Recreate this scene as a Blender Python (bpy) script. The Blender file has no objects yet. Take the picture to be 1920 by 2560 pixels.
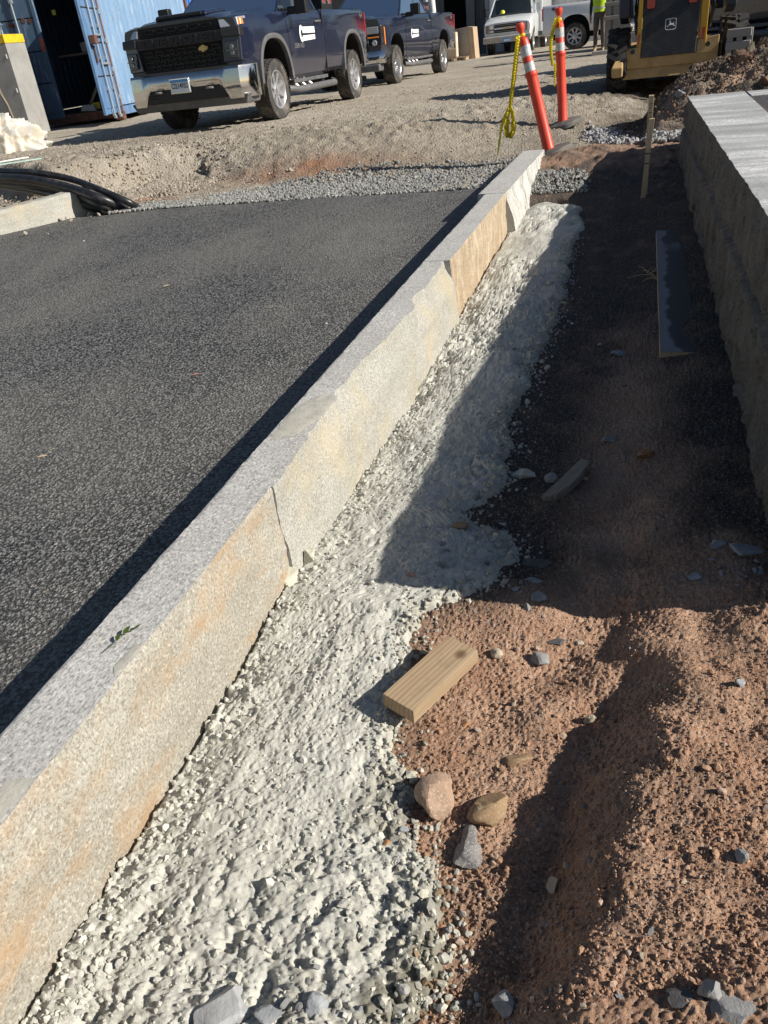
import bpy, bmesh, math, random
import numpy as np
from mathutils import Vector, Matrix
random.seed(7)
RNG = np.random.default_rng(11)
scene = bpy.context.scene
COL = scene.collection

# ------------------------------------------------------------------ camera, sky, sun, exposure
ZC = 1.17                                     # height of the lens above the near asphalt
def look():
    nad = Vector((387.0, 3186.0, 1923.0)).normalized()          # plumb line seen by the lens (right, down, forward)
    hx = 1650.0 - 960.0
    hy = -(nad.x * hx + nad.z * 1923.0) / nad.y
    f = Vector((hx, hy, 1923.0)).normalized()                   # heading of the kerb line
    r = nad.cross(f)
    u = -nad
    rt = Vector((r.x, f.x, u.x)); dn = Vector((r.y, f.y, u.y)); fw = Vector((r.z, f.z, u.z))
    return rt, dn, fw
RT, DN, FW = look()
cam_data = bpy.data.cameras.new('camera')
cam = bpy.data.objects.new('camera', cam_data)
COL.objects.link(cam)
cam.matrix_world = Matrix(((RT.x, -DN.x, -FW.x, 0), (RT.y, -DN.y, -FW.y, 0), (RT.z, -DN.z, -FW.z, ZC), (0, 0, 0, 1)))
cam_data.sensor_fit = 'VERTICAL'
cam_data.sensor_height = 24.0
cam_data.lens = 24.0 * 1923.0 / 2560.0
cam_data.clip_start = 0.02
cam_data.clip_end = 2000
scene.camera = cam

SUN = Vector((1.64, -0.03, 1.0)).normalized()  # towards the sun
world = bpy.data.worlds.new('World')
scene.world = world
world.use_nodes = True
wn = world.node_tree.nodes; wl = world.node_tree.links
wn.clear()
sky = wn.new('ShaderNodeTexSky'); sky.sky_type = 'NISHITA'; sky.sun_disc = False
sky.sun_elevation = math.asin(SUN.z)
sky.sun_rotation = math.atan2(SUN.x, SUN.y)
sky.air_density = 1.0; sky.dust_density = 0.6; sky.ozone_density = 1.2
bg = wn.new('ShaderNodeBackground'); bg.inputs['Strength'].default_value = 0.05
wo = wn.new('ShaderNodeOutputWorld')
wl.new(sky.outputs[0], bg.inputs[0]); wl.new(bg.outputs[0], wo.inputs[0])
sl = bpy.data.lights.new('sun', 'SUN')
sl.energy = 5.0; sl.angle = math.radians(0.55); sl.color = (1.0, 0.94, 0.84)
so = bpy.data.objects.new('sun', sl); COL.objects.link(so)
so.rotation_euler = (-SUN).to_track_quat('-Z', 'Y').to_euler()
so.location = (20, 0, 20)
vs = scene.view_settings
vs.view_transform = 'Standard'; vs.look = 'None'; vs.exposure = 0.46; vs.gamma = 1.0
vs.use_curve_mapping = False
scene.cycles.max_bounces = 8
scene.cycles.transparent_max_bounces = 12

# ------------------------------------------------------------------ numpy noise
def _h(ix, iy, s):
    ix = ix.astype(np.int64); iy = iy.astype(np.int64)
    n = (ix * 374761393 + iy * 668265263 + s * 1442695041) & 0xffffffff
    n = ((n ^ (n >> 13)) * 1274126177) & 0xffffffff
    n = ((n ^ (n >> 15)) * 2246822519) & 0xffffffff
    return ((n ^ (n >> 16)) & 0xffffff) / float(0xffffff)
def vnoise(x, y, s=0):
    x = np.asarray(x, float); y = np.asarray(y, float)
    x0 = np.floor(x); y0 = np.floor(y); fx = x - x0; fy = y - y0
    u = fx * fx * fx * (fx * (fx * 6 - 15) + 10); v = fy * fy * fy * (fy * (fy * 6 - 15) + 10)
    a = _h(x0, y0, s); b = _h(x0 + 1, y0, s); c = _h(x0, y0 + 1, s); d = _h(x0 + 1, y0 + 1, s)
    return (a + (b - a) * u) * (1 - v) + (c + (d - c) * u) * v - 0.5
def fbm(x, y, s=0, o=4, g=0.5):
    t = 0.0; a = 1.0; f = 1.0
    for i in range(o):
        t = t + a * vnoise(x * f + 17.3 * i, y * f - 9.1 * i, s + i * 31); a *= g; f *= 2.03
    return t
def worley(x, y, s=0):
    x = np.asarray(x, float); y = np.asarray(y, float)
    x0 = np.floor(x); y0 = np.floor(y)
    f1 = np.full(x.shape, 9.0); f2 = np.full(x.shape, 9.0); idd = np.zeros(x.shape)
    for i in (-1, 0, 1):
        for j in (-1, 0, 1):
            cx = x0 + i; cy = y0 + j
            d = np.hypot(cx + _h(cx, cy, s) - x, cy + _h(cx, cy, s + 7) - y)
            k = d < f1
            f2 = np.where(k, f1, np.minimum(f2, d))
            idd = np.where(k, _h(cx, cy, s + 13), idd)
            f1 = np.where(k, d, f1)
    return f1, f2, idd
def ss(a, b, x):
    t = np.clip((np.asarray(x, float) - a) / (b - a), 0, 1)
    return t * t * (3 - 2 * t)
def lumps(x, y, size, s, keep=1.0, sharp=0.8):
    """rounded grains: one dome per cell, some cells empty, each its own height"""
    f1, f2, i = worley(x / size, y / size, s)
    r = 0.35 + 0.35 * i
    d = np.sqrt(np.clip(1 - (f1 / r) ** 2, 0, 1))
    hgt = np.where(_fr(i * 91.7) < keep, 0.35 + 0.65 * _fr(i * 37.1), 0.0)
    return d ** sharp * hgt
def _fr(v): return v - np.floor(v)
def facets(x, y, size, s, tilt=1.3):
    """angular broken surface: every cell a tilted flat of its own height"""
    x = np.asarray(x, float) / size; y = np.asarray(y, float) / size
    x0 = np.floor(x); y0 = np.floor(y); f1 = np.full(x.shape, 9.0); dx = np.zeros(x.shape); dy = np.zeros(x.shape); idd = np.zeros(x.shape)
    for i in (-1, 0, 1):
        for j in (-1, 0, 1):
            cx = x0 + i; cy = y0 + j; ex = cx + _h(cx, cy, s) - x; ey = cy + _h(cx, cy, s + 7) - y
            d = ex * ex + ey * ey; k = d < f1
            f1 = np.where(k, d, f1); dx = np.where(k, ex, dx); dy = np.where(k, ey, dy); idd = np.where(k, _h(cx, cy, s + 13), idd)
    return (idd - .5) + tilt * (dx * (_fr(idd * 57.3) - .5) + dy * (_fr(idd * 131.9) - .5)) * 2 - 0.9 * np.clip(f1 - .12, 0, .5)

# ------------------------------------------------------------------ mesh helpers
def tag(o, label=None, cat=None, group=None, kind=None):
    if label: o['label'] = label
    if cat: o['category'] = cat
    if group: o['group'] = group
    if kind: o['kind'] = kind
    return o
def empty(name, loc=(0, 0, 0), rz=0.0, label=None, cat=None, group=None):
    o = bpy.data.objects.new(name, None); COL.objects.link(o)
    o.empty_display_size = 0.1
    o.location = loc; o.rotation_euler = (0, 0, rz)
    return tag(o, label, cat, group)
def link(name, me, mats=(), parent=None):
    o = bpy.data.objects.new(name, me); COL.objects.link(o)
    if not isinstance(mats, (list, tuple)): mats = (mats,)
    if len(me.materials) == 0:
        for m in mats: me.materials.append(m)
    if parent: o.parent = parent
    return o
def mesh_np(name, V, F, smooth=True, mi=None):
    V = np.ascontiguousarray(V, dtype=np.float32); F = np.ascontiguousarray(F, dtype=np.int32)
    me = bpy.data.meshes.new(name)
    n, k = F.shape
    me.vertices.add(len(V)); me.vertices.foreach_set('co', V.ravel())
    me.loops.add(n * k); me.loops.foreach_set('vertex_index', F.ravel())
    me.polygons.add(n); me.polygons.foreach_set('loop_start', np.arange(n, dtype=np.int32) * k)
    try: me.polygons.foreach_set('loop_total', np.full(n, k, dtype=np.int32))
    except Exception: pass
    if mi is not None: me.polygons.foreach_set('material_index', np.ascontiguousarray(mi, dtype=np.int32))
    me.polygons.foreach_set('use_smooth', np.full(n, smooth))
    me.update(calc_edges=True)
    return me
def grid_faces(r, c, wrap=False):
    i = np.arange(r * c).reshape(r, c)
    if wrap: i = np.concatenate([i, i[:, :1]], axis=1)
    a = i[:-1, :-1].ravel(); b = i[:-1, 1:].ravel(); d = i[1:, 1:].ravel(); e = i[1:, :-1].ravel()
    return np.stack([a, b, d, e], 1)
def grid_mesh(name, X, Y, Z, smooth=True):
    V = np.stack([X.ravel(), Y.ravel(), Z.ravel()], 1)
    return mesh_np(name, V, grid_faces(*X.shape), smooth)
def attr(me, name, vals):
    a = me.attributes.new(name, 'FLOAT', 'POINT'); a.data.foreach_set('value', np.ascontiguousarray(vals.ravel(), dtype=np.float32))

class MB:
    """collects shapes, then links them as ONE mesh object"""
    def __init__(s): s.v = []; s.f = []; s.m = []
    def add(s, vs, fs, mi=0):
        b = len(s.v); s.v += [tuple(v) for v in vs]; s.f += [tuple(i + b for i in f) for f in fs]; s.m += [mi] * len(fs); return s
    def box(s, c, d, rot=None, mi=0, taper=None):
        x, y, z = d[0] / 2, d[1] / 2, d[2] / 2
        p = [Vector((sx * x, sy * y, sz * z)) for sz in (-1, 1) for sy in (-1, 1) for sx in (-1, 1)]
        if taper:
            for q in p[4:]: q.x *= taper[0]; q.y *= taper[1]
        if rot is not None: p = [rot @ q for q in p]
        p = [q + Vector(c) for q in p]
        return s.add(p, [(0, 2, 3, 1), (4, 5, 7, 6), (0, 1, 5, 4), (2, 6, 7, 3), (0, 4, 6, 2), (1, 3, 7, 5)], mi)
    def hexa(s, p, mi=0):
        return s.add(p, [(0, 3, 2, 1), (4, 5, 6, 7), (0, 1, 5, 4), (1, 2, 6, 5), (2, 3, 7, 6), (3, 0, 4, 7)], mi)
    def prism(s, poly, a, b, axis='x', mi=0, mi_side=None):
        """poly: 2-D outline; axis x: (y,z) pairs, y: (x,z) pairs, z: (x,y) pairs; from a to b along the axis"""
        def P(q, t): return (t, q[0], q[1]) if axis == 'x' else ((q[0], t, q[1]) if axis == 'y' else (q[0], q[1], t))
        n = len(poly); vs = [P(q, a) for q in poly] + [P(q, b) for q in poly]
        s.add(vs, [tuple(range(n - 1, -1, -1)), tuple(range(n, 2 * n))], mi)
        bse = len(s.v) - 2 * n
        for i in range(n):
            j = (i + 1) % n
            s.f.append((bse + i, bse + j, bse + n + j, bse + n + i)); s.m.append(mi if mi_side is None else mi_side)
        return s
    def cyl(s, p0, p1, r0, r1=None, n=12, mi=0, caps=True):
        p0 = Vector(p0); p1 = Vector(p1); r1 = r0 if r1 is None else r1
        d = (p1 - p0).normalized(); a = d.orthogonal().normalized(); b = d.cross(a)
        vs = []
        for p, r in ((p0, r0), (p1, r1)):
            for i in range(n):
                t = 2 * math.pi * i / n; vs.append(p + a * (r * math.cos(t)) + b * (r * math.sin(t)))
        fs = [(i, (i + 1) % n, n + (i + 1) % n, n + i) for i in range(n)]
        if caps: fs += [tuple(range(n - 1, -1, -1)), tuple(range(n, 2 * n))]
        return s.add(vs, fs, mi)
    def tube(s, pts, r, n=8, mi=0, flat=None, caps=True):
        pts = [Vector(p) for p in pts]; rings = []
        up = None
        for i, p in enumerate(pts):
            t = (pts[min(i + 1, len(pts) - 1)] - pts[max(i - 1, 0)]).normalized()
            if up is None: up = t.orthogonal().normalized()
            up = (up - t * up.dot(t)).normalized(); bb = t.cross(up)
            rr = r[i] if isinstance(r, (list, tuple)) else r
            rings.append([p + up * (rr * math.cos(2 * math.pi * k / n)) + bb * (rr * math.sin(2 * math.pi * k / n)) for k in range(n)])
        vs = [q for g in rings for q in g]
        fs = [(i * n + k, i * n + (k + 1) % n, (i + 1) * n + (k + 1) % n, (i + 1) * n + k) for i in range(len(pts) - 1) for k in range(n)]
        if caps: fs += [tuple(range(n - 1, -1, -1)), tuple((len(pts) - 1) * n + k for k in range(n))]
        return s.add(vs, fs, mi)
    def lathe(s, prof, c=(0, 0, 0), n=24, axis='z', mi=0, M=None, caps=True):
        """prof: (r, h) pairs"""
        vs = []
        for r, hh in prof:
            for k in range(n):
                t = 2 * math.pi * k / n; x, y = r * math.cos(t), r * math.sin(t)
                q = Vector((x, y, hh)) if axis == 'z' else (Vector((hh, x, y)) if axis == 'x' else Vector((y, hh, x)))
                if M is not None: q = M @ q
                vs.append(q + Vector(c))
        m = len(prof)
        fs = [(i * n + k, i * n + (k + 1) % n, (i + 1) * n + (k + 1) % n, (i + 1) * n + k) for i in range(m - 1) for k in range(n)]
        if caps: fs += [tuple(range(n - 1, -1, -1)), tuple((m - 1) * n + k for k in range(n))]
        return s.add(vs, fs, mi)
    def loft(s, secs, mi=0):
        """secs: list of closed rings with equal point counts"""
        n = len(secs[0]); vs = [p for g in secs for p in g]
        fs = [(i * n + k, i * n + (k + 1) % n, (i + 1) * n + (k + 1) % n, (i + 1) * n + k) for i in range(len(secs) - 1) for k in range(n)]
        fs += [tuple(range(n - 1, -1, -1)), tuple((len(secs) - 1) * n + k for k in range(n))]
        return s.add(vs, fs, mi)
    def mesh(s, name, smooth=None):
        me = bpy.data.meshes.new(name); me.from_pydata(s.v, [], s.f); me.polygons.foreach_set('material_index', s.m)
        bm = bmesh.new(); bm.from_mesh(me); bmesh.ops.recalc_face_normals(bm, faces=bm.faces); bm.to_mesh(me); bm.free()
        if smooth is not None:
            me.polygons.foreach_set('use_smooth', [True] * len(me.polygons)); me.set_sharp_from_angle(angle=math.radians(smooth))
        me.update(); return me
    def build(s, name, mats, parent=None, smooth=None, bevel=0.0, seg=2):
        o = link(name, s.mesh(name, smooth), mats, parent)
        if bevel:
            b = o.modifiers.new('bevel', 'BEVEL'); b.width = bevel; b.segments = seg; b.limit_method = 'ANGLE'; b.angle_limit = math.radians(35)
            o.data.polygons.foreach_set('use_smooth', [True] * len(o.data.polygons))
            b.harden_normals = True
        return o
def copy_tree(o, parent=None):
    c = o.copy(); COL.objects.link(c); c.parent = parent
    for ch in o.children: copy_tree(ch, c)
    return c
def text(name, body, size, loc, rot, mat, parent, extrude=0.002, sx=1.0, align='CENTER', bold=0.0):
    cu = bpy.data.curves.new(name, 'FONT'); cu.body = body; cu.size = size; cu.extrude = extrude
    cu.offset = bold; cu.align_x = align; cu.align_y = 'CENTER'; cu.resolution_u = 2
    o = bpy.data.objects.new(name, cu); COL.objects.link(o); cu.materials.append(mat)
    me = bpy.data.meshes.new_from_object(o.evaluated_get(bpy.context.evaluated_depsgraph_get()))
    bpy.data.objects.remove(o); bpy.data.curves.remove(cu)
    o = link(name, me, mat, parent)
    if len(me.materials) and me.materials[0] is None: me.materials[0] = mat
    o.location = loc; o.rotation_euler = rot; o.scale = (sx, 1, 1)
    return o
_ico = {}
def ico(sub):
    if sub not in _ico:
        bm = bmesh.new(); bmesh.ops.create_icosphere(bm, subdivisions=sub, radius=1.0)
        V = np.array([v.co[:] for v in bm.verts]); F = np.array([[v.index for v in f.verts] for f in bm.faces]); bm.free()
        _ico[sub] = (V, F)
    return _ico[sub]
def rock_vf(seed, sub=2, cuts=9, depth=0.25, rough=0.05, scale=(1, 1, 1)):
    r = np.random.default_rng(seed); V, F = ico(sub); V = V.copy()
    for k in range(cuts):
        n = r.normal(size=3); n /= np.linalg.norm(n); d = 1 - depth * (0.3 + r.random() * 1.2)
        t = V @ n - d; V -= np.clip(t, 0, None)[:, None] * n
    if rough:
        a = fbm(V[:, 0] * 2.3 + seed, V[:, 1] * 2.3 + V[:, 2] * 1.7, seed % 97, 3)
        V *= (1 + rough * 2 * a)[:, None]
    return V * np.array(scale), F

# ------------------------------------------------------------------ materials
MATS = {}
class N:
    """tiny node-graph writer"""
    def __init__(s, name):
        s.m = bpy.data.materials.new(name); s.m.use_nodes = True; s.t = s.m.node_tree; s.t.nodes.clear()
        s.out = s.t.nodes.new('ShaderNodeOutputMaterial'); s.b = s.t.nodes.new('ShaderNodeBsdfPrincipled')
        s.t.links.new(s.b.outputs[0], s.out.inputs[0]); MATS[name] = s.m
        s.co = None
    def n(s, t, ins=None, **kw):
        nd = s.t.nodes.new('ShaderNode' + t)
        for k, v in kw.items(): setattr(nd, k, v)
        for k, v in (ins or {}).items(): s.set(nd, k, v)
        return nd
    def set(s, nd, k, v):
        if hasattr(v, 'outputs'): v = v.outputs[0]
        if isinstance(v, bpy.types.NodeSocket): s.t.links.new(v, nd.inputs[k])
        else: nd.inputs[k].default_value = v
    def coord(s, kind='Object', scale=(1, 1, 1), rot=(0, 0, 0), loc=(0, 0, 0)):
        tc = s.n('TexCoord'); mp = s.n('Mapping'); s.t.links.new(tc.outputs[kind], mp.inputs[0])
        mp.inputs['Scale'].default_value = scale; mp.inputs['Rotation'].default_value = rot; mp.inputs['Location'].default_value = loc
        return mp.outputs[0]
    def noise(s, co, scale, detail=3, rough=0.55, dist=0.0):
        nd = s.n('TexNoise', {'Vector': co, 'Scale': scale, 'Detail': detail, 'Roughness': rough, 'Distortion': dist}); return nd.outputs[0]
    def voro(s, co, scale, feature='F1', rand=1.0, out=0):
        nd = s.n('TexVoronoi', {'Vector': co, 'Scale': scale, 'Randomness': rand}, feature=feature); return nd.outputs[out]
    def ramp(s, v, stops, interp='LINEAR'):
        nd = s.n('ValToRGB'); s.set(nd, 0, v); nd.color_ramp.interpolation = interp
        e = nd.color_ramp.elements
        while len(e) < len(stops): e.new(0.5)
        for i, (p, c) in enumerate(stops):
            e[i].position = p; e[i].color = (c, c, c, 1) if isinstance(c, (int, float)) else (*c, 1)
        return nd.outputs[0]
    def mix(s, f, a, b, mode='MIX'):
        nd = s.n('Mix', data_type='RGBA', blend_type=mode)
        for k, v in ((0, f), (6, a), (7, b)):
            if isinstance(v, bpy.types.NodeSocket): s.t.links.new(v, nd.inputs[k])
            else: nd.inputs[k].default_value = v if k == 0 else (*v, 1)
        return nd.outputs[2]
    def math(s, op, a, b=0.0, c=0.0, clamp=False):
        nd = s.n('Math', operation=op); nd.use_clamp = clamp
        for i, v in enumerate((a, b, c)):
            s.set(nd, i, v)
        return nd.outputs[0]
    def bump(s, h, strength=0.5, dist=0.01, prev=None):
        nd = s.n('Bump', {'Height': h, 'Strength': strength, 'Distance': dist})
        if prev is not None: s.t.links.new(prev, nd.inputs['Normal'])
        return nd.outputs[0]
    def done(s, col=None, rough=None, nrm=None, **kw):
        for k, v in (('Base Color', col), ('Roughness', rough), ('Normal', nrm)):
            if v is None: continue
            if k == 'Base Color' and isinstance(v, tuple): v = (*v, 1)
            s.set(s.b, k, v)
        for k, v in kw.items():
            k = k.replace('_', ' ')
            s.set(s.b, k, v)
        return s.m
def plain(name, col, rough=0.6, metal=0.0, var=0.12, scale=6.0, bump=0.0, bscale=60.0, bdist=0.003, spec=0.5, coat=0.0, dirt=None):
    n = N(name); co = n.coord()
    v = n.noise(co, scale, 4)
    c = n.mix(n.ramp(v, [(0.3, 0.0), (0.7, 1.0)]), tuple(max(0, x * (1 - var)) for x in col), tuple(min(1, x * (1 + var)) for x in col))
    if dirt: c = n.mix(n.ramp(n.noise(co, dirt[1], 5, 0.65), [(0.5, 0.0), (0.72, dirt[2])]), c, dirt[0])
    nr = n.bump(n.noise(co, bscale, 3), bump, bdist) if bump else None
    return n.done(c, rough, nr, Metallic=metal, Specular_IOR_Level=spec, Coat_Weight=coat)
# ------------------------------------------------------------------ lie of the land (heights in metres above the near asphalt)
EDGE = np.array([(-700, 480), (-40, 30), (-12, 11.6), (-7.8, 8.95), (-6.45, 7.95), (-6.1, 8.3), (-5.9, 8.85), (-5.4, 9.4), (-4.4, 9.8), (-3, 10.2), (-1.5, 11.2), (0, 14.5), (3, 16.5), (40, 30), (700, 480)], float)
def edge_dist(x, y):
    """metres south of the edge of the yard (negative: on the yard); and the x of the nearest edge point"""
    best = np.full(x.shape, 1e9); bx = np.zeros(x.shape); sgn = np.ones(x.shape)
    for (ax, ay), (cx, cy) in zip(EDGE[:-1], EDGE[1:]):
        dx, dy = cx - ax, cy - ay; L = dx * dx + dy * dy
        t = np.clip(((x - ax) * dx + (y - ay) * dy) / L, 0, 1); px = ax + t * dx; py = ay + t * dy
        d = np.hypot(x - px, y - py); side = (x - ax) * dy - (y - ay) * dx
        k = d < best
        best = np.where(k, d, best); bx = np.where(k, px, bx); sgn = np.where(k, np.sign(side), sgn)
    poly = np.vstack([EDGE, [(700, 3000), (-700, 3000)]]); ins = np.zeros(x.shape, bool)
    for (ax, ay), (cx, cy) in zip(poly, np.roll(poly, -1, 0)):
        k = ((ay > y) != (cy > y)) & (x < (cx - ax) * (y - ay) / ((cy - ay) if cy != ay else 1e-9) + ax); ins ^= k
    return np.where(ins, -best, best), bx
def z_yard(x, y):
    d, bx = edge_dist(x, y)
    w = 0.45 + 2.1 * ss(-6.1, -3.6, bx)
    z = 0.42 - 0.36 * ss(0, 1, d / w)
    z = z + 0.10 * np.exp(-(((x + 0.35) / 0.6) ** 2 + ((y - 8.1) / 0.5) ** 2)) + 0.05 * np.exp(-(((x + 0.95) / 0.35) ** 2 + ((y - 8.5) / 0.4) ** 2))
    z = z - 0.12 * np.exp(-(((x - 0.2) / 1.6) ** 2 + ((y - 12.6) / 1.6) ** 2))
    z = z + 0.17 * np.exp(-(((x + 6.35) / 0.34) ** 2 + ((y - 6.7) / 0.34) ** 2))      # spoil behind the far kerb
    return z
def z_road(x, y):
    return -0.006 + 0.0098 * y + 0.004 * np.sin(x * 1.3 + y * 0.7)
FLOOR_Y = [0, .6, 1.2, 1.7, 2.5, 4, 5.5, 6.5, 7.2, 7.7, 8.2, 9.0]
FLOOR_Z = [-.19, -.165, -.14, -.125, -.09, -.045, -.005, .03, .10, .165, .165, .03]
def z_soil(x, y, fine=False):
    z = np.interp(y, FLOOR_Y, FLOOR_Z)
    z = z + 0.055 * ss(-0.15, 0.35, x) * ss(1.6, 2.4, y)
    near = 1 - ss(1.75, 2.3, y)
    ex = np.interp(y, [0, .5, .75, 1.15, 1.5, 2.2], [-.09, -.05, -.02, .05, .08, 0.08]) + 0.07 * vnoise(x * 3, y * 6, 5) + 0.03 * vnoise(x * 8, y * 16, 6)
    bh = np.interp(y, [0, 1.0, 1.4, 1.6, 2], [.14, .125, .085, .07, .07])
    z = z + near * (bh * ss(ex - 0.10, ex + 0.08, x) + 0.03 * ss(ex + 0.05, ex + 0.4, x))
    z = z + near * 0.036 * fbm(x * 6.5, y * 6.5, 3, 2) * ss(-0.32, -0.1, x)
    z = z + 0.02 * fbm(x * 3.1, y * 3.1, 9, 3)
    z = z + ss(6.4, 7.2, y) * (.05 * fbm(x * 4, y * 4, 11, 3) + .012 * lumps(x, y, .09, 12, .4) + .01 * lumps(x, y, .05, 13, .5))
    z = z - 0.05 * np.exp(-(((x + .33) / .09) ** 2 + ((y - 2.02) / .10) ** 2)) * 0.6
    if fine:
        xw = x + 0.004 * fbm(x * 70, y * 70, 46, 2); yw = y + 0.004 * fbm(x * 70 + 5, y * 70, 47, 2)
        rough = np.clip(0.75 + 0.9 * fbm(x * 5, y * 5, 21, 2), 0.3, 1.4) * (0.45 + 0.75 * near)
        z = z + rough * (0.0018 * facets(xw, yw, 0.009, 48) + 0.0030 * lumps(xw, yw, 0.010, 41, 0.45) + 0.0028 * lumps(xw + .3, yw, 0.0075, 42, 0.8) + 0.006 * lumps(xw, yw + .2, 0.026, 43, 0.07)) + 0.0036 * fbm(x * 130, y * 130, 44, 3, 0.78)
        z = z + near * 0.008 * lumps(xw, yw, 0.05, 45, 0.14) * ss(-.2, .05, x)
    return z
CON_Y = [0, .25, .568, .648, .813, .912, 1.087, 1.253, 1.45, 1.54, 1.66, 1.78, 1.88, 1.96, 2.02, 2.22, 2.45, 2.69, 3.3, 4.08, 5.0, 5.6, 6.11, 6.5]
CON_X = [-.30, -.28, -.261, -.258, -.282, -.38, -.45, -.476, -.50, -.517, -.36, -.33, -.28, -.34, -.49, -.40, -.415, -.448, -.41, -.388, -.44, -.41, -.477, -.62]
def con_edge(y):
    return np.interp(y, CON_Y, CON_X) + 0.03 * vnoise(y * 9, y * 0 + 3, 61) + 0.02 * vnoise(y * 31, y * 0, 62)
def z_con(x, y, fine=True):
    zk = np.interp(y, [0, .5, 1.3, 1.6, 2, 3, 4, 5.4, 6.3, 6.6], [-.20, -.185, -.172, -.135, -.155, -.16, -.11, -.055, -.02, -.05])
    xr = con_edge(y)
    zr = z_soil(xr, y) + 0.022
    t = np.clip((x + 0.93) / (xr + 0.93), 0, 2)
    z = zk + (zr - zk) * np.clip(t, 0, 1) + 0.018 * np.sin(np.clip(t, 0, 1) * math.pi)
    z = z - 0.13 * ss(0.97, 1.18, t) - 0.022 * (1 - ss(0.0, 0.02, x + 0.937 + 0.010 * vnoise(y * 40, y * 0, 77)))
    z = z - 0.12 * ss(6.25, 6.75, y + 0.15 * np.sin(x * 9))
    smooth = ss(-0.20, 0.14, fbm(x * 3.0 + 4, y * 1.7, 63, 3))          # trowelled patches
    smooth = np.clip(smooth * (0.30 + 0.70 * ss(.55, .95, y)) + .25 * ss(.8, 1.1, y) * (1 - ss(1.7, 2.4, y)), 0, 1)
    r = 1 - 0.82 * smooth
    z = z + 0.022 * fbm(x * 9, y * 7, 64, 3) * (0.6 + 0.6 * r)
    if fine:
        xw = x + 0.007 * fbm(x * 40, y * 40, 72, 3); yw = y + 0.007 * fbm(x * 40 + 7, y * 40, 73, 3)
        q = 1 - .65 * ss(3.0, 5.5, y)
        z = z + q * r * (0.0036 * facets(xw, yw, 0.024, 65) + 0.0034 * facets(xw + .1, yw, 0.012, 66) + 0.0030 * lumps(xw, yw, 0.024, 74, 0.18) + 0.0022 * lumps(xw, yw + .3, 0.009, 67, 0.5))
        z = z + q * (1 - r) * 0.0016 * facets(xw, yw, 0.009, 75)
        z = z + q * 0.0030 * fbm(x * 120, y * 120, 68, 3, 0.85) - q * (.25 + .75 * r) * 0.010 * ss(.20, .34, fbm(x * 44, y * 44, 69, 2)) - r * .012 * ss(.25, .36, fbm(x * 21, y * 21, 76, 2))
        z = z + r * 0.008 * lumps(xw, yw, 0.045, 70, 0.12) * ss(-.1, .25, vnoise(x * 4, y * 4, 71))
    return z
def z_land(x, y):
    """top of whatever lies at x, y"""
    x = np.atleast_1d(np.asarray(x, float)); y = np.atleast_1d(np.asarray(y, float))
    z = np.where(y > 8.25, z_yard(x, y), np.where(x < -1.0, np.where(y < 6.95, z_road(x, y), z_yard(x, y)), np.maximum(z_soil(x, y), np.where((y < 6.6) & (x < -.2), z_con(x, y, False), -9))))
    return z
def at(px, py, dz=0.0, surf=None):
    """where the sight line through a spot of the photograph (1920 x 2560) meets the ground"""
    d = RT * (px - 960) + DN * (py - 1280) + FW * 1923.0
    surf = surf or z_land
    lo, hi = 0.05, 60.0; t = np.geomspace(0.3, 60, 900) / d.length
    X = d.x * t; Y = d.y * t; Z = ZC + d.z * t
    k = np.argmax(Z < surf(X, Y) + dz)
    return Vector((X[k], Y[k], Z[k]))

# ------------------------------------------------------------------ ground materials
def ground_mat():
    n = N('dirt_yard'); co = n.coord()
    a = n.noise(co, 0.55, 5, 0.6); b = n.noise(co, 9, 5, 0.65); c = n.voro(co, 38)
    base = n.mix(n.ramp(a, [(0.35, 0.0), (0.65, 1.0)]), (0.36, 0.315, 0.25), (0.50, 0.455, 0.385))
    base = n.mix(n.ramp(b, [(0.35, 0.0), (0.7, 0.6)]), base, (0.24, 0.195, 0.15))
    peb = n.voro(co, 55, out=1)
    base = n.mix(n.ramp(n.voro(co, 55), [(0.22, 0.55), (0.34, 0.0)]), base, n.mix(0.5, (0.62, 0.58, 0.50), peb, 'MULTIPLY'))
    tone = n.n('Attribute', attribute_name='tone').outputs['Fac']
    base = n.mix(tone, base, (0.34, 0.175, 0.10))
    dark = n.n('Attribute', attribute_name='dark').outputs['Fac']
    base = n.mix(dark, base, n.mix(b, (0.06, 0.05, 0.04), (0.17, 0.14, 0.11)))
    nr = n.bump(n.math('ADD', n.math('MULTIPLY', c, -0.6), n.noise(co, 60, 4)), 0.9, 0.02)
    return n.done(base, 0.95, nr, Specular_IOR_Level=0.15)
def soil_mat():
    n = N('red_soil'); co = n.coord()
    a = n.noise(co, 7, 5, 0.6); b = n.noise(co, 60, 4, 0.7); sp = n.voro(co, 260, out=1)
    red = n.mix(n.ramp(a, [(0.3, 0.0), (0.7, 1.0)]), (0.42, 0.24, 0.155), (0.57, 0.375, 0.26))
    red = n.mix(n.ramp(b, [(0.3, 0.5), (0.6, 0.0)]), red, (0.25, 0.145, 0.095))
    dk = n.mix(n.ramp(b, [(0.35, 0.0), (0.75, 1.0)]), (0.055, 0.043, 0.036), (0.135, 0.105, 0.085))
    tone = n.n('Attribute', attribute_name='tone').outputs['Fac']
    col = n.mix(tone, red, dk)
    g = n.n('SeparateColor', {0: sp}).outputs[0]
    col = n.mix(n.ramp(g, [(0.86, 0.0), (0.9, 0.45)]), col, (0.50, 0.44, 0.38))
    nr = n.bump(n.noise(co, 190, 5, 0.75), 0.9, 0.008)
    nr = n.bump(n.math('MULTIPLY', n.voro(co, 130), -1.0), 0.5, 0.006, nr)
    return n.done(col, 0.95, nr, Specular_IOR_Level=0.2)
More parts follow.
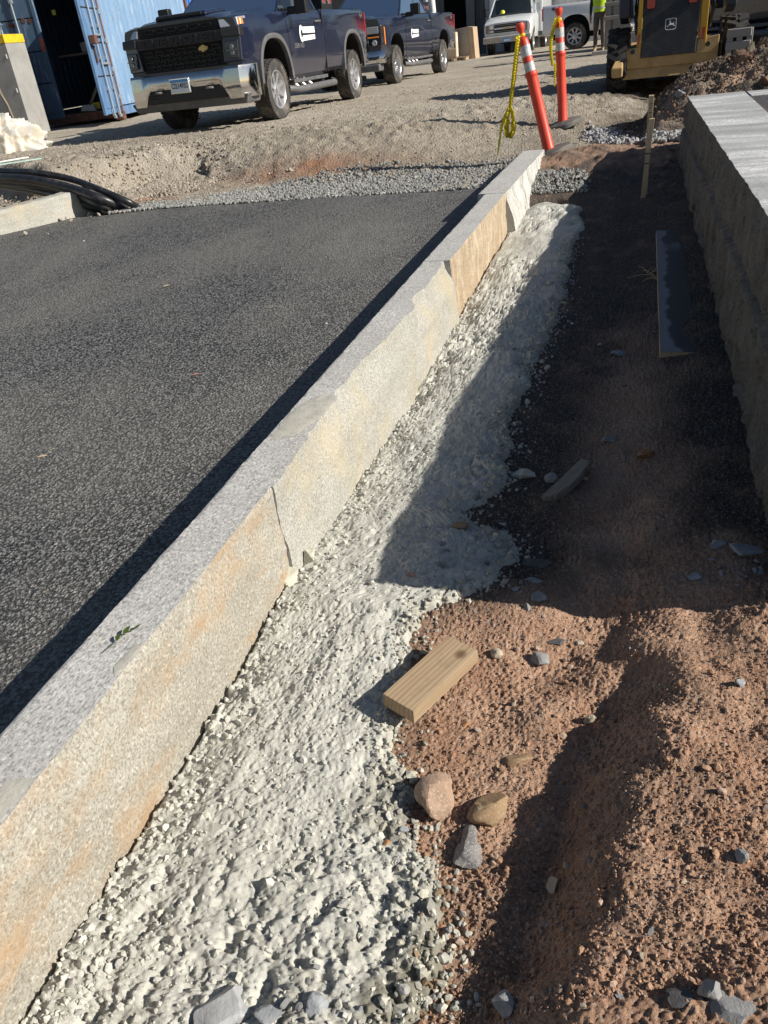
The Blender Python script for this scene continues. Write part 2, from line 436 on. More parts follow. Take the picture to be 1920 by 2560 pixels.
def concrete_mat():
    n = N('fresh_concrete'); co = n.coord()
    a = n.noise(co, 5, 4, 0.6); b = n.noise(co, 55, 5, 0.7)
    col = n.mix(n.ramp(a, [(0.3, 0.0), (0.7, 1.0)]), (0.50, 0.495, 0.445), (0.60, 0.595, 0.545))
    col = n.mix(n.ramp(b, [(0.32, 0.45), (0.55, 0.0)]), col, (0.40, 0.385, 0.33))
    col = n.mix(n.ramp(n.noise(co, 16, 4), [(0.6, 0.0), (0.75, 0.4)]), col, (0.50, 0.42, 0.35))
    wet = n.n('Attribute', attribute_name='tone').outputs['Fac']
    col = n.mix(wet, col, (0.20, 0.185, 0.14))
    nr = n.bump(n.noise(co, 170, 5, 0.75), 0.6, 0.006)
    nr = n.bump(n.noise(co, 420, 3, 0.7), 0.5, 0.003, nr)
    return n.done(col, 1.0, nr, Specular_IOR_Level=0.08)
def asphalt_mat():
    n = N('asphalt'); co = n.coord()
    warp = n.n('Mix', {0: 0.004}, data_type='RGBA', blend_type='LINEAR_LIGHT'); 
    n.t.links.new(co, warp.inputs[6]); n.t.links.new(n.n('TexNoise', {'Vector': co, 'Scale': 60.0}).outputs['Color'], warp.inputs[7])
    cw = warp.outputs[2]
    v1 = n.voro(cw, 84); cell = n.voro(cw, 84, out=1); v2 = n.voro(cw, 165); cell2 = n.voro(cw, 165, out=1)
    g = n.n('SeparateColor', {0: cell}).outputs[0]; g2 = n.n('SeparateColor', {0: cell2}).outputs[0]
    h = n.math('ADD', n.math('MULTIPLY', n.math('SUBTRACT', .75, v1), n.math('ADD', n.math('MULTIPLY', g, .9), .5)), n.math('MULTIPLY', n.math('SUBTRACT', .6, v2), .45))
    h = n.math('ADD', h, n.math('MULTIPLY', n.noise(co, 45, 3, .6), .5))
    col = n.ramp(n.math('ADD', n.math('MULTIPLY', g, .6), n.math('MULTIPLY', g2, .4)), [(0.15, (0.115, 0.113, 0.110)), (0.5, (0.160, 0.158, 0.154)), (0.75, (0.20, 0.197, 0.191)), (0.95, (0.29, 0.283, 0.27))])
    gap = n.ramp(h, [(0.40, 1.0), (0.60, 0.0)])
    col = n.mix(gap, col, (0.020, 0.020, 0.021))
    # pale dust tracked along the lane, and a few reddish scuffs
    du = n.noise(n.coord(scale=(1.0, 0.5, 1), rot=(0, 0, 0.3)), 0.9, 6, 0.62)
    col = n.mix(n.ramp(du, [(0.42, 0.0), (0.68, 0.38)]), col, (0.27, 0.255, 0.225))
    sp = n.noise(n.coord(scale=(2, 5, 1)), 2.2, 3)
    col = n.mix(n.ramp(sp, [(0.70, 0.0), (0.76, 0.45)]), col, (0.36, 0.28, 0.20))
    nr = n.bump(h, 0.9, 0.008); nr = n.bump(n.noise(co, 500, 2), 0.35, 0.002, nr)
    return n.done(col, n.ramp(g, [(0.0, 0.5), (1.0, 0.75)]), nr, Specular_IOR_Level=0.45)
def granite(name, a, b, dark, grain=330.0, stain=None, streak=(1, 1, 1), bands=None, bump=0.4, cloud=4.0):
    n = N(name); co = n.coord(scale=streak); c0 = n.coord()
    v = n.noise(co, grain, 3, 0.75); cl = n.noise(c0, cloud, 4, 0.6)
    col = n.mix(n.ramp(cl, [(0.3, 0.0), (0.7, 1.0)]), a, b)
    col = n.mix(n.ramp(v, [(0.38, 0.9), (0.54, 0.0)]), col, dark)
    w = n.noise(co, grain * 0.8, 2, 0.8)
    col = n.mix(n.ramp(w, [(0.54, 0.0), (0.68, 0.75)]), col, tuple(min(0.85, x * 1.4) for x in b))
    if stain: 
        col = n.mix(n.ramp(n.noise(n.coord(scale=stain[2]), stain[1], 4, 0.65), [(0.48, 0.0), (0.66, stain[3])]), col, stain[0])
    if bands:
        wv = n.noise(n.coord(scale=bands), 1.0, 3, 0.5, 0.6)
        col = n.mix(n.ramp(wv, [(0.38, 0.45), (0.48, 0.0)]), col, dark)
        col = n.mix(n.math('MULTIPLY', n.ramp(wv, [(0.54, 0.0), (0.60, 0.75), (0.66, 0.15)]), n.ramp(n.noise(c0, 70, 3, .7), [(.4, .1), (.6, 1.)])), col, (0.80, 0.80, 0.80))
    nr = n.bump(n.noise(c0, 160, 4, 0.7), bump, 0.004)
    return n.done(col, 0.75, nr, Specular_IOR_Level=0.3)
M_YARD = ground_mat(); M_SOIL = soil_mat(); M_CON = concrete_mat(); M_ASP = asphalt_mat()
M_KTOP = granite('sawn_granite', (0.43, 0.42, 0.40), (0.54, 0.53, 0.51), (0.21, 0.205, 0.195), 175, streak=(1, 0.55, 1), bump=0.25)
M_KTAN = granite('split_granite_tan', (0.32, 0.30, 0.255), (0.40, 0.385, 0.34), (0.185, 0.165, 0.13), 150, stain=((0.37, 0.235, 0.12), 3.2, (1, 1, 1.6), 0.62))
M_KPALE = granite('split_granite_pale', (0.345, 0.335, 0.295), (0.42, 0.412, 0.38), (0.19, 0.182, 0.155), 150, stain=((0.46, 0.38, 0.23), 3.4, (1, 1, 1), 0.45))
M_KRUST = granite('split_granite_brown', (0.34, 0.26, 0.175), (0.42, 0.335, 0.24), (0.20, 0.145, 0.095), 150, stain=((0.62, 0.55, 0.42), 6.0, (3, 3, .6), 0.5))
M_KGREY = granite('split_granite_streaked', (0.50, 0.495, 0.47), (0.60, 0.60, 0.58), (0.27, 0.26, 0.235), 150, stain=((0.17, 0.17, 0.13), 9.0, (1, 2.2, .35), 0.7))
M_KEND = granite('granite_end', (0.36, 0.36, 0.36), (0.44, 0.44, 0.44), (0.2, 0.2, 0.2), 130)
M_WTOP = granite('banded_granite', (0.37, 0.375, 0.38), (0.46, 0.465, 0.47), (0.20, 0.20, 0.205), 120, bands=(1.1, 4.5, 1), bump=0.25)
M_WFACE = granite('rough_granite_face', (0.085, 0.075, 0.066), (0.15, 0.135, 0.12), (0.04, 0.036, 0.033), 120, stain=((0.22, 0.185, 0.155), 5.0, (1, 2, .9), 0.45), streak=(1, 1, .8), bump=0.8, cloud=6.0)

# ------------------------------------------------------------------ ground sheet
def seq(*segs):
    out = [segs[0][0]]
    for a, b, n in segs:
        out += list(np.linspace(a, b, n + 1)[1:])
    return np.array(out)
gx = seq((-600, -60, 10), (-60, -16, 14), (-16, -9.5, 30), (-9.5, 1.6, 290), (1.6, 12, 50), (12, 60, 14), (60, 600, 10))
gy = seq((-60, 0, 10), (0, 5.6, 16), (5.6, 11.5, 190), (11.5, 17, 70), (17, 30, 50), (30, 60, 30), (60, 160, 16), (160, 900, 8))
X, Y = np.meshgrid(gx, gy)
Z = z_yard(X, Y)
d, bx = edge_dist(X, Y)
rough = ss(40, 14, Y) * ss(-16, -9, X) * ss(12, 4, X)
slope = np.exp(-((d - 0.5) / 0.9) ** 2)
Z = Z + rough * (0.022 * fbm(X * 1.1, Y * 1.1, 81, 4) + 0.010 * fbm(X * 6, Y * 6, 82, 3) + (0.012 + 0.035 * slope) * lumps(X, Y, 0.11, 83, 0.4) + 0.012 * lumps(X, Y, 0.06, 84, 0.5))
Z = Z + slope * ss(-9, -5.8, bx) * (1 - ss(-5.4, -3.8, bx)) * (0.06 * fbm(X * 3, Y * 3, 85, 3))
under = ss(-6.4, -5.4, X) * (1 - ss(-1.05, -.9, X)) * (1 - ss(6.85, 7.0, Y)) + ss(-1.1, -.95, X) * (1 - ss(3.2, 3.8, X)) * (1 - ss(7.7, 8.3, Y))
Z = Z - 0.30 * np.clip(under, 0, 1) - 0.25 * (1 - ss(3.5, 5.5, Y)) * ss(-8, -6.5, X)
me = grid_mesh('ground', X, Y, Z)
red = np.exp(-(((X + 3.45) / 0.95) ** 2 + ((Y - 8.35) / 0.35) ** 2)) * 0.8 + np.exp(-(((X + .75) / .5) ** 2 + ((Y - 8.0) / .45) ** 2)) * 0.8 + np.exp(-(((X + 4.9) / .35) ** 2 + ((Y - 7.3) / .3) ** 2)) * .7
attr(me, 'tone', np.clip(red * (1.1 + fbm(X * 4, Y * 4, 86, 3)), 0, 1))
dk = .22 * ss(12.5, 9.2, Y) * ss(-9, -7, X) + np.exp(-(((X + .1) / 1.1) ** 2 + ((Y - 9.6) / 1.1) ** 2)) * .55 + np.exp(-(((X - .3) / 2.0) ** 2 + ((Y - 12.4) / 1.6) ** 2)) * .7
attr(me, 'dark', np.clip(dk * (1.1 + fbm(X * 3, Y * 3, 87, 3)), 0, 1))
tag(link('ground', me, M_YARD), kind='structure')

# asphalt lane with its broken far edge
ax = seq((-7.6, -4.5, 70), (-4.5, -1.055, 150)); ay = seq((-1.0, 1.0, 20), (1.0, 6.0, 100), (6.0, 7.05, 50))
X, Y = np.meshgrid(ax, ay)
yend = 6.98 + 0.05 * vnoise(X * 3, X * 0, 91) + 0.02 * vnoise(X * 14, X * 0, 92) - 0.25 * ss(-4.4, -5.3, X)
Y2 = np.minimum(Y, yend)
Z = z_road(X, Y2) + 0.006 * fbm(X * 1.5, Y2 * 1.5, 93, 3) - 0.09 * ss(-0.004, 0.03, Y - yend) 
Z = Z + 0.0025 * lumps(X, Y2, 0.03, 94, 0.7)
tag(link('asphalt_road', grid_mesh('asphalt_road', X, Y2, Z), M_ASP), kind='structure')

# soil bed of the open trench: a fine sheet near the lens, a plainer one beyond
def soil_sheet(sx, sy):
    X, Y = np.meshgrid(sx, np.array(sy))
    Z = z_soil(X, Y, True) - 0.3 * ss(8.3, 8.75, Y) - 0.16 * ss(0.0, 0.07, con_edge(Y) - X) * (1 - ss(6.2, 6.6, Y))
    me = grid_mesh('soil_bed', X, Y, Z)
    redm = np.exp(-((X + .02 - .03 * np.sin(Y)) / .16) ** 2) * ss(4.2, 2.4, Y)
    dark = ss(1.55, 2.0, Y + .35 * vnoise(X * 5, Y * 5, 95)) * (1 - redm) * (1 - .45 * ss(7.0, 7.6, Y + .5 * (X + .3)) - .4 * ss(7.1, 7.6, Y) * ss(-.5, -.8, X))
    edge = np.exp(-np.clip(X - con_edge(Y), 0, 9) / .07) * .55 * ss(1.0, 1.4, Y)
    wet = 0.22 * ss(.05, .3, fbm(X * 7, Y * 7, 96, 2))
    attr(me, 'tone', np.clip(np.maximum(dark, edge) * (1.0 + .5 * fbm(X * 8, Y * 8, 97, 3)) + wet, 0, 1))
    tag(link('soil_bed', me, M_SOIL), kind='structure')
sy = [0.12]
while sy[-1] < 4.0: sy.append(sy[-1] + 0.0017 + 0.00145 * sy[-1] ** 1.9)
y_join = sy[-1]
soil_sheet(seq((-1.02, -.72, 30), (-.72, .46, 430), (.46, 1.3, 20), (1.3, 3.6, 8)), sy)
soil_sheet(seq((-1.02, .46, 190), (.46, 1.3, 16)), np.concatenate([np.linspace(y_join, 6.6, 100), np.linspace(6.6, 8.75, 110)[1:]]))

# fresh concrete packed behind the kerb
cx = np.linspace(0, 1, 215)
cy = [0.1]
while cy[-1] < 6.8:
    cy.append(cy[-1] + min(0.0017 + 0.0014 * cy[-1] ** 1.8, .022))
U, Y = np.meshgrid(cx, np.array(cy))
X = -0.94 + (con_edge(Y) + 0.11 + 0.94) * U
Z = z_con(X, Y)
me = grid_mesh('concrete_haunch', X, Y, Z)
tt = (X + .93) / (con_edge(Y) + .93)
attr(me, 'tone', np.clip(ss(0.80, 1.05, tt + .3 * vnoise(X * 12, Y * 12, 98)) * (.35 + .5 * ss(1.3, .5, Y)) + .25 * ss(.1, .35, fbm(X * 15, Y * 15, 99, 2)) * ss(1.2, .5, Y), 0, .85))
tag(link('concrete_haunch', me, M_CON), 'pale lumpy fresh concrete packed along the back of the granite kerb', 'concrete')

# ------------------------------------------------------------------ granite kerb stones
def kerb(name, y0, y1, xl, xr, z0, z1, depth, flare, chip, seed, back, label, mats, group='granite kerb stones'):
    """section runs up the road face, across the sawn top, down the split back"""
    n = max(40, int((y1 - y0) / 0.010))
    ys = np.linspace(y0, y1, n)
    t = (ys - y0) / (y1 - y0); zt = z0 + (z1 - z0) * t
    nl, nt, nb = 5, 14, 36
    xe = xr - chip * (0.5 + fbm(ys * 3.2, ys * 0, seed, 4, 0.6)) * 1.0 + 0.003 * fbm(ys * 45, ys * 0, seed + 2, 3)
    xe = np.minimum(xe, xr + 0.004)
    V = []; MI = []
    for k in range(nl): V.append(np.stack([np.full(n, xl) + 0.004 * fbm(ys * 9, ys * 0 + k, seed + 3, 2), ys, zt - 0.30 + 0.297 * k / (nl - 1) - (0.0)], 1))
    for k in range(nt):
        u = k / (nt - 1)
        x = xl + 0.004 + 0.003 * fbm(ys * 50, ys * 0, seed + 4, 2) + (xe - xl - 0.006) * u
        V.append(np.stack([x, ys, zt + 0.0012 * fbm(x * 40, ys * 40, seed + 5, 2)], 1))
    for k in range(nb):
        u = (k + 0.35) / (nb - 0.65)
        xb = xr + (flare[0] + (flare[1] - flare[0]) * t) * u
        bul = 0.010 * fbm(ys * 5, u * 4 + ys * 0, seed + 6, 4, 0.55) + 0.004 * fbm(ys * 60, u * 30 + ys * 0, seed + 7, 2)
        x = xe * (1 - ss(0, 0.30, u)) + xb * ss(0, 0.30, u) + bul * (0.35 + 0.65 * ss(0, .15, u))
        V.append(np.stack([x, ys, zt - 0.004 - depth * u], 1))
    P = np.stack(V, 1)                      # n x k x 3
    k = P.shape[1]
    F = grid_faces(n, k)
    mi = np.tile(np.array([0] * (nl + nt - 1) + [1] * (k - 1 - (nl + nt - 1))), n - 1)
    Vf = P.reshape(-1, 3)
    caps = []
    me = mesh_np(name, Vf, F, True, mi)
    bm = bmesh.new(); bm.from_mesh(me); bm.verts.ensure_lookup_table()
    for row in (0, n - 1):
        ring = [bm.verts[row * k + j] for j in range(k)]
        try: f = bm.faces.new(ring); f.material_index = 2
        except Exception: pass
    bmesh.ops.recalc_face_normals(bm, faces=bm.faces); bm.to_mesh(me); bm.free()
    me.set_sharp_from_angle(angle=math.radians(38))
    o = link(name, me, mats)
    return tag(o, label, 'kerb stone', group, 'thing')
K1 = kerb('granite_kerb', -0.6, 1.655, -1.082, -.934, .142, .169, .46, (.0, .0), .004, 301, 0, 'longest granite kerb stone with orange stained tan back, nearest the camera', (M_KTOP, M_KTAN, M_KEND))
K2 = kerb('granite_kerb', 1.6565, 3.9405, -1.086, -.934, .168, .205, .46, (.016, .03), .040, 302, 0, 'granite kerb stone with chipped jagged top edge and mortar smear', (M_KTOP, M_KPALE, M_KEND))
K3 = kerb('granite_kerb', 3.9425, 5.69, -1.086, -.938, .206, .224, .46, (.0, .0), .006, 303, 0, 'granite kerb stone with brown back between the chipped one and the end one', (M_KTOP, M_KRUST, M_KEND))
K4 = kerb('granite_kerb', 5.692, 7.88, -1.135, -.925, .226, .218, .46, (.10, .06), .014, 304, 0, 'last granite kerb stone of the row, black streaked back, beside the leaning orange post', (M_KTOP, M_KGREY, M_KEND))
# mortar smears lie on the stones' tops
M_MORTAR = plain('mortar', (0.42, 0.405, 0.35), 0.9, var=0.15, scale=30, bump=0.5, bscale=120)
def smear(parent, pts, z0, thick, seed):
    mb = MB(); c = np.mean(pts, 0); ring = []
    P = np.array(pts + [pts[0]], float); out = []
    for i in range(len(pts)):
        for t in np.linspace(0, 1, 9)[:-1]:
            q = P[i] * (1 - t) + P[i + 1] * t; w = 1 + .16 * float(vnoise(q[0] * 90, q[1] * 60, seed)); out.append(c + (q - c) * w)
    vs = []; n = len(out)
    for s, h in ((1.0, 0.0002), (0.9, 0.6 * thick), (0.55, thick), (0.0, thick * 1.1)):
        for q in out:
            r = c + (q - c) * s; vs.append((r[0], r[1], z0(r[1]) + h))
    fs = [(i * n + k, i * n + (k + 1) % n, (i + 1) * n + (k + 1) % n, (i + 1) * n + k) for i in range(3) for k in range(n)]
    mb.add(vs, fs); return mb.build('mortar_smear', M_MORTAR, parent, smooth=60)
zt2 = lambda y: .168 + (.205 - .168) * (y - 1.662) / 2.273 + .0010
zt1 = lambda y: .142 + (.169 - .142) * (y + .6) / 2.255 + .0006
smear(K2, [(-1.075, 2.02), (-1.06, 1.93), (-.99, 1.96), (-.955, 2.10), (-.952, 2.27), (-1.03, 2.26), (-1.07, 2.16)], zt2, .002, 5)
smear(K1, [(-.965, .93), (-.945, .90), (-.942, 1.0), (-.96, 1.0)], zt1, .0008, 6)
smear(K1, [(-1.03, .50), (-.945, .47), (-.94, .66), (-.985, .64)], zt1, .0008, 7)

# far kerb stone across the lane, bending away
def far_kerb():
    mb = MB(); P = []
    pts = [(-5.28, 7.10, .295), (-5.36, 6.85, .285), (-5.47, 6.6, .275), (-5.62, 6.3, .262), (-5.80, 6.0, .245), (-6.05, 5.65, .23)]
    secs = []
    for i, (x, y, z) in enumerate(pts):
        a = pts[max(i - 1, 0)]; b = pts[min(i + 1, len(pts) - 1)]
        t = Vector((b[0] - a[0], b[1] - a[1], 0)).normalized(); nrm = Vector((t.y, -t.x, 0))
        if nrm.x < 0: nrm = -nrm
        j = 0.006 * random.uniform(-1, 1)
        q = Vector((x, y, 0))
        secs.append([q + nrm * (o + j) + Vector((0, 0, h)) for o, h in ((0.035, -.1), (0.03, .05), (0.012, .15), (0.0, z - .03), (-.006, z - .008), (-.02, z), (-.13, z + .002), (-.15, z - .02), (-.16, -.1))])
    mb.loft(secs); o = mb.build('granite_kerb', M_KPALE, smooth=40)
    s = o.modifiers.new('s', 'SUBSURF'); s.subdivision_type = 'SIMPLE'; s.levels = s.render_levels = 3
    tx = bpy.data.textures.new('kerb_rough', 'CLOUDS'); tx.noise_scale = 0.07
    dm = o.modifiers.new('d', 'DISPLACE'); dm.texture = tx; dm.strength = 0.02; dm.mid_level = 0.5
    tag(o, 'pale granite kerb stone across the lane in front of the black pipes', 'kerb stone', 'granite kerb stones')
    o['kind'] = 'thing'
far_kerb()

# ------------------------------------------------------------------ granite wall beside the trench
def granite_wall():
    root = empty('granite_wall', (0.35, 4.6, 0), label='low granite wall with rough dark face and banded sawn top beside the trench', cat='wall')
    root['kind'] = 'thing'
    ox, oy = 0.35, 4.6
    y0, y1 = 1.60, 7.72; top = 0.56
    ys = np.concatenate([np.linspace(y0, y1, 420)]); n = len(ys)
    xw = np.interp(ys, [1.6, 2.93, 7.65], [.418, .388, .268])
    zc = np.concatenate([np.linspace(top, top - .05, 14)[:-1], np.linspace(top - .05, -.32, 90)]); m = len(zc)
    YY, ZZ = np.meshgrid(ys, zc, indexing='ij'); XX = np.repeat(xw[:, None], m, 1)
    u = top - ZZ
    f1, f2, ci = worley(YY * 3.2 + .6 * fbm(YY * 3, ZZ * 3, 401, 2), ZZ * 4.5 + .5 * fbm(YY * 4, ZZ * 4, 402, 2), 403)
    rockf = 0.018 * (ci - .5) + 0.014 * fbm(YY * 6, ZZ * 6, 404, 5, 0.6) + 0.010 * ss(.0, .12, f2 - f1)
    rockf = rockf * .7 + .008 * facets(YY + .02 * fbm(YY * 8, ZZ * 8, 409, 2), ZZ * .8, .14, 407, 1.8) + .004 * facets(YY, ZZ, .05, 408, 1.6)
    XX = XX - rockf * (0.15 + 0.85 * ss(0, .06, u)) - 0.0045 * fbm(YY * 9, ZZ * 0, 405, 4, 0.65) * (1 - ss(0, .1, u)) - 0.012 * ss(.0, .5, u)
    jz = 0.30 + 0.004 * YY                           # bed joint between coping and footing course
    XX = XX + 0.020 * np.exp(-((ZZ - jz - .006 * fbm(YY * 5, YY * 0, 406, 2)) / .006) ** 2) - 0.022 * ss(jz, jz - .02, ZZ)
    V = np.stack([XX - ox, YY - oy, ZZ], -1).reshape(-1, 3)
    me = mesh_np('rough_face', V, grid_faces(n, m))
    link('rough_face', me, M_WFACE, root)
    edge = XX[:, 0]
    # sawn top: two slabs (long one, far return), real thickness, butted with a joint
    def slab(name, pts_edge, xr, ya, yb, z):
        k = (ys >= ya) & (ys <= yb); yy = ys[k]; xx = pts_edge[k]
        us = np.linspace(0, 1, 6)
        G = np.stack([np.stack([xx + (xr - xx) * q - ox, yy - oy, np.full(len(yy), z)], 1) for q in us], 1)
        V = G.reshape(-1, 3); F = grid_faces(len(yy), 6)
        me = mesh_np(name, V, F, False); o = link(name, me, M_WTOP, root); return o
    slab('top_slab', edge, .70, 1.60, 7.72, top + .0005)
    mb = MB()
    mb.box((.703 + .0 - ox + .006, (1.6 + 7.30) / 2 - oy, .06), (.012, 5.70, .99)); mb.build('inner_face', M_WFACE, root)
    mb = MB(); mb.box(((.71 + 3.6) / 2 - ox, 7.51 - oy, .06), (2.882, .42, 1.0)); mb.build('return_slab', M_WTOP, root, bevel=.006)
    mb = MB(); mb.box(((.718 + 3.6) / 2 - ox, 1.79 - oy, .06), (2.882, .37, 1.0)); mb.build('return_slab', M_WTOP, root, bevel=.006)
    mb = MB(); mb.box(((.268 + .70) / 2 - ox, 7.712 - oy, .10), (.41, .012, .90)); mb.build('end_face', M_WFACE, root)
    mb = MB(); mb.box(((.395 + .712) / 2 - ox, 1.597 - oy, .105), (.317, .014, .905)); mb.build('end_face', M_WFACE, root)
granite_wall()
# soil filling the hollow behind the wall
mb = MB(); X, Y = np.meshgrid(np.linspace(.72, 4, 60), np.linspace(1.95, 7.3, 110)); Z = 0.20 + .05 * fbm(X * 3, Y * 3, 411, 4)
me = grid_mesh('planter_soil', X, Y, Z); attr(me, 'tone', np.full(X.shape, .6)); tag(link('planter_soil', me, M_SOIL), kind='structure')
# ------------------------------------------------------------------ stones
def stone_mat(name, a, b, speck=None, scale=40.0, rough=0.85):
    n = N(name); co = n.coord()
    r = n.n('ObjectInfo').outputs['Random']
    col = n.mix(n.ramp(n.noise(co, scale, 4, 0.65), [(0.3, 0.0), (0.7, 1.0)]), a, b)
    if speck: col = n.mix(n.ramp(n.noise(co, scale * 9, 2, 0.8), [(0.56, 0.0), (0.64, 0.75)]), col, speck)
    col = n.mix(n.math('MULTIPLY', r, 0.3), col, tuple(0.5 * (x + y) * 0.6 for x, y in zip(a, b)))
    return n.done(col, rough, n.bump(n.noise(co, scale * 5, 4, 0.7), 0.5, 0.004), Specular_IOR_Level=0.3)
M_SGREY = stone_mat('grey_stone', (0.19, 0.19, 0.19), (0.33, 0.33, 0.33))
M_SBLUE = stone_mat('blue_grey_stone', (0.20, 0.215, 0.23), (0.38, 0.39, 0.41))
M_STAN = stone_mat('tan_stone', (0.36, 0.31, 0.23), (0.50, 0.44, 0.34))
M_SPINK = stone_mat('pink_granite_stone', (0.27, 0.18, 0.125), (0.39, 0.275, 0.20), (0.55, 0.44, 0.35), 22)
M_SBROWN = stone_mat('brown_stone', (0.24, 0.155, 0.085), (0.33, 0.23, 0.14), (0.42, 0.34, 0.25), 18)
M_SRUST = stone_mat('rust_stone', (0.34, 0.16, 0.075), (0.46, 0.26, 0.13))
M_SMICA = stone_mat('mica_stone', (0.14, 0.135, 0.135), (0.26, 0.25, 0.245), (0.60, 0.54, 0.47), 30, 0.55)
M_SPALE = stone_mat('pale_stone', (0.30, 0.31, 0.315), (0.44, 0.445, 0.45), scale=20)
M_SDARK = stone_mat('dark_stone', (0.055, 0.053, 0.055), (0.13, 0.125, 0.125))
M_SCRUSH = stone_mat('crushed_stone', (0.25, 0.255, 0.25), (0.46, 0.465, 0.45), scale=14)
M_SCON = stone_mat('concrete_lump', (0.42, 0.405, 0.33), (0.56, 0.54, 0.45), scale=30)
M_SMIX = stone_mat('mixed_pebble', (0.22, 0.20, 0.17), (0.40, 0.37, 0.31), scale=10)
def stone(name, px, py, size, mat, label, seed, flat=(1, .8, .6), rz=0.0, tilt=0.0, sink=0.25, group=None, sub=3, cuts=15, depth=.42, cat='stone', rough=.07):
    p = at(px, py)
    V, F = rock_vf(seed, sub, cuts, depth, rough, tuple(size * f / 2 for f in flat))
    me = mesh_np(name, V, F, sub >= 3)
    if sub >= 3: me.set_sharp_from_angle(angle=math.radians(14))
    o = link(name, me, mat)
    o.location = (p.x, p.y, p.z + size * flat[2] * (0.5 - sink)); o.rotation_euler = (tilt, tilt * .4, rz)
    return tag(o, label, cat, group)
stone('stone', 1098, 2010, .120, M_SPINK, 'large pinkish angular stone beside the concrete edge', 512, (1.0, .80, .66), 2.2, .35, .18, depth=.36, cuts=12, sub=4)
stone('stone', 1225, 2035, .105, M_SBROWN, 'large brown stone half sunk in red soil', 523, (1.0, .62, .62), .95, .35, .34, depth=.24, cuts=9, sub=4)
def waisted():
    p = at(1168, 2140); V, F = rock_vf(531, 4, 11, .25, .05, (1, 1, 1))
    t = V[:, 1]; w = .62 + .38 * np.abs(t - .25) ** 1.2; V = V * np.array([.026, .056, .020]); V[:, 0] *= w * 1.1
    V[:, 0] *= np.where(t < 0, 1.25, .9); V[:, 2] += .006 * np.sin(t * 3)
    me = mesh_np('stone', V, F); me.set_sharp_from_angle(angle=math.radians(26)); o = link('stone', me, M_SMICA); o.location = (p.x, p.y + .012, p.z + .016); o.rotation_euler = (-.25, .15, .12)
    tag(o, 'waisted speckled grey stone shaped like a bottle on red soil', 'stone')
waisted()
stone('stone', 1166, 2070, .026, M_SDARK, 'small dark stone touching the neck of the bottle shaped one', 540, (1, .7, .6), .3, 0, .2, sub=3)
stone('stone', 1345, 1655, .062, M_SGREY, 'grey faceted stone with pale top on the soil past the wood block', 541, (1.1, .75, .6), .2, .2, .25)
stone('stone', 1395, 1612, .055, M_SDARK, 'dark crumbly stone beside a small olive pebble', 542, (1.1, .8, .7), .4, .1, .3, rough=.16)
stone('stone', 1448, 1612, .025, M_STAN, 'small olive pebble against the dark crumbly stone', 543, (1, .8, .6), .1)
stone('stone', 1243, 1640, .033, M_STAN, 'round tan pebble near the knotted end of the wood block', 544, (1, .9, .8), .3, 0, .2, depth=.12)
stone('stone', 1285, 1765, .026, M_STAN, 'small upright olive stone on red soil below the wood block', 545, (.7, .6, 1.1), .8, .2, .2)
stone('stone', 1166, 1815, .034, M_SRUST, 'rust red pointed stone with a grey pebble behind', 546, (1, .7, .6), .6)
stone('stone', 1303, 1900, .058, M_SBROWN, 'flat olive brown stone lying in crumbly soil', 547, (1.2, .8, .45), .6, .2, .4)
stone('stone', 1470, 1810, .044, M_STAN, 'tan blade shaped stone standing in a soil hollow', 548, (.6, .5, 1.1), .8, .35, .25)
stone('stone', 1383, 2225, .042, M_STAN, 'small buff pointed stone in the shaded soil', 549, (.75, .7, 1.1), .8, .3, .25)
stone('stone', 1850, 2145, .042, M_SBLUE, 'pale grey angular stone on the sunlit bank', 550, (.9, .7, .9), .3, .3, .25)
stone('stone', 1845, 1715, .036, M_SBLUE, 'pale pointed chip on the upper sunlit bank', 551, (1, .6, .8), .8, .3, .2)
stone('stone', 1775, 2490, .060, M_SGREY, 'grey ridged stone at the shaded bottom of the bank', 552, (.8, .7, .9), .4, .2, .25)
stone('stone', 1700, 2500, .055, M_SDARK, 'dark knobbly stone next to the grey ridged one', 553, (1, .8, .6), .4, .1, .3, rough=.14)
stone('stone', 1265, 2520, .060, M_SGREY, 'grey lumpy stone in the shade below the bank', 554, (1, .8, .6), .4, .1, .3)
stone('stone', 1830, 2520, .075, M_SGREY, 'broad flat grey stone cut by the lower picture edge', 555, (1.2, .8, .5), .4, .0, .3)
stone('stone', 565, 2545, .11, M_SPALE, 'broad pale grey stone at the bottom of the concrete', 556, (1.25, .8, .42), .5, .05, .35, sub=4, depth=.40, cuts=16)
stone('stone', 670, 2540, .055, M_SBLUE, 'rounded grey stone next to the broad pale one', 557, (1, .9, .6), .2)
stone('stone', 790, 2510, .052, M_SBLUE, 'blocky blue grey stone set in the lower concrete', 558, (1, .9, .7), 1.2)
stone('stone', 1310, 1197, .095, M_SCON, 'lump of hardened concrete in the trench shade', 559, (1.25, .8, .6), .1, 0, .25, rough=.16, cat='concrete lump')
stone('stone', 1378, 1203, .05, M_SGREY, 'round grey cobble between the concrete lump and the half round wood', 560, (1, .9, .8), .2, depth=.1)
stone('stone', 1620, 1140, .085, M_SRUST, 'brown and orange stone half buried mid trench', 561, (1.2, .6, .55), .7, .1, .3)
stone('stone', 1528, 1105, .060, M_SGREY, 'flat grey stone lying below the stained plank', 562, (1.2, .6, .4), .2)
stone('stone', 1550, 888, .085, M_SBLUE, 'smooth blue grey stone just before the plank end', 563, (1.3, .7, .5), .35)
stone('stone', 1795, 1365, .062, M_SBLUE, 'pale stone in wall shade, smaller of two', 564, (1, .8, .6), .2)
stone('stone', 1865, 1385, .085, M_SBLUE, 'pale flat stone in wall shade, larger of two', 565, (1.2, .8, .45), .1)
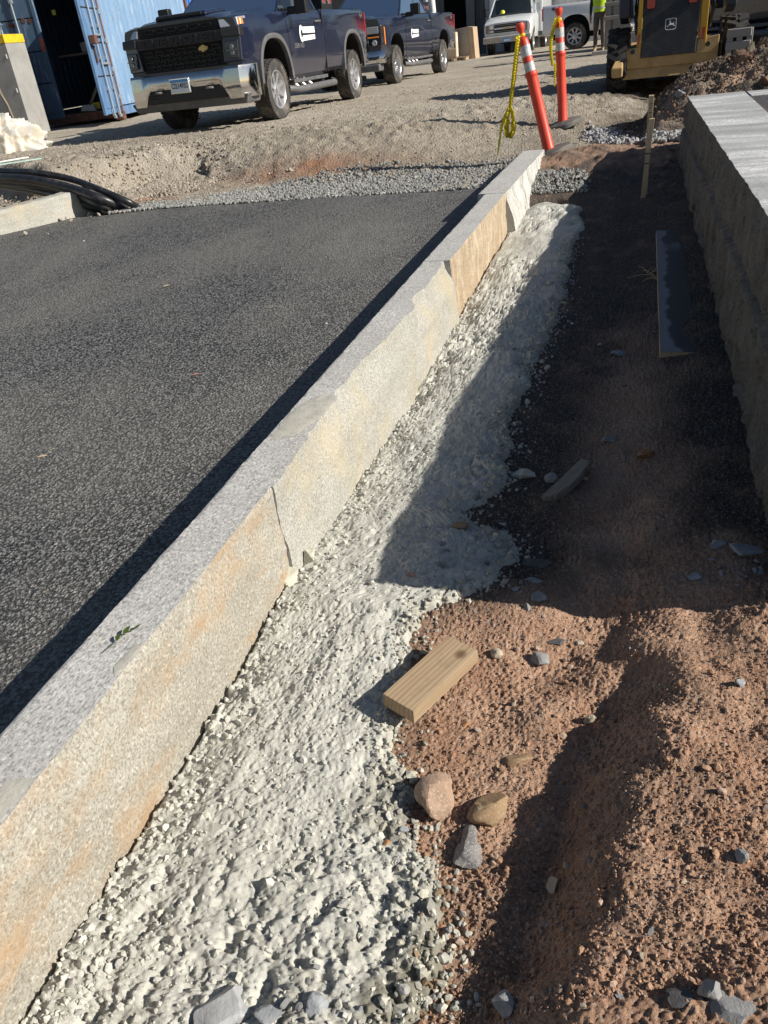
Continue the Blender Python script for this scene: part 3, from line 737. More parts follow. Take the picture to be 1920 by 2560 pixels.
stone('stone', 1733, 1447, .045, M_SBLUE, 'pale stone straddling the wall shadow edge', 566, (1, .7, .6), .3)
stone('stone', 1145, 1318, .060, M_SBROWN, 'brown grey stone on the concrete spill in shade', 567, (1.2, .8, .55), .1)
stone('stone', 1345, 1415, .075, M_SDARK, 'dark slate stone right of the concrete spill', 568, (1.3, .8, .4), .3)
stone('stone', 1345, 1500, .060, M_SGREY, 'grey slate stone lowest of the shaded cluster', 569, (1, .9, .5), .9)
stone('stone', 1335, 1455, .055, M_SGREY, 'thin grey slate above the lowest shaded one', 570, (1.4, .7, .35), .1)
stone('stone', 1013, 2080, .030, M_SBLUE, 'white grey pebble pressed into concrete near pink stone', 571, (.8, .7, 1.0), .2)
stone('stone', 1030, 1945, .040, M_SCON, 'round concrete crumb fallen beside the haunch', 572, (1, .9, .8), .2, rough=.15, cat='concrete lump')
# scattered pebbles, each one its own thing
def sector(n, box, sizes, mats, label, group, seed, name='pebble', avoid=None):
    r = np.random.default_rng(seed); protos = {}
    for i in range(n):
        px = r.uniform(box[0], box[2]); py = r.uniform(box[1], box[3])
        if avoid and avoid(px, py): continue
        p = at(px, py); s = r.uniform(*sizes) * (1.0 if r.random() < .8 else 1.5)
        k = r.integers(0, 4); m = mats[r.integers(0, len(mats))]
        key = (int(k), m.name)
        if key not in protos:
            V, F = rock_vf(700 + int(k) * 7, 2, 16, .5, .08, (.56, .46, .36)); protos[key] = mesh_np(name, V, F, False); protos[key].materials.append(m)
        o = link(name, protos[key]); o.scale = (s, s, s); o.location = (p.x, p.y, p.z + s * .17); o.rotation_euler = (r.uniform(-.4, .4), r.uniform(-.4, .4), r.uniform(0, 6.3))
        tag(o, label, 'pebble', group)
sector(34, (1180, 1600, 1900, 2540), (.009, .020), [M_SGREY, M_SBLUE, M_STAN, M_SDARK, M_SBROWN], 'small loose pebble on the sunlit red soil', 'pebbles on the sunlit red soil', 1)
sector(30, (1270, 620, 1640, 1480), (.012, .026), [M_SGREY, M_SBLUE, M_STAN, M_SDARK], 'small loose pebble on the shaded trench floor', 'pebbles on the shaded trench floor', 2)
sector(26, (1080, 1300, 1330, 1570), (.014, .034), [M_SGREY, M_SBLUE, M_SCON, M_SGREY], 'small grey stone strewn at the shaded end of the concrete spill', 'stones strewn round the concrete spill', 3)
sector(14, (1690, 1350, 1915, 1500), (.012, .03), [M_SBLUE, M_SGREY], 'small pale pebble at the foot of the wall', 'pebbles at the foot of the wall', 4)
sector(11, (560, 2380, 980, 2555), (.014, .028), [M_SBLUE, M_SGREY], 'grey chip stuck in the lower end of the concrete', 'grey chips in the concrete', 5)
sector(18, (1030, 2000, 1130, 2520), (.014, .03), [M_SCON, M_SCON, M_SBROWN], 'grey green crumb along the ragged concrete edge', 'crumbs along the concrete edge', 6)

# uncountable loose stones
def scatter(name, pts, sizes, mat, seed, label=None, flat=.7, kind='stuff'):
    r = np.random.default_rng(seed); base = [rock_vf(900 + i, 1, 7, .35, .0)[0] for i in range(6)]; F0 = ico(1)[1]
    n = len(pts); k = len(base[0]); V = np.empty((n, k, 3)); 
    for i in range(n):
        a, b, c = r.uniform(0, 6.28, 3); q = Matrix.Rotation(a, 3, 'X') @ Matrix.Rotation(b, 3, 'Y') @ Matrix.Rotation(c, 3, 'Z')
        s = sizes[i]; v = base[r.integers(0, 6)] * np.array([s * r.uniform(.8, 1.3), s, s * r.uniform(.55, .9)]) * .5
        V[i] = v @ np.array(q) + pts[i] + np.array([0, 0, s * .12])
    F = (F0[None] + (np.arange(n) * k)[:, None, None]).reshape(-1, 3)
    o = link(name, mesh_np(name, V.reshape(-1, 3), F, False), mat); return tag(o, label, kind=kind)
def gravel_mat(name, cols, scale=30):
    n = N(name); g = n.n('NewGeometry'); co = n.coord()
    r = g.outputs['Random Per Island']
    col = n.ramp(r, [(i / (len(cols) - 1), c) for i, c in enumerate(cols)], 'LINEAR')
    col = n.mix(n.ramp(n.noise(co, scale, 3), [(.35, .35), (.65, 0.)]), col, tuple(x * .5 for x in cols[0]))
    return n.done(col, .9, n.bump(n.noise(co, 150, 3), .4, .004), Specular_IOR_Level=.25)
M_GRAV = gravel_mat('crushed_gravel', [(.15, .155, .15), (.29, .295, .285), (.24, .24, .23), (.40, .40, .385), (.32, .31, .285)])
M_YPEB = gravel_mat('yard_pebble', [(.22, .19, .15), (.42, .38, .31), (.30, .26, .21), (.50, .46, .39), (.26, .19, .14), (.36, .33, .29)])
M_DIRTCR = gravel_mat('soil_crumb', [(.36, .20, .125), (.46, .29, .19), (.28, .165, .105), (.40, .32, .26), (.50, .32, .215)])
M_CONCR = gravel_mat('concrete_crumb', [(.42, .40, .32), (.56, .54, .45), (.36, .35, .30), (.30, .29, .27), (.60, .58, .50)])
M_CONTOP = gravel_mat('concrete_grit', [(.52, .51, .45), (.60, .59, .53), (.45, .44, .39), (.56, .545, .485), (.40, .39, .37)])
r = np.random.default_rng(21)
n = 8000
gx_ = r.uniform(-5.0, -1.12, n); y0 = 6.93 - .2 * ss(-4.4, -5.3, gx_)
wid = .55 + 1.0 * ss(-4.6, -2.6, gx_)
gy_ = y0 + wid * r.beta(1.0, 1.5, n)
sz = r.uniform(.018, .042, n)
z = z_yard(gx_, gy_); z = np.maximum(z, z_road(gx_, gy_) - .02)
scatter('gravel', np.stack([gx_, gy_, z + .006], 1), sz, M_GRAV, 22, 'band of grey crushed stone beyond the end of the asphalt')
# gravel tucked behind the last kerb stone
n = 850; gx_ = r.uniform(-.93, -.45, n); gy_ = r.uniform(6.6, 7.25, n); k = (gx_ + .93) * .9 + (gy_ - 7.0) * .3 < .32 + .1 * r.random(n); gx_, gy_ = gx_[k], gy_[k]
scatter('gravel', np.stack([gx_, gy_, z_soil(gx_, gy_) + .008], 1), r.uniform(.016, .036, len(gx_)), M_GRAV, 23, 'grey crushed stone behind the last kerb stone')
n = 5000; t = r.random(n)
gx_ = r.uniform(-8.5, 1.5, n); gy_ = 7.4 + 10 * t ** 1.8
k = (gx_ < -1.1) | (gy_ > 8.4); gx_, gy_ = gx_[k], gy_[k]
scatter('pebbles', np.stack([gx_, gy_, z_yard(gx_, gy_) + .004], 1), r.uniform(.010, .034, len(gx_)) * (1 + .7 * (r.random(len(gx_)) > .95)), M_YPEB, 24, 'loose pebbles all over the dirt yard')
n = 2600; gx_ = r.normal(-5.35, .34, n); gy_ = r.normal(8.15, .55, n)
scatter('rubble', np.stack([gx_, gy_, z_yard(gx_, gy_) + .01], 1), r.uniform(.014, .05, n), M_YPEB, 25, 'loose stones down the cut bank')
n = 11000; px = r.uniform(1000, 1915, n); py = r.uniform(1500, 2555, n)
P = []
for a, b in zip(px, py):
    d = RT * (a - 960) + DN * (b - 1280) + FW * 1923.0; t = (ZC + .10) / -d.z; P.append((d.x * t, d.y * t))
P = np.array(P); k = P[:, 0] > con_edge(P[:, 1]) - .01; P = P[k]
scatter('dirt', np.column_stack([P, z_soil(P[:, 0], P[:, 1], True)]), r.uniform(.0026, .0062, len(P)) * (1 + 1.2 * (r.random(len(P)) > .97)), M_DIRTCR, 26, 'fine crumbs of red soil')
P2_ = P[r.integers(0, len(P), 110)] + r.normal(0, .01, (110, 2))
scatter('dirt', np.column_stack([P2_, z_soil(P2_[:, 0], P2_[:, 1], True)]), r.uniform(.010, .022, 110), M_DIRTCR, 29, 'larger broken clods of red soil')
n = 2400; yy = .25 + 5 * r.random(n) ** 1.8; xx = con_edge(yy) + r.normal(.0, .035, n)
scatter('rubble', np.column_stack([xx, yy, np.maximum(z_soil(xx, yy, True), z_con(xx, yy))]), r.uniform(.006, .018, n) * (1 + .8 * (r.random(n) > .93)), M_CONCR, 27, 'crumbs of concrete along the ragged edge of the haunch')
n = 7000; yy = .3 + 3.6 * r.random(n) ** 1.5; xx = -.9 + r.random(n) * (con_edge(yy) + .9)
scatter('rubble', np.column_stack([xx, yy, z_con(xx, yy) - .001]), (.0030 + .010 * r.random(n) ** 2.8), M_CONTOP, 28, 'aggregate showing on top of the concrete haunch')

n = 2300; yy = .28 + 4.2 * r.random(n) ** 2.4; ce = con_edge(yy); e = r.random(n); k = r.random(n) < .45
xx = np.where(k, -.925 + .10 * r.random(n) ** 1.5, -.9 + e * (ce + .91)); keep = (yy < .95) | k | (r.random(n) < .22); xx, yy = xx[keep], yy[keep]; n = len(xx)
scatter('rubble', np.column_stack([xx, yy, z_con(xx, yy) - .002]), .008 + .017 * r.random(n) ** 1.7, M_CONTOP, 30, 'coarse paste coated aggregate standing proud of the concrete')
stone('mortar_lump', 722, 1455, .085, M_SCON, 'grey mortar lump at the foot of the first kerb joint, larger of two', 595, (1, .8, .8), .4, .1, .25, rough=.14, cat='mortar lump', sub=4)
stone('mortar_lump', 775, 1395, .070, M_SCON, 'grey mortar lump past the first kerb joint, smaller of two', 596, (1, .8, .7), .9, .1, .25, rough=.14, cat='mortar lump', sub=4)
# ------------------------------------------------------------------ wood
def wood_mat(name, a, b, axis_scale=(40, 2.0, 40), knot=None, rough=.7):
    n = N(name); co = n.coord(scale=axis_scale); c0 = n.coord()
    w = n.noise(co, 1.0, 5, .6, .6)
    ring = n.n('TexWave', {'Vector': n.coord(scale=(1, .06, 1)), 'Scale': 26.0, 'Distortion': 9.0, 'Detail': 4.0, 'Detail Scale': .5}, wave_type='BANDS', bands_direction='X').outputs[1]
    col = n.mix(n.ramp(w, [(.3, 0.), (.7, 1.)]), a, b)
    col = n.mix(n.math('MULTIPLY', n.ramp(ring, [(.5, 0.), (.95, .8)]), .6), col, tuple(x * .6 for x in a))
    if knot:
        v = n.n('VectorMath', operation='DISTANCE'); n.t.links.new(n.coord(scale=(1, .8, 0)), v.inputs[0]); v.inputs[1].default_value = knot
        col = n.mix(n.ramp(v.outputs['Value'], [(.004, .95), (.010, .7), (.016, 0.)]), col, (.13, .08, .045))
    col = n.mix(n.ramp(n.noise(c0, 22, 4, .7), [(.55, 0.), (.75, .35)]), col, tuple(x * .5 for x in a))
    return n.done(col, rough, n.bump(w, .35, .003), Specular_IOR_Level=.25)
M_WOOD = wood_mat('cut_lumber', (.34, .24, .145), (.46, .35, .23), knot=(.020, .068, 0))
M_STAKE = wood_mat('stake_wood', (.40, .31, .20), (.52, .42, .29), (60, 60, 2))
M_OLDWOOD = wood_mat('old_board', (.20, .165, .13), (.32, .27, .22), (60, 3, 60))
A = at(961, 1725, .045); B = at(1032, 1773, .045); C = at(1193, 1619, .045)
d1 = Vector((.163, .179, 0)).normalized(); ang = math.atan2(d1.y, d1.x) - math.pi / 2 + .02
ctr = (at(1077, 1673, .0))
blk = MB(); blk.box((0, 0, 0), (.089, .242, .038)); o = blk.build('wood_block', M_WOOD, bevel=.002)
A_ = Vector((-.487, 1.173)); B_ = Vector((-.410, 1.129)); C_ = Vector((-.311, 1.347)); D_ = Vector((-.383, 1.399))
c_ = (A_ + B_ + C_ + D_) / 4
ax = ((D_ - A_) + (C_ - B_)).normalized(); o.location = (c_.x - .006, c_.y + .006, -1.22 + ZC - .036); o.rotation_euler = (0, 0.03, math.atan2(ax.y, ax.x) - math.pi / 2)
tag(o, 'short cut block of pale lumber with a knot, lying against the concrete', 'wood block')
# half-round scrap
p = at(1412, 1215); mb = MB()
poly = [(.0, -.115), (.030, -.085), (.042, -.03), (.040, .03), (.026, .115), (-.012, .12), (-.012, -.115)]
mb.prism(poly, -.014, .014, 'z'); o = mb.build('wood_scrap', M_OLDWOOD, bevel=.004); o.location = (p.x, p.y, p.z + .018); o.rotation_euler = (.15, -.1, -.5)
tag(o, 'half round scrap of weathered wood beside a grey cobble', 'wood scrap')
# stained plank
def plank_mat():
    n = N('stained_plank'); co = n.coord()
    base = n.mix(n.noise(n.coord(scale=(40, 2, 40)), 1, 4), (.23, .215, .22), (.32, .30, .305))
    at_ = n.n('Attribute', attribute_name='wet').outputs['Fac']
    col = n.mix(at_, base, (.030, .027, .027))
    return n.done(col, n.math('SUBTRACT', .8, n.math('MULTIPLY', at_, .25)), n.bump(n.noise(n.coord(scale=(60, 4, 60)), 1, 4), .3, .002))
def plank():
    W, L, T = .145, 2.0, .038
    us = np.linspace(-W / 2, W / 2, 40); vv = np.linspace(-L / 2, L / 2, 240)
    U, V = np.meshgrid(us, vv); Z = np.full(U.shape, T)
    P = np.stack([U.ravel(), V.ravel(), Z.ravel()], 1); me = mesh_np('board_top', P, grid_faces(*U.shape), False)
    e = -W / 2 + .035 + .05 * ss(.25, .45, V / L + .05) * 0 + .03 * (fbm(V * 9, U * 0, 601, 5, .6)) + .05 * np.exp(-((V + .98) / .05) ** 2)
    wet = ss(0, .02, U - e) * (1 - .8 * ss(.08, .3, fbm(U * 30, V * 5, 602, 3)) * ss(.35, .55, V / L + .15))
    wet = np.maximum(wet, 0)
    attr(me, 'wet', np.clip(wet, 0, 1))
    root = empty('plank', (0, 0, 0), label='long plank with a ragged dark wet stain lying along the wall', cat='plank')
    link('board_top', me, plank_mat(), root)
    mb = MB(); mb.box((0, 0, T / 2 - .0006), (W, L, T - .001)); mb.build('board', M_STAKE, root)
    a = at(1640, 592); b = at(1650, 892); dy = Vector((b.x - a.x, b.y - a.y)); 
    root.location = ((a.x + b.x) / 2 + .07, (a.y + b.y) / 2, float(z_soil(np.array([.15]), np.array([4.0]))[0]) - .013)
    root.rotation_euler = (math.atan2(.045, 2.0), 0.03, math.atan2(dy.y, dy.x) + math.pi / 2)
plank()
# dry grass by the plank
M_STRAW = plain('straw', (.46, .36, .20), .8)
mb = MB(); p = at(1632, 690)
for i in range(14):
    a = random.uniform(0, 6.3); l = random.uniform(.05, .16); q = Vector((p.x + random.uniform(-.04, .04), p.y + random.uniform(-.1, .1), p.z + .01))
    mb.tube([q, q + Vector((math.cos(a) * l * .5, math.sin(a) * l * .5, .015)), q + Vector((math.cos(a) * l, math.sin(a) * l, .004))], .0016, 4)
tag(mb.build('dry_grass', M_STRAW), 'wisp of dry straw at the edge of the stained plank', 'straw')
# survey stakes
def stake(px, py, top, w, lean, label, off=0.0):
    p = at(px, py); root = empty('survey_stake', p, label=label, cat='stake')
    mb = MB(); h = top; q = Vector(lean)
    x = w / 2; t = .007
    mb.hexa([(-x, -t, -.08), (x, -t, -.08), (x, t, -.08), (-x, t, -.08), (-x + q.x, -t + q.y, h), (x + q.x, -t + q.y, h), (x + q.x, t + q.y, h + .004), (-x + q.x, t + q.y, h + .004)])
    mb.build('stake_wood', M_STAKE, root, bevel=.0015)
    return root
M_INK = plain('marker_ink', (.03, .03, .03), .7)
S1 = stake(1612, 490, .66, .034, (.0, .0, 0), 'taller of two thin wooden survey stakes, pencil marks near its top')
S2 = stake(1606, 494, .52, .034, (.03, 0, 0), 'shorter wooden survey stake in front of the taller one, with two dark rings')
S2.location.y -= .03
for h in (.30, .235):
    mb = MB(); mb.box((.03 * h / .52, 0, h), (.038, .017, .007)); mb.build('ink_mark', M_INK, S2)
for h, w_ in ((.61, .02), (.585, .012), (.555, .022), (.525, .014), (.50, .02)):
    mb = MB(); mb.box((0, -.0074, h), (w_, .001, .004)); mb.build('ink_mark', M_INK, S1)

# ------------------------------------------------------------------ orange post delineators
def M_orange():
    n = N('orange_plastic'); co = n.coord()
    col = n.mix(n.ramp(n.noise(co, 6, 4), [(.3, 0.), (.7, 1.)]), (.62, .055, .03), (.72, .075, .04))
    col = n.mix(n.ramp(n.noise(n.coord(scale=(12, 12, 2)), 3, 4, .7), [(.62, 0.), (.72, .45)]), col, (.28, .07, .05))
    return n.done(col, .42, None, Specular_IOR_Level=.4)
M_ORANGE = M_orange()
M_REFL = plain('reflective_band', (.55, .56, .58), .35, 0.2, var=.2, scale=25, dirt=((.2, .2, .2), 14, .6))
M_RUBBER = plain('black_rubber', (.095, .09, .085), .8, var=.3, scale=14, bump=.4, bscale=70, dirt=((.26, .23, .19), 9, .7))
def tape_mat():
    n = N('yellow_tape'); c = n.mix(n.noise(n.coord(), 20, 3), (.86, .72, .03), (.92, .82, .07)); n.set(n.b, 'Base Color', c); n.set(n.b, 'Roughness', .35)
    tl = n.n('BsdfTranslucent', {0: c}); mx = n.n('MixShader', {0: .5}); n.t.links.new(n.b.outputs[0], mx.inputs[1]); n.t.links.new(tl.outputs[0], mx.inputs[2]); n.t.links.new(mx.outputs[0], n.out.inputs[0]); return n.m
M_TAPE = tape_mat()
M_TAPEINK = plain('tape_ink', (.46, .38, .04), .5)
def delineator(loc, axis, base_n, label, H=1.10):
    root = empty('post_delineator', loc, label=label, cat='traffic post', group='orange posts by the kerb end')
    q = Vector((0, 0, 1)).rotation_difference(Vector(axis).normalized()).to_matrix()
    r = .052
    mb = MB(); mb.lathe([(r + .004, 0), (r + .004, .03), (r, .04), (r * .97, .64), (r * 1.0, .655), (r * 1.12, .665), (r * 1.12, .685), (r * .90, .70), (r * .90, .935), (r * .80, .95), (r * .80, .965), (.028, .975), (.018, .985), (.016, 1.02)], n=28, M=q)
    mb.build('tube', M_ORANGE, root, smooth=40)
    for a, b in ((.70, .775), (.825, .915)):
        m2 = MB(); m2.lathe([(r * .905, a), (r * .92, a), (r * .92, b), (r * .905, b)], n=28, M=q, caps=False); m2.build('reflective_band', M_REFL, root, smooth=40)
    m3 = MB(); m3.lathe([(.015, 1.0), (.019, 1.02), (.036, 1.05), (.040, 1.07), (.038, 1.09), (.026, 1.098)], n=24, M=q); m3.build('handle_knob', M_ORANGE, root, smooth=50)
    m4 = MB(); qb = Vector((0, 0, 1)).rotation_difference(Vector(base_n).normalized()).to_matrix()
    ring = []
    for R, h in ((.20, -.05), (.215, -.045), (.215, -.008), (.205, .002), (.15, .010), (.075, .018)):
        g = []
        for k in range(32):
            t = 2 * math.pi * k / 32; c, s = math.cos(t), math.sin(t); f = 1 / max(abs(c), abs(s), (abs(c) + abs(s)) / 1.33)
            g.append(qb @ Vector((c * R * f, s * R * f * .9, h)))
        ring.append(g)
    m4.loft(ring); m4.build('rubber_base', M_RUBBER, root, smooth=35)
    return root, q
def ribbon(name, pts, w, twist, label, group=None, ink=True, seed=1):
    """a hanging strip of tape; dashes of print run along it"""
    r = random.Random(seed); mb = MB(); P = [Vector(p) for p in pts]; n = len(P); L = []; R_ = []
    for i, p in enumerate(P):
        t = (P[min(i + 1, n - 1)] - P[max(i - 1, 0)]).normalized(); a = twist[0] + (twist[1] - twist[0]) * i / (n - 1)
        u = (Vector((1, 0, 0)) - t * t.x); u = u.normalized() if u.length > .2 else (Vector((0, 1, 0)) - t * t.y).normalized(); v = t.cross(u); s = u * math.cos(a) + v * math.sin(a)
        L.append(p - s * w / 2); R_.append(p + s * w / 2)
    for i in range(n - 1): mb.add([L[i], R_[i], R_[i + 1], L[i + 1]], [(0, 1, 2, 3)], 1 if (ink and i % 7 == 3) else 0)
    bm_me = mb.mesh(name, 60); o = link(name, bm_me, [M_TAPE, M_TAPEINK]); sd = o.modifiers.new('s', 'SOLIDIFY'); sd.thickness = .0006
    return tag(o, label, 'caution tape', group)
def hang(a, b, n, sag=(0, 0, 0), wob=.004, seed=0):
    r = random.Random(seed); a = Vector(a); b = Vector(b); out = []
    for i in range(n):
        t = i / (n - 1); out.append(a.lerp(b, t) + Vector(sag) * math.sin(t * math.pi) + Vector((r.uniform(-wob, wob), r.uniform(-wob, wob), 0)) * (1 if 0 < i < n - 1 else 0))
    return out
z1 = float(z_yard(np.array([-.93]), np.array([8.16]))[0])
c1 = Vector((-.925, 8.16, z1 + .045)); axis1 = Vector((-.255, .02, 1)).normalized()
D1, q1 = delineator(c1, axis1, (-.30, -.05, 1), 'orange post leaning left at the kerb end, nearer of two', 1.1)
z2 = float(z_yard(np.array([-.965]), np.array([9.85]))[0])
c2 = Vector((-.965, 9.85, z2 + .04)); axis2 = Vector((-.055, 0, 1)).normalized()
D2, q2 = delineator(c2, axis2, (-.22, -.08, 1), 'upright orange post behind the leaning one, farther of two')
# yellow caution tape tied under the knobs
k1 = c1 + axis1 * 1.0; kn = k1 + Vector((-.05, -.05, -.60))
tp = empty('caution_tape', k1, label='long yellow caution tape knotted into a loop, hanging from the leaning orange post', cat='caution tape')
def tape_part(name, pts, w, tw, seed):
    o = ribbon(name, pts, w, tw, None, seed=seed, ink=False); o.parent = tp; o.matrix_parent_inverse = Matrix.Translation(-k1); 
    if 'category' in o: del o['category']
k0 = k1 + Vector((-.03, -.045, .0)); kn = k1 + Vector((-.115, -.05, -.565))
tape_part('tape_strip', hang(k0, kn, 26, (-.0, 0, 0), .0004, 1), .034, (.1, .6), 1)
tape_part('tape_strip', hang(k0 + Vector((.008, .01, 0)), kn + Vector((.012, .01, 0)), 20, (.008, 0, 0), .0015, 2), .022, (.2, 1.0), 2)
loop = [kn + Vector((x, 0, z_)) for x, z_ in ((0, 0), (.025, -.05), (.030, -.12), (.022, -.20), (.0, -.25), (-.030, -.24), (-.042, -.18), (-.028, -.10), (-.008, -.04), (0, 0))]
tape_part('tape_loop', loop, .040, (.3, 1.0), 3)
tape_part('tape_loop', [p + Vector((.004, .012, -.002)) for p in loop[2:8]], .050, (.1, .5), 4)
tape_part('tape_tail', hang(kn, kn + Vector((-.10, .0, -.26)), 12, (-.02, 0, 0), .002, 5), .034, (.1, .9), 5)
tape_part('tape_tail', hang(kn + Vector((-.10, .0, -.26)), kn + Vector((-.125, .0, -.40)), 10, (0, 0, 0), .003, 6), .022, (.1, 1.0), 6)
mb = MB(); mb.lathe([(.026, -.012), (.030, 0), (.026, .012)], n=16, M=q1); o = mb.build('tape_knot', M_TAPE, tp, smooth=50)
k2 = c2 + axis2 * .99
tp = empty('caution_tape', k2, label='twisted yellow caution tape hanging down beside the upright orange post', cat='caution tape'); k1 = k2
tape_part('tape_strip', hang(k2 + Vector((-.02, -.04, .02)), k2 + Vector((-.055, -.06, -.42)), 22, (-.04, 0, 0), .0004, 7), .038, (.1, .5), 7)
tape_part('tape_strip', hang(k2 + Vector((-.03, -.05, -.40)), k2 + Vector((-.035, -.06, -.62)), 12, (0, 0, 0), .002, 8), .024, (.1, .8), 8)
tape_part('tape_strip', hang(k2 + Vector((0, -.05, .03)), k2 + Vector((.02, -.055, -.11)), 8, (0, 0, 0), .003, 9), .024, (.9, 1.4), 9)
mb = MB(); mb.lathe([(.026, -.012), (.030, 0), (.026, .012)], n=16, M=q2); mb.build('tape_knot', M_TAPE, tp, smooth=50)

# ------------------------------------------------------------------ sprig and leaves
M_LEAF = plain('green_leaf', (.07, .09, .02), .45, var=.35, scale=60)
M_DRYLEAF = plain('dry_leaf', (.50, .40, .25), .7, var=.25, scale=60)
M_REDLEAF = plain('red_leaf', (.42, .22, .15), .7, var=.25, scale=60)
def leaf(mb, c, d, l, w, up=.3, mi=0):
    c = Vector(c); d = Vector(d).normalized(); s = d.cross(Vector((0, 0, 1))).normalized(); u = Vector((0, 0, 1)) * up
    prof = [(0, 0), (.25, .8), (.5, 1), (.75, .65), (1, 0)]; vs = []; 
    for t, k in prof: vs += [c + d * l * t - s * w * k / 2 + u * l * .3 * k, c + d * l * t + u * l * .12 * t, c + d * l * t + s * w * k / 2 + u * l * .3 * k]
    mb.add(vs, [(3 * i + a, 3 * i + a + 1, 3 * i + a + 4, 3 * i + a + 3) for i in range(4) for a in (0, 1)], mi)
root = empty('leafy_sprig', (-.995, 1.0, .165), label='small green leafy sprig lying on the kerb top', cat='sprig')
mb = MB(); mb.tube([(-.025, -.07, .002), (-.008, -.02, .005), (.002, .03, .010), (.03, .07, .006)], [.0009, .0013, .0012, .0008], 5); mb.build('stem', M_LEAF, root)
for c, d, l, w in (((-.006, -.01, .006), (-.3, 1, .2), .034, .018), ((0, .02, .008), (.2, 1, .3), .040, .022), ((.002, .03, .01), (.9, .3, .1), .026, .010), ((.02, .055, .008), (.6, 1, .1), .030, .012), ((-.004, .0, .006), (-.8, .4, .1), .022, .010)):
    mb = MB(); leaf(mb, c, d, l, w); mb.build('leaf', M_LEAF, root, smooth=60)
for ch in root.children: ch.data.transform(Matrix.Scale(.62, 4))
def litter(px, py, l, m, label):
    p = at(px, py); mb = MB(); a = random.uniform(0, 6.3); leaf(mb, (0, 0, 0), (math.cos(a), math.sin(a), 0), l, l * .5, .2); o = mb.build('fallen_leaf', m, smooth=60); o.location = (p.x, p.y, p.z + .006); tag(o, label, 'leaf')
litter(425, 714, .055, M_DRYLEAF, 'pale dry leaf lying mid asphalt, the biggest one there'); litter(500, 937, .04, M_REDLEAF, 'reddish leaf on the asphalt left of the jagged kerb stone')
litter(120, 1142, .04, M_DRYLEAF, 'thin tan leaf low on the asphalt, near the picture side'); litter(275, 723, .03, M_REDLEAF, 'small reddish leaf on the asphalt left of the pale dry leaf')
litter(120, 797, .03, M_DRYLEAF, 'whitish leaf scrap on the asphalt at the far side of the lane'); litter(1015, 1437, .035, M_REDLEAF, 'curled brown leaf on the shaded concrete')
litter(140, 1128, .03, M_DRYLEAF, 'second thin tan leaf just above the low one on the asphalt')
for i, (a, b, l_) in enumerate(((815, 812, 'grey stone chip on the asphalt left of the brown kerb stone'), (120, 586, 'pale stone chip on the asphalt below the far kerb'), (210, 604, 'grey stone chip on the asphalt past the far kerb'))):
    stone('stone_chip', a, b, .035, M_SBLUE, l_, 580 + i, sub=2, cat='stone chip')
# dropped wood sliver and cigarette butt in the trench edge are too small to tell; a rust chip in the concrete is not
stone('stone', 968, 2108, .022, M_SRUST, 'rust brown chip in a hole of the concrete', 590, (1, .6, .5), .5, sub=2)

M_CLOD = stone_mat('soil_clod', (.13, .078, .052), (.26, .16, .11), scale=14)
# ------------------------------------------------------------------ spoil heap behind the wall
X, Y = np.meshgrid(np.linspace(-.55, 5.0, 260), np.linspace(7.85, 12.0, 170))
ridge = np.interp(X, [-.6, -.1, .05, .25, .5, .8, 1.05, 2.0, 3.2, 5], [0, .16, .44, .62, .74, .80, .86, 1.0, .9, .2])
prof = np.exp(-(((Y - 9.6) / .95) ** 2)) 
Z = z_yard(X, Y) * 0 + .12 + (ridge - .10) * .86 * prof
n1 = fbm(X * 2.2, Y * 2.2, 801, 4, .6)
Z = Z + prof * (.07 * n1 + .05 * facets(X, Y, .30, 802, 1.4) + .045 * lumps(X, Y, .2, 803, .5) + .03 * facets(X, Y, .11, 804, 1.4) + .025 * lumps(X, Y, .08, 807, .5) + .015 * lumps(X, Y, .04, 805, .8)) * ss(-.5, .1, X)
Z = Z - .35 * (1 - ss(7.85, 8.25, Y)) - .4 * ss(11.2, 12, Y) - .45 * (1 - ss(-.55, -.2, X))
me = grid_mesh('dirt_heap', X, Y, Z)
attr(me, 'tone', np.clip(.40 + 1.2 * fbm(X * 2.5, Y * 2.5, 806, 3), 0, 1) * .7)
attr(me, 'dark', np.clip(.72 - 1.3 * fbm(X * 2.5, Y * 2.5, 806, 3) + .5 * ss(9.8, 10.6, Y), 0, 1))
tag(link('dirt_heap', me, M_YARD), 'heap of dark and reddish clods piled behind the granite wall', 'dirt heap', kind='thing')
r = np.random.default_rng(31)
n = 3600; xx = r.uniform(-.3, 1.8, n); yy = r.uniform(8.5, 10.6, n)
from_z = lambda x, y: np.interp(x, [-.6, -.1, .05, .25, .5, .8, 1.05, 2.0, 3.2, 5], [0, .16, .44, .62, .74, .80, .86, 1.0, .9, .2]) * np.exp(-(((y - 9.6) / .95) ** 2)) * .84 + .05
scatter('rubble', np.column_stack([xx, yy, from_z(xx, yy) + .03]), (.008 + .034 * r.random(n) ** 2), gravel_mat('heap_clod', [(.04, .033, .028), (.22, .125, .08), (.09, .068, .052), (.27, .175, .12), (.06, .05, .044), (.22, .20, .175)]), 32, 'loose clods covering the spoil heap')
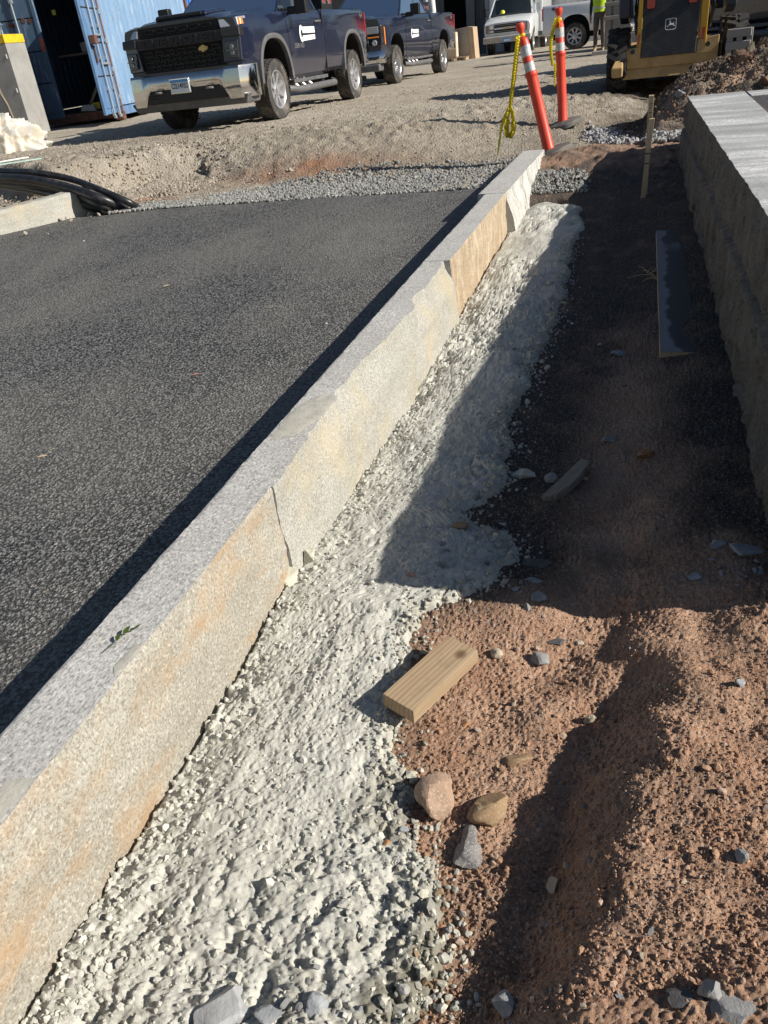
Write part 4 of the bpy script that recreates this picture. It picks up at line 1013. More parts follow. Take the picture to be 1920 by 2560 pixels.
for i, (x_, y_, s_, m_, l_) in enumerate(((.80, 9.35, .30, M_CLOD, 'big reddish clod high on the spoil heap'), (.55, 8.75, .14, M_SDARK, 'dark slab like clod low on the spoil heap by the wall corner'), (1.0, 8.95, .26, M_CLOD, 'reddish clod at the spoil heap edge above the wall'), (.25, 9.1, .16, M_SGREY, 'grey lump on the nose of the spoil heap'))):
    V, F = rock_vf(830 + i, 4, 22, .45, .12, (s_ * .38, s_ * .36, s_ * .30)); V = V * (1 + .10 * facets(V[:, 0] * 9 + i, V[:, 1] * 9 + V[:, 2] * 7, .5, 840))[:, None]; me = mesh_np('soil_clod', V, F); me.set_sharp_from_angle(angle=.3); o = link('soil_clod', me, m_)
    o.location = (x_, y_, float(from_z(np.array(x_), np.array(y_))) + s_ * .18); tag(o, l_, 'clod')
# pale gravel tipped by the stakes
n = 1500; t = r.random(n); xx = -.58 + .75 * t + r.normal(0, .09, n); yy = 9.6 - 1.5 * t + r.normal(0, .15, n)
scatter('gravel', np.column_stack([xx, yy, z_yard(xx, yy) + .02 + .05 * r.random(n) * np.exp(-((t - .4) / .3) ** 2)]), r.uniform(.02, .06, n), gravel_mat('pale_gravel', [(.30, .30, .31), (.46, .46, .47), (.38, .38, .40), (.22, .21, .20)]), 33, 'pale gravel tipped behind the survey stakes')
n = 260; xx = r.uniform(-.05, .35, n); yy = r.uniform(7.9, 8.35, n)
scatter('gravel', np.column_stack([xx, yy, np.maximum(z_soil(xx, yy), z_yard(xx, yy)) + .02]), r.uniform(.03, .08, n), gravel_mat('pale_cobble', [(.26, .26, .26), (.44, .44, .43), (.34, .33, .32)]), 34, 'pale cobbles at the foot of the wall corner')

# ------------------------------------------------------------------ black conduits in the cut
M_PIPE = plain('black_conduit', (.018, .018, .021), .38, var=.2, dirt=((.16, .15, .14), 12, .35))
def conduit(pts, rad, label):
    P = [Vector(p) for p in pts]; out = []
    for i in range(len(P) - 1):
        for t in np.linspace(0, 1, 9)[:-1]:
            a = P[max(i - 1, 0)]; b = P[i]; c = P[i + 1]; d = P[min(i + 2, len(P) - 1)]
            out.append(.5 * ((2 * b) + (c - a) * t + (2 * a - 5 * b + 4 * c - d) * t * t + (3 * b - a - 3 * c + d) * t ** 3))
    out.append(P[-1]); mb = MB(); mb.tube(out, rad, 14); tag(mb.build('conduit', M_PIPE, smooth=60), label, 'conduit', 'black conduits in the cut')
def ray_at(px, py, z):
    d = RT * (px - 960) + DN * (py - 1280) + FW * 1923.0; t = (z - ZC) / d.z; return Vector((d.x * t, d.y * t, z))
def pipe(pxs, rad, label): conduit([ray_at(a, b, c) for a, b, c in pxs], rad, label)
pipe([(-160, 424, .52), (0, 428, .48), (90, 432, .45), (180, 449, .36), (262, 480, .25), (322, 506, .14), (352, 524, .04)], .033, 'black conduit lying uppermost, its curve nearest the cut bank')
pipe([(-160, 440, .46), (0, 444, .43), (80, 449, .40), (170, 468, .32), (250, 496, .21), (318, 524, .06)], .042, 'black conduit second from the cut bank')
pipe([(-160, 446, .40), (0, 452, .37), (110, 464, .32), (200, 490, .23), (262, 516, .13), (312, 536, .0)], .044, 'black conduit third from the cut bank')
pipe([(-160, 452, .34), (0, 462, .30), (110, 480, .25), (200, 506, .17), (290, 540, .0)], .046, 'thick black conduit closest to the far kerb stone')

# ------------------------------------------------------------------ white tarp bundle, strips
M_TARP = plain('white_tarp', (.60, .58, .53), .55, var=.08, scale=8, dirt=((.52, .42, .26), 2.2, .6))
def tarp():
    nu, nv = 220, 100
    u = np.linspace(0, 2 * math.pi, nu, endpoint=False); v = np.linspace(0.02, math.pi / 2, nv)
    U, V = np.meshgrid(u, v)
    R = 1 + .20 * fbm(np.cos(U) * 1.3 + 5, np.sin(U) * 1.3 + V * .8, 851, 3)
    def rid(a, b, s): return 1 - np.abs(fbm(a, b, s, 2)) * 3.2
    f = .26 * rid(np.cos(U) * 1.7 + V * 1.1, np.sin(U) * 1.7 - V, 852) + .15 * rid(np.cos(U) * 3.6 + V * 2, np.sin(U) * 3.6 + 3 + V, 853) + .05 * rid(np.cos(U) * 8, np.sin(U) * 8 + V * 4, 854) - .25
    cu, sv = np.cos(U) * np.sin(V) * 1.2 + 3, np.sin(U) * np.sin(V) * 1.2 + 5
    wx = cu + .08 * fbm(cu * 4, sv * 4, 856, 2); wy = sv + .08 * fbm(cu * 4 + 9, sv * 4, 857, 2)
    f = f * .8 + .09 * facets(wx, wy, .60, 858, 1.2) + .075 * facets(wx, wy, .26, 859, 1.3) + .012 * facets(wx, wy, .11, 860, 1.2)
    R = R * (1 + f * np.sin(V) ** .5)
    X = R * np.sin(V) * np.cos(U) * .80; Y = R * np.sin(V) * np.sin(U) * .62; Z = R * np.cos(V) ** .75 * .56
    k = ss(1.25, 1.57, V); tail = np.exp(-((U - .35) / .25) ** 2); X = X * (1 + .10 * k + .45 * tail * ss(.9, 1.5, V)); Z = Z * (1 - .25 * tail)
    me = mesh_np('tarp_bundle', np.stack([X.ravel(), Y.ravel(), Z.ravel()], 1), grid_faces(nv, nu, True)[:, ::-1])
    o = link('tarp_bundle', me, M_TARP); o.location = (-9.45, 10.45, .41); o.rotation_euler = (0, 0, .15)
    tag(o, 'crumpled white tarpaulin heaped on the dirt by the container', 'tarpaulin')
tarp()
M_GREENW = plain('green_white_strip', (.40, .55, .50), .5, var=.2)
M_WHITES = plain('white_strip', (.78, .80, .76), .5)
for a, b, w_, m_, l_ in (((-60, 416), (70, 394), .05, M_WHITES, 'flat white strip on the ground below the tarpaulin'), ((-60, 422), (104, 397), .055, M_GREENW, 'flat greenish strip on the ground beneath the white one')):
    p = ray_at(*a, .435); q = ray_at(*b, .435); d = (q - p).normalized(); s = d.cross(Vector((0, 0, 1))) * w_ / 2; mb = MB(); h = Vector((0, 0, .012))
    mb.hexa([p - s, q - s, q + s, p + s, p - s + h, q - s + h, q + s + h, p + s + h]); tag(mb.build('plastic_strip', m_), l_, 'strip')
# ------------------------------------------------------------------ vehicle materials
def paint(name, col, rough=.25, flake=0.0, dirt=.12):
    n = N(name); co = n.coord()
    z = n.n('SeparateXYZ', {0: n.n('NewGeometry').outputs['Position']}).outputs[2]
    d = n.math('MULTIPLY', n.ramp(n.noise(co, 3.5, 5, .65), [(.35, .2), (.7, 1.)]), n.ramp(n.math('SUBTRACT', z, .42), [(.30, dirt), (.85, .03)]))
    c = n.mix(d, col, (.33, .29, .24))
    return n.done(c, n.math('ADD', rough, n.math('MULTIPLY', d, .4)), None, Coat_Weight=1.0, Coat_Roughness=.03, Metallic=flake)
M_NAVY = paint('navy_paint', (.0028, .0068, .029), .30, .0)
M_NAVY2 = paint('navy_paint_metallic', (.004, .0085, .029), .28, .1)
M_WPAINT = paint('white_paint', (.72, .73, .74), .3)
M_BLKP = paint('dark_paint', (.010, .013, .022), .25)
M_CHROME = plain('chrome', (.72, .72, .72), .10, 1.0, var=.03, dirt=((.36, .32, .27), 6, .5))
M_BLACK = plain('black_plastic', (.012, .012, .013), .45, var=.2)
M_BLACKM = plain('matt_black', (.009, .009, .010), .8, var=.2)
M_GREYP = plain('grey_plastic', (.10, .10, .105), .55, var=.15, dirt=((.25, .22, .19), 8, .4))
M_TYRE = plain('tyre_rubber', (.045, .042, .040), .85, var=.25, scale=9, bump=.35, bscale=80, dirt=((.22, .19, .16), 5, .8))
M_ALLOY = plain('alloy', (.60, .60, .61), .32, 1.0, var=.08, dirt=((.30, .26, .22), 9, .5))
M_STEEL = plain('steel_wheel', (.48, .48, .50), .4, .7, var=.1, dirt=((.20, .17, .15), 7, .5))
M_AMBER = plain('amber_lens', (.70, .22, .03), .2, coat=1.0)
M_RED = plain('red_lens', (.34, .012, .015), .2, coat=1.0)
M_LENS = plain('clear_lens', (.55, .57, .60), .12, .6, coat=1.0)
M_DLENS = plain('smoked_lens', (.16, .165, .17), .12, .5, coat=1.0)
M_HOUS = plain('lamp_housing', (.05, .05, .055), .15, .6, coat=1.0)
M_SEAT = plain('seat_cloth', (.16, .155, .15), .9)
M_DASH = plain('dash_plastic', (.10, .10, .10), .7)
M_DECAL = plain('white_decal', (.80, .80, .78), .6, var=.05)
M_GOLD = plain('gold_emblem', (.58, .42, .18), .35, .6)
M_SILVER = plain('badge_silver', (.62, .63, .64), .25, .9)
M_PLATE = plain('plate_white', (.70, .76, .80), .45, var=.04)
M_PLATEB = plain('plate_blue', (.10, .30, .58), .45, var=.1)
M_PINK = plain('badge_ink', (.02, .03, .06), .6)
def glass_mat(name='window_glass', tint=(.62, .70, .70)):
    n = N(name); n.t.nodes.remove(n.b)
    tr = n.n('BsdfTransparent', {0: (*tint, 1)}); gl = n.n('BsdfGlossy', {0: (.9, .95, 1, 1), 'Roughness': .02})
    fr = n.n('Fresnel', {0: 1.55}); mx = n.n('MixShader'); sm = n.noise(n.coord(), 5, 3)
    f = n.math('ADD', n.math('MULTIPLY', fr.outputs[0], 1.1), n.math('MULTIPLY', sm, .06), clamp=True)
    n.t.links.new(f, mx.inputs[0]); n.t.links.new(tr.outputs[0], mx.inputs[1]); n.t.links.new(gl.outputs[0], mx.inputs[2])
    n.t.links.new(mx.outputs[0], n.out.inputs[0]); return n.m
M_GLASS = glass_mat()

# ------------------------------------------------------------------ wheels
_wheel = {}
def wheel(parent, x, y, z, side, kind='steel', r=.39, w=.27):
    """tyre + rim (with spokes as sub-parts); side = +1 faces +x"""
    key = (kind, r)
    if key not in _wheel:
        t = MB(); prof = [(r * .62, -w * .40), (r * .70, -w * .47), (r * .86, -w * .5), (r * .955, -w * .47), (r * .985, -w * .42), (r, -w * .30), (r, w * .30), (r * .985, w * .42), (r * .955, w * .47), (r * .86, w * .5), (r * .70, w * .47), (r * .62, w * .40), (r * .60, 0)]
        t.lathe(prof, n=56, axis='x', caps=False)
        for k in range(44):                                      # tread blocks
            a = 2 * math.pi * k / 44
            for j, xx in enumerate((-.40, -.15, .15, .40)):
                R = Matrix.Rotation(a + (j % 2) * .07, 3, 'X'); t.box(R @ Vector((xx * w, 0, r * (1.0 if abs(xx) < .3 else .985))), (w * .19, r * .105, .012), R)
        tm = t.mesh('tyre', 35); tm.materials.append(M_TYRE)
        d = MB(); d.lathe([(r * .63, w * .40), (r * .645, w * .46), (r * .62, w * .47), (r * .58, w * .42), (r * .55, w * .22), (r * .50, w * .12), (.0, w * .12)], n=48, axis='x', caps=False)
        d.lathe([(r * .60, -w * .4), (r * .55, 0), (r * .55, w * .2)], n=32, axis='x', caps=False)
        dm = d.mesh('rim', 40); dm.materials.append(M_STEEL if kind == 'steel' else M_ALLOY); dm.materials.append(M_BLACKM)
        for p in dm.polygons:
            c = p.center
            if math.hypot(c.y, c.z) < r * .5 and c.x < w * .2: p.material_index = 1
        s = MB(); n = 8 if kind == 'steel' else 6
        ww = r * (.10 if kind == 'steel' else .085)
        s.hexa([(w * .14, -ww * .75, r * .16), (w * .14, ww * .75, r * .16), (w * .14, ww, r * .575), (w * .14, -ww, r * .575), (w * .30, -ww * .6, r * .16), (w * .30, ww * .6, r * .16), (w * .40, ww * .85, r * .57), (w * .40, -ww * .85, r * .57)])
        sm = s.mesh('spoke'); sm.materials.append(M_STEEL if kind == 'steel' else M_ALLOY)
        h = MB(); h.lathe([(r * .24, w * .14), (r * .235, w * .33), (r * .16, w * .37), (r * .15, w * .46), (r * .11, w * .48), (0, w * .48)], n=24, axis='x'); hm = h.mesh('hub', 40); hm.materials.append(M_STEEL if kind == 'steel' else M_ALLOY)
        _wheel[key] = (tm, dm, sm, hm, n)
    tm, dm, sm, hm, n = _wheel[key]
    R = Matrix.Translation((x, y, z)) @ Matrix.Rotation(0 if side > 0 else math.pi, 4, 'Z')
    wr = bpy.data.objects.new('wheel', None); COL.objects.link(wr); wr.parent = parent; wr.matrix_local = R; wr.empty_display_size = .1
    for nm, me in (('tyre', tm), ('rim', dm), ('hub', hm)): link(nm, me, (), wr)
    for k in range(n):
        o = link('spoke', sm, (), wr); o.rotation_euler = (2 * math.pi * (k + .5) / n, 0, 0)
    return wr

# ------------------------------------------------------------------ pickup trucks
def arch(yc, zc, a, b, n=20, e=2.6, zb=.2):
    pts = []
    for i in range(n + 1):
        t = math.pi * i / n; c, s = math.cos(t), math.sin(t)
        pts.append((yc + a * math.copysign(abs(c) ** (2 / e), c), zc + b * abs(s) ** (2 / e)))
    return [(yc + a, zb)] + pts + [(yc - a, zb)]
def cut(o, polys, xs):
    """cut wheel wells into a body shell"""
    for poly in polys:
        for x0, x1 in xs:
            m = MB(); m.prism(poly, x0, x1, 'x', mi=1); c = link('well', m.mesh('well'), [M_BLACKM, M_BLACKM])
            b = o.modifiers.new('b', 'BOOLEAN'); b.object = c; b.operation = 'DIFFERENCE'; b.solver = 'EXACT'
            dg = bpy.context.evaluated_depsgraph_get(); me = bpy.data.meshes.new_from_object(o.evaluated_get(dg)); o.modifiers.clear(); old = o.data; o.data = me; bpy.data.meshes.remove(old)
            bpy.data.objects.remove(c)
    o.data.polygons.foreach_set('use_smooth', [True] * len(o.data.polygons)); o.data.set_sharp_from_angle(angle=math.radians(28))
def ring(half):
    return half + [Vector((-p.x, p.y, p.z)) for p in half[::-1]][:-1] if abs(half[-1].x) < 1e-6 and abs(half[0].x) > 1e-6 else half[1:] + [Vector((-p.x, p.y, p.z)) for p in half[::-1]][1:] + [half[0]]
def section(y, w, zb, belt, top, kind):
    pts = [(.0, zb), (.60 * w, zb), (.90 * w, zb + .015), (.965 * w, zb + .07), (.985 * w, zb + .2), (1.0 * w, .86), (1.0 * w, 1.0), (.992 * w, 1.12), (.978 * w, belt - .10), (.962 * w, belt - .045), (.94 * w, belt - .012), (.90 * w, belt)]
    if kind == 'hood': pts += [(.80 * w, belt + .012), (.72 * w, belt + .010), (.64 * w, top - .018), (.50 * w, top - .004), (.25 * w, top), (0, top)]
    else: pts += [(.80 * w, belt), (.7 * w, belt), (.5 * w, belt), (.4 * w, top), (.2 * w, top), (0, top)]
    h = [Vector((x, y, z)) for x, z in pts]
    return h[1:] + [Vector((-p.x, p.y, p.z)) for p in h[::-1]][1:-1] + [h[0]]
def shell(name, stations, kind, mats, root):
    mb = MB(); mb.loft([section(*s, kind) for s in stations]); return mb.build(name, mats, root, smooth=28)
def pickup(loc, rz, P, label, group=None):
    root = empty('pickup_truck', loc, rz, label, 'truck', group)
    pm = P['paint']; WB = P['wb']; F = P['front']; S = P['seam']; CE = P['cab']; BE = P['bed']; W = P.get('w', 1.01)
    belt = 1.36; R = P.get('r', .39); arF = arch(0, R, P.get('aa', .53), P.get('ab', .655)); arR = arch(WB, R, P.get('aa', .53), P.get('ab', .65))
    # shells
    st = [(F + .10, W * .93, .62, 1.30, 1.345), (F + .22, W * .965, .58, 1.325, 1.375), (F + .5, W * .99, .50, 1.345, 1.40), (0.0, W * 1.0, .48, 1.355, 1.425), (S - .006, W, .48, 1.365, 1.46)]
    fe = shell('front_body', st, 'hood', [pm, M_BLACKM], None); cut(fe, [arF], [(.62, 1.3), (-1.3, -.62)]); fe.parent = root
    shell('cab_lower', [(S + .006, W, .47, 1.37, 1.37), (CE, W, .47, 1.385, 1.385)], 'flat', [pm], root)
    bd = shell('bed', [(CE + .035, W, .50, 1.40, 1.18), (BE - .06, W, .50, 1.405, 1.18), (BE, W * .975, .52, 1.40, 1.18)], 'flat', [pm, M_BLACKM], None); cut(bd, [arR], [(.62, 1.3), (-1.3, -.62)]); bd.parent = root
    # chassis and inner wells
    mb = MB(); mb.box((0, (F + BE) / 2 + .1, .42), (.95, BE - F - .7, .16)); mb.box((0, 0, R), (1.5, .12, .12)); mb.box((0, WB, R), (1.5, .14, .14)); mb.lathe([(.0, -.16), (.12, -.1), (.12, .1), (0, .16)], (0, WB, R), 12, 'y'); mb.build('chassis', M_BLACKM, root)
    mb = MB(); mb.box((0, S + .8, .60), (1.3, 3.2, .3)); mb.build('underbody', M_BLACKM, root)
    for y in (0, WB):
        for s in (1, -1): wheel(root, s * (W - .165), y, R, s, P['rim'], R)
    # flares
    if P.get('flare'):
        for y in (0, WB):
            o_ = arch(y, R, P.get('aa', .53) + .055, P.get('ab', .655) + .05, 24); i_ = arch(y, R, P.get('aa', .53) - .012, P.get('ab', .655) - .012, 24)
            zl = .50
            for s in (1, -1):
                m = MB(); n = len(o_); x0 = s * (W - .055); x1 = s * (W + .018); x2 = s * (W + .004)
                A = [(x0, max(a[0], -9), max(a[1], zl)) for a in o_]; B = [(x2, a[0], max(a[1], zl)) for a in o_]; C = [(x1, .45 * o[0] + .55 * i[0], max(.45 * o[1] + .55 * i[1], zl)) for o, i in zip(o_, i_)]; D = [(x2, a[0], max(a[1], zl)) for a in i_]; E_ = [(x0, a[0], max(a[1], zl)) for a in i_]
                vs = A + B + C + D + E_; fs = [(k * n + j, k * n + j + 1, (k + 1) * n + j + 1, (k + 1) * n + j) for k in range(4) for j in range(1, n - 2)]
                m.add(vs, fs); m.build('wheel_flare', M_GREYP, root, smooth=50)
    # greenhouse: roof, pillars, panes
    c0 = S - .02; zr = P.get('roof', 1.90); b = 1.385; yb = [c0 - .08, CE - .02]; yt = [c0 + .68, CE - .22]; xb = .90; xt = .73
    mb = MB(); mb.hexa([(-xt, yt[0], zr - .05), (xt, yt[0], zr - .05), (xt, yt[1], zr - .05), (-xt, yt[1], zr - .05), (-xt + .06, yt[0] + .06, zr + .01), (xt - .06, yt[0] + .06, zr + .01), (xt - .06, yt[1] - .06, zr + .01), (-xt + .06, yt[1] - .06, zr + .01)]); mb.build('roof', pm, root, bevel=.03)
    for s in (1, -1):
        for (ya, yc, wd) in ((yb[0], yt[0], .05), (yb[1], yt[1], .075)) + ((((P['bpil']), P['bpil'] - .03, .05),) if P.get('bpil') else ()):
            m = MB(); a = Vector((s * xb, ya, b - .02)); c = Vector((s * xt, yc, zr - .03)); u = Vector((0, wd, 0)); v = Vector((-s * .05, 0, 0))
            m.hexa([a, a + u, a + u + v, a + v, c, c + u, c + u + v, c + v]); m.build('pillar', pm, root, bevel=.012)
        m = MB(); ya = yb[0] + .1; m.add([(s * (xb - .012), ya, b - .01), (s * (xb - .012), yb[1], b - .01), (s * (xt - .012), yt[1], zr - .06), (s * (xt - .012), yt[0] + .05, zr - .06)], [(0, 1, 2, 3)]); m.build('side_window', M_GLASS, root)
        m = MB(); m.box((s * (xb + .005), (ya + yb[1]) / 2 + .03, b - .002), (.03, yb[1] - ya - .06, .028)); m.build('window_trim', M_BLACK, root)
    m = MB(); m.add([(-xb + .03, yb[0], b - .01), (xb - .03, yb[0], b - .01), (xt - .03, yt[0], zr - .04), (-xt + .03, yt[0], zr - .04)], [(0, 1, 2, 3)]); m.build('windscreen', M_GLASS, root)
    m = MB(); m.add([(-xb + .05, yb[1], b), (xb - .05, yb[1], b), (xt - .05, yt[1], zr - .05), (-xt + .05, yt[1], zr - .05)], [(3, 2, 1, 0)]); m.build('rear_window', M_GLASS, root)
    mb = MB(); mb.box((0, c0 + .26, b + .005), (1.60, .34, .12)); mb.build('dashboard', M_DASH, root, bevel=.03)
    for s in (1, -1):
        mb = MB(); mb.box((s * .42, min(c0 + 1.15, CE - .28), b + .08), (.50, .16, .50)); mb.box((s * .42, min(c0 + 1.15, CE - .28), b + .38), (.24, .10, .16)); mb.build('seat', M_SEAT, root, bevel=.04)
    mb = MB(); c = Vector((.42, c0 + .42, b + .12)); T = []
    for k in range(25):
        t = 2 * math.pi * k / 24; T.append(c + Vector((math.cos(t) * .19, math.sin(t) * .10, math.sin(t) * .16)))
    mb.tube(T, .016, 8); mb.box(c, (.34, .05, .05)); mb.build('steering_wheel', M_BLACK, root, smooth=60)
    # mirrors
    for s in (1, -1):
        mr = P.get('mirror', (.19, .10, .22)); mb = MB(); mb.box((s * (W + .10 + mr[0] / 2), S + .17, 1.45), mr); mb.box((s * (W + .06), S + .17, 1.36), (.20, .07, .10)); o = mb.build('mirror', M_BLACK, root, bevel=.025)
    # doors: handle, rocker, step
    for s in (1, -1):
        mb = MB(); mb.tube([(s * (W - .01), CE - .32, 1.215), (s * (W + .03), CE - .29, 1.22), (s * (W + .032), CE - .18, 1.222), (s * (W - .01), CE - .14, 1.222)], .016, 8); mb.build('door_handle', M_GREYP, root, smooth=60)
        mb = MB(); mb.box((s * (W - .06), (S + CE) / 2, .455), (.10, CE - S, .05)); mb.build('rocker', M_GREYP, root, bevel=.01)
        st_ = P.get('step', (S - .02, CE + .18)); mb = MB(); mb.tube([(s * (W - .08), st_[0] - .05, .37), (s * (W + .035), st_[0] + .10, .345), (s * (W + .035), st_[1] - .1, .345), (s * (W - .06), st_[1] + .02, .37)], .050, 10); mb.build('step_bar', M_GREYP, root, smooth=60)
        for k in range(3):
            yy = st_[0] + .12 + k * .28; mb = MB(); mb.tube([(s * (W - .2), yy - .05, .50), (s * (W - .09), yy - .02, .46), (s * (W - .01), yy + .05, .38)], .024, 6); mb.build('step_bracket', M_STEEL, root)
    # tail
    for s in (1, -1):
        mb = MB(); mb.box((s * (W - .045), BE - .012, 1.15), (.085, .05, .38)); mb.build('tail_light', M_RED, root, bevel=.012)
    mb = MB(); mb.box((0, BE + .08, .60), (1.9, .18, .18)); mb.build('rear_bumper', M_CHROME, root, bevel=.03)
    if P.get('gap'):
        for s in (1, -1):
            mb = MB(); mb.box((s * (W - .012), CE + .018, .95), (.012, .026, .86)); mb.build('panel_gap', M_BLACKM, root)
    return root
def door_decal(root, y, z, w, W):
    """white wrench-shaped emblem with two lines of worn lettering"""
    h = w * .36; mb = MB(); n = 26; pts_o = []; pts_i = []
    for k in range(n + 1):
        t = math.radians(38 + 284 * k / n); pts_o.append((y + .30 * h + math.cos(t) * h * .36, z + math.sin(t) * h * .50)); pts_i.append((y + .34 * h + math.cos(t) * h * .16, z + math.sin(t) * h * .24))
    for a in range(n): mb.add([(W, *pts_o[a]), (W, *pts_o[a + 1]), (W, *pts_i[a + 1]), (W, *pts_i[a])], [(0, 1, 2, 3)])
    mb.build('decal_ring', M_DECAL, root)
    mb = MB(); r = random.Random(4); yy = y + .52 * h
    while yy < y + w - .03:
        b = r.choice((.030, .042, .050)); mb.add([(W, yy, z + .02 * h), (W, yy + b, z + .02 * h), (W, yy + b, z + .40 * h), (W, yy, z + .40 * h)], [(0, 1, 2, 3)]); yy += b + .006
    mb.build('decal_lettering', M_DECAL, root)
    mb = MB(); mb.add([(W, y + .5 * h, z - .44 * h), (W, y + w, z - .36 * h), (W, y + w, z - .08 * h), (W, y + .5 * h, z - .12 * h)], [(0, 1, 2, 3)]); mb.build('decal_bar', M_DECAL, root)
    mb = MB()
    for k in range(9): 
        a = y + .62 * h + k * w * .075; mb.add([(W + .0015, a, z - .33 * h), (W + .0015, a + .014, z - .33 * h), (W + .0015, a + .014, z - .20 * h), (W + .0015, a, z - .20 * h)], [(0, 1, 2, 3)])
    mb.build('decal_small_print', M_PINK, root)
RX = (math.radians(90), 0, 0); RSIDE = (math.radians(90), 0, math.radians(90))
GZ = .42
# --- near truck
P1 = dict(paint=M_NAVY, wb=3.47, front=-1.05, seam=.57, cab=2.03, bed=4.28, rim='steel', flare=True, w=1.0, mirror=(.20, .13, .30), step=(.52, 2.3), gap=True)
T1 = pickup((-6.13, 11.80, GZ), 0, P1, 'navy pickup with wide black lettered grille and chrome bumper parked by the container')
f = P1['front']; W = 1.0; T1.scale = (.94, 1, 1)
def front_heavy(root, f):
    mb = MB(); mb.hexa([(-.70, f + .10, .76), (.70, f + .10, .76), (.72, f + .25, .76), (-.72, f + .25, .76), (-.66, f + .09, 1.315), (.66, f + .09, 1.315), (.70, f + .25, 1.33), (-.70, f + .25, 1.33)]); mb.build('grille_panel', M_BLACKM, root, bevel=.015)
    mb = MB(); mb.hexa([(-.70, f + .015, 1.055), (.70, f + .015, 1.055), (.72, f + .12, 1.05), (-.72, f + .12, 1.05), (-.69, f + .03, 1.175), (.69, f + .03, 1.175), (.70, f + .12, 1.19), (-.70, f + .12, 1.19)]); bar = mb.build('grille_bar', M_BLACK, root, bevel=.012)
    t = text('grille_lettering', 'CHEVROLET', .135, (0, f + .016, 1.113), (math.radians(83), 0, 0), M_BLACKM, root, .006, 1.62, bold=.006)
    # slots
    slot = MB(); o_ = []; i_ = []
    for k in range(20):
        a = 2 * math.pi * k / 20; c, s = math.cos(a), math.sin(a); dx = .045 * (1 if c > 0 else -1)
        o_.append((dx + .032 * c, .028 * s)); i_.append((dx + .022 * c, .018 * s))
    vs = [(x, 0, z) for x, z in o_] + [(x, 0, z) for x, z in i_] + [(x, -.018, z) for x, z in o_] + [(x, -.018, z) for x, z in i_]
    n = 20; fs = []
    for k in range(n):
        j = (k + 1) % n; fs += [(k, j, 2 * n + j, 2 * n + k), (n + k, 3 * n + k, 3 * n + j, n + j), (2 * n + k, 2 * n + j, 3 * n + j, 3 * n + k)]
    slot.add(vs, fs); sm = slot.mesh('grille_slot', 50); sm.materials.append(M_BLACK)
    for row, (zz, nx, off) in enumerate(((1.255, 6, 0), (1.00, 7, 0), (.94, 6, .085), (.88, 7, 0), (.825, 6, .085))):
        for k in range(nx):
            o = link('grille_slot', sm, (), root); o.location = ((k - (nx - 1) / 2) * .185, f + .094, zz)
    mb = MB(); mb.prism([(-.085, .0), (-.06, .028), (-.03, .028), (-.025, .045), (.03, .045), (.035, .028), (.085, .022), (.085, -.01), (.06, -.028), (.03, -.028), (.025, -.045), (-.03, -.045), (-.035, -.028), (-.085, -.022)], f + .05, f + .075, 'y'); o = mb.build('bowtie_emblem', M_GOLD, root); o.location = (.36, 0, .995); o.scale = (.85, 1, .85)
    # lamps
    for s in (1, -1):
        def q(x): return s * x
        mb = MB(); mb.hexa([(q(.68), f + .06, 1.195), (q(.93), f + .13, 1.20), (q(.95), f + .34, 1.205), (q(.70), f + .26, 1.20), (q(.66), f + .08, 1.285), (q(.91), f + .15, 1.30), (q(.94), f + .36, 1.31), (q(.68), f + .26, 1.29)]); mb.build('upper_lamp', M_LENS, root, bevel=.008)
        mb = MB(); mb.hexa([(q(.915), f + .13, 1.21), (q(.958), f + .17, 1.21), (q(.960), f + .25, 1.212), (q(.92), f + .25, 1.21), (q(.90), f + .15, 1.285), (q(.946), f + .19, 1.287), (q(.948), f + .25, 1.29), (q(.905), f + .25, 1.288)]); mb.build('marker_lamp', M_AMBER, root, bevel=.008)
        mb = MB(); mb.hexa([(q(.66), f + .02, .80), (q(.93), f + .08, .80), (q(.97), f + .32, .80), (q(.70), f + .24, .80), (q(.70), f + .03, 1.19), (q(.95), f + .11, 1.19), (q(.98), f + .34, 1.19), (q(.72), f + .24, 1.19)]); mb.build('lamp_surround', M_NAVY if s else M_NAVY, root, bevel=.02)
        mb = MB(); mb.hexa([(q(.745), f + .008, .845), (q(.90), f + .045, .835), (q(.90), f + .12, .835), (q(.745), f + .10, .845), (q(.715), f + .016, 1.035), (q(.915), f + .06, 1.04), (q(.915), f + .14, 1.04), (q(.715), f + .10, 1.035)]); hl = mb.build('headlight', M_HOUS, root, bevel=.012)
        for zz in (.90, .97):
            m = MB(); m.lathe([(.0, -.012), (.026, -.010), (.032, .0), (.032, .02)], (q(.82), f + .02, zz), 16, 'y'); m.build('projector', M_DLENS, hl, smooth=50)
        m = MB(); m.box((q(.82), f + .016, .935), (.15, .012, .012)); m.build('light_bar', M_DLENS, hl)
        mb = MB(); mb.hexa([(q(.70), f - .005, 1.085), (q(.96), f + .07, 1.085), (q(.965), f + .2, 1.085), (q(.7), f + .1, 1.085), (q(.69), f + .01, 1.185), (q(.955), f + .085, 1.19), (q(.96), f + .2, 1.19), (q(.69), f + .1, 1.185)]); mb.build('bar_end', M_BLACK, root, bevel=.015)
    # bumper: lofted chrome with raised middle opening
    mb = MB(); secs = []
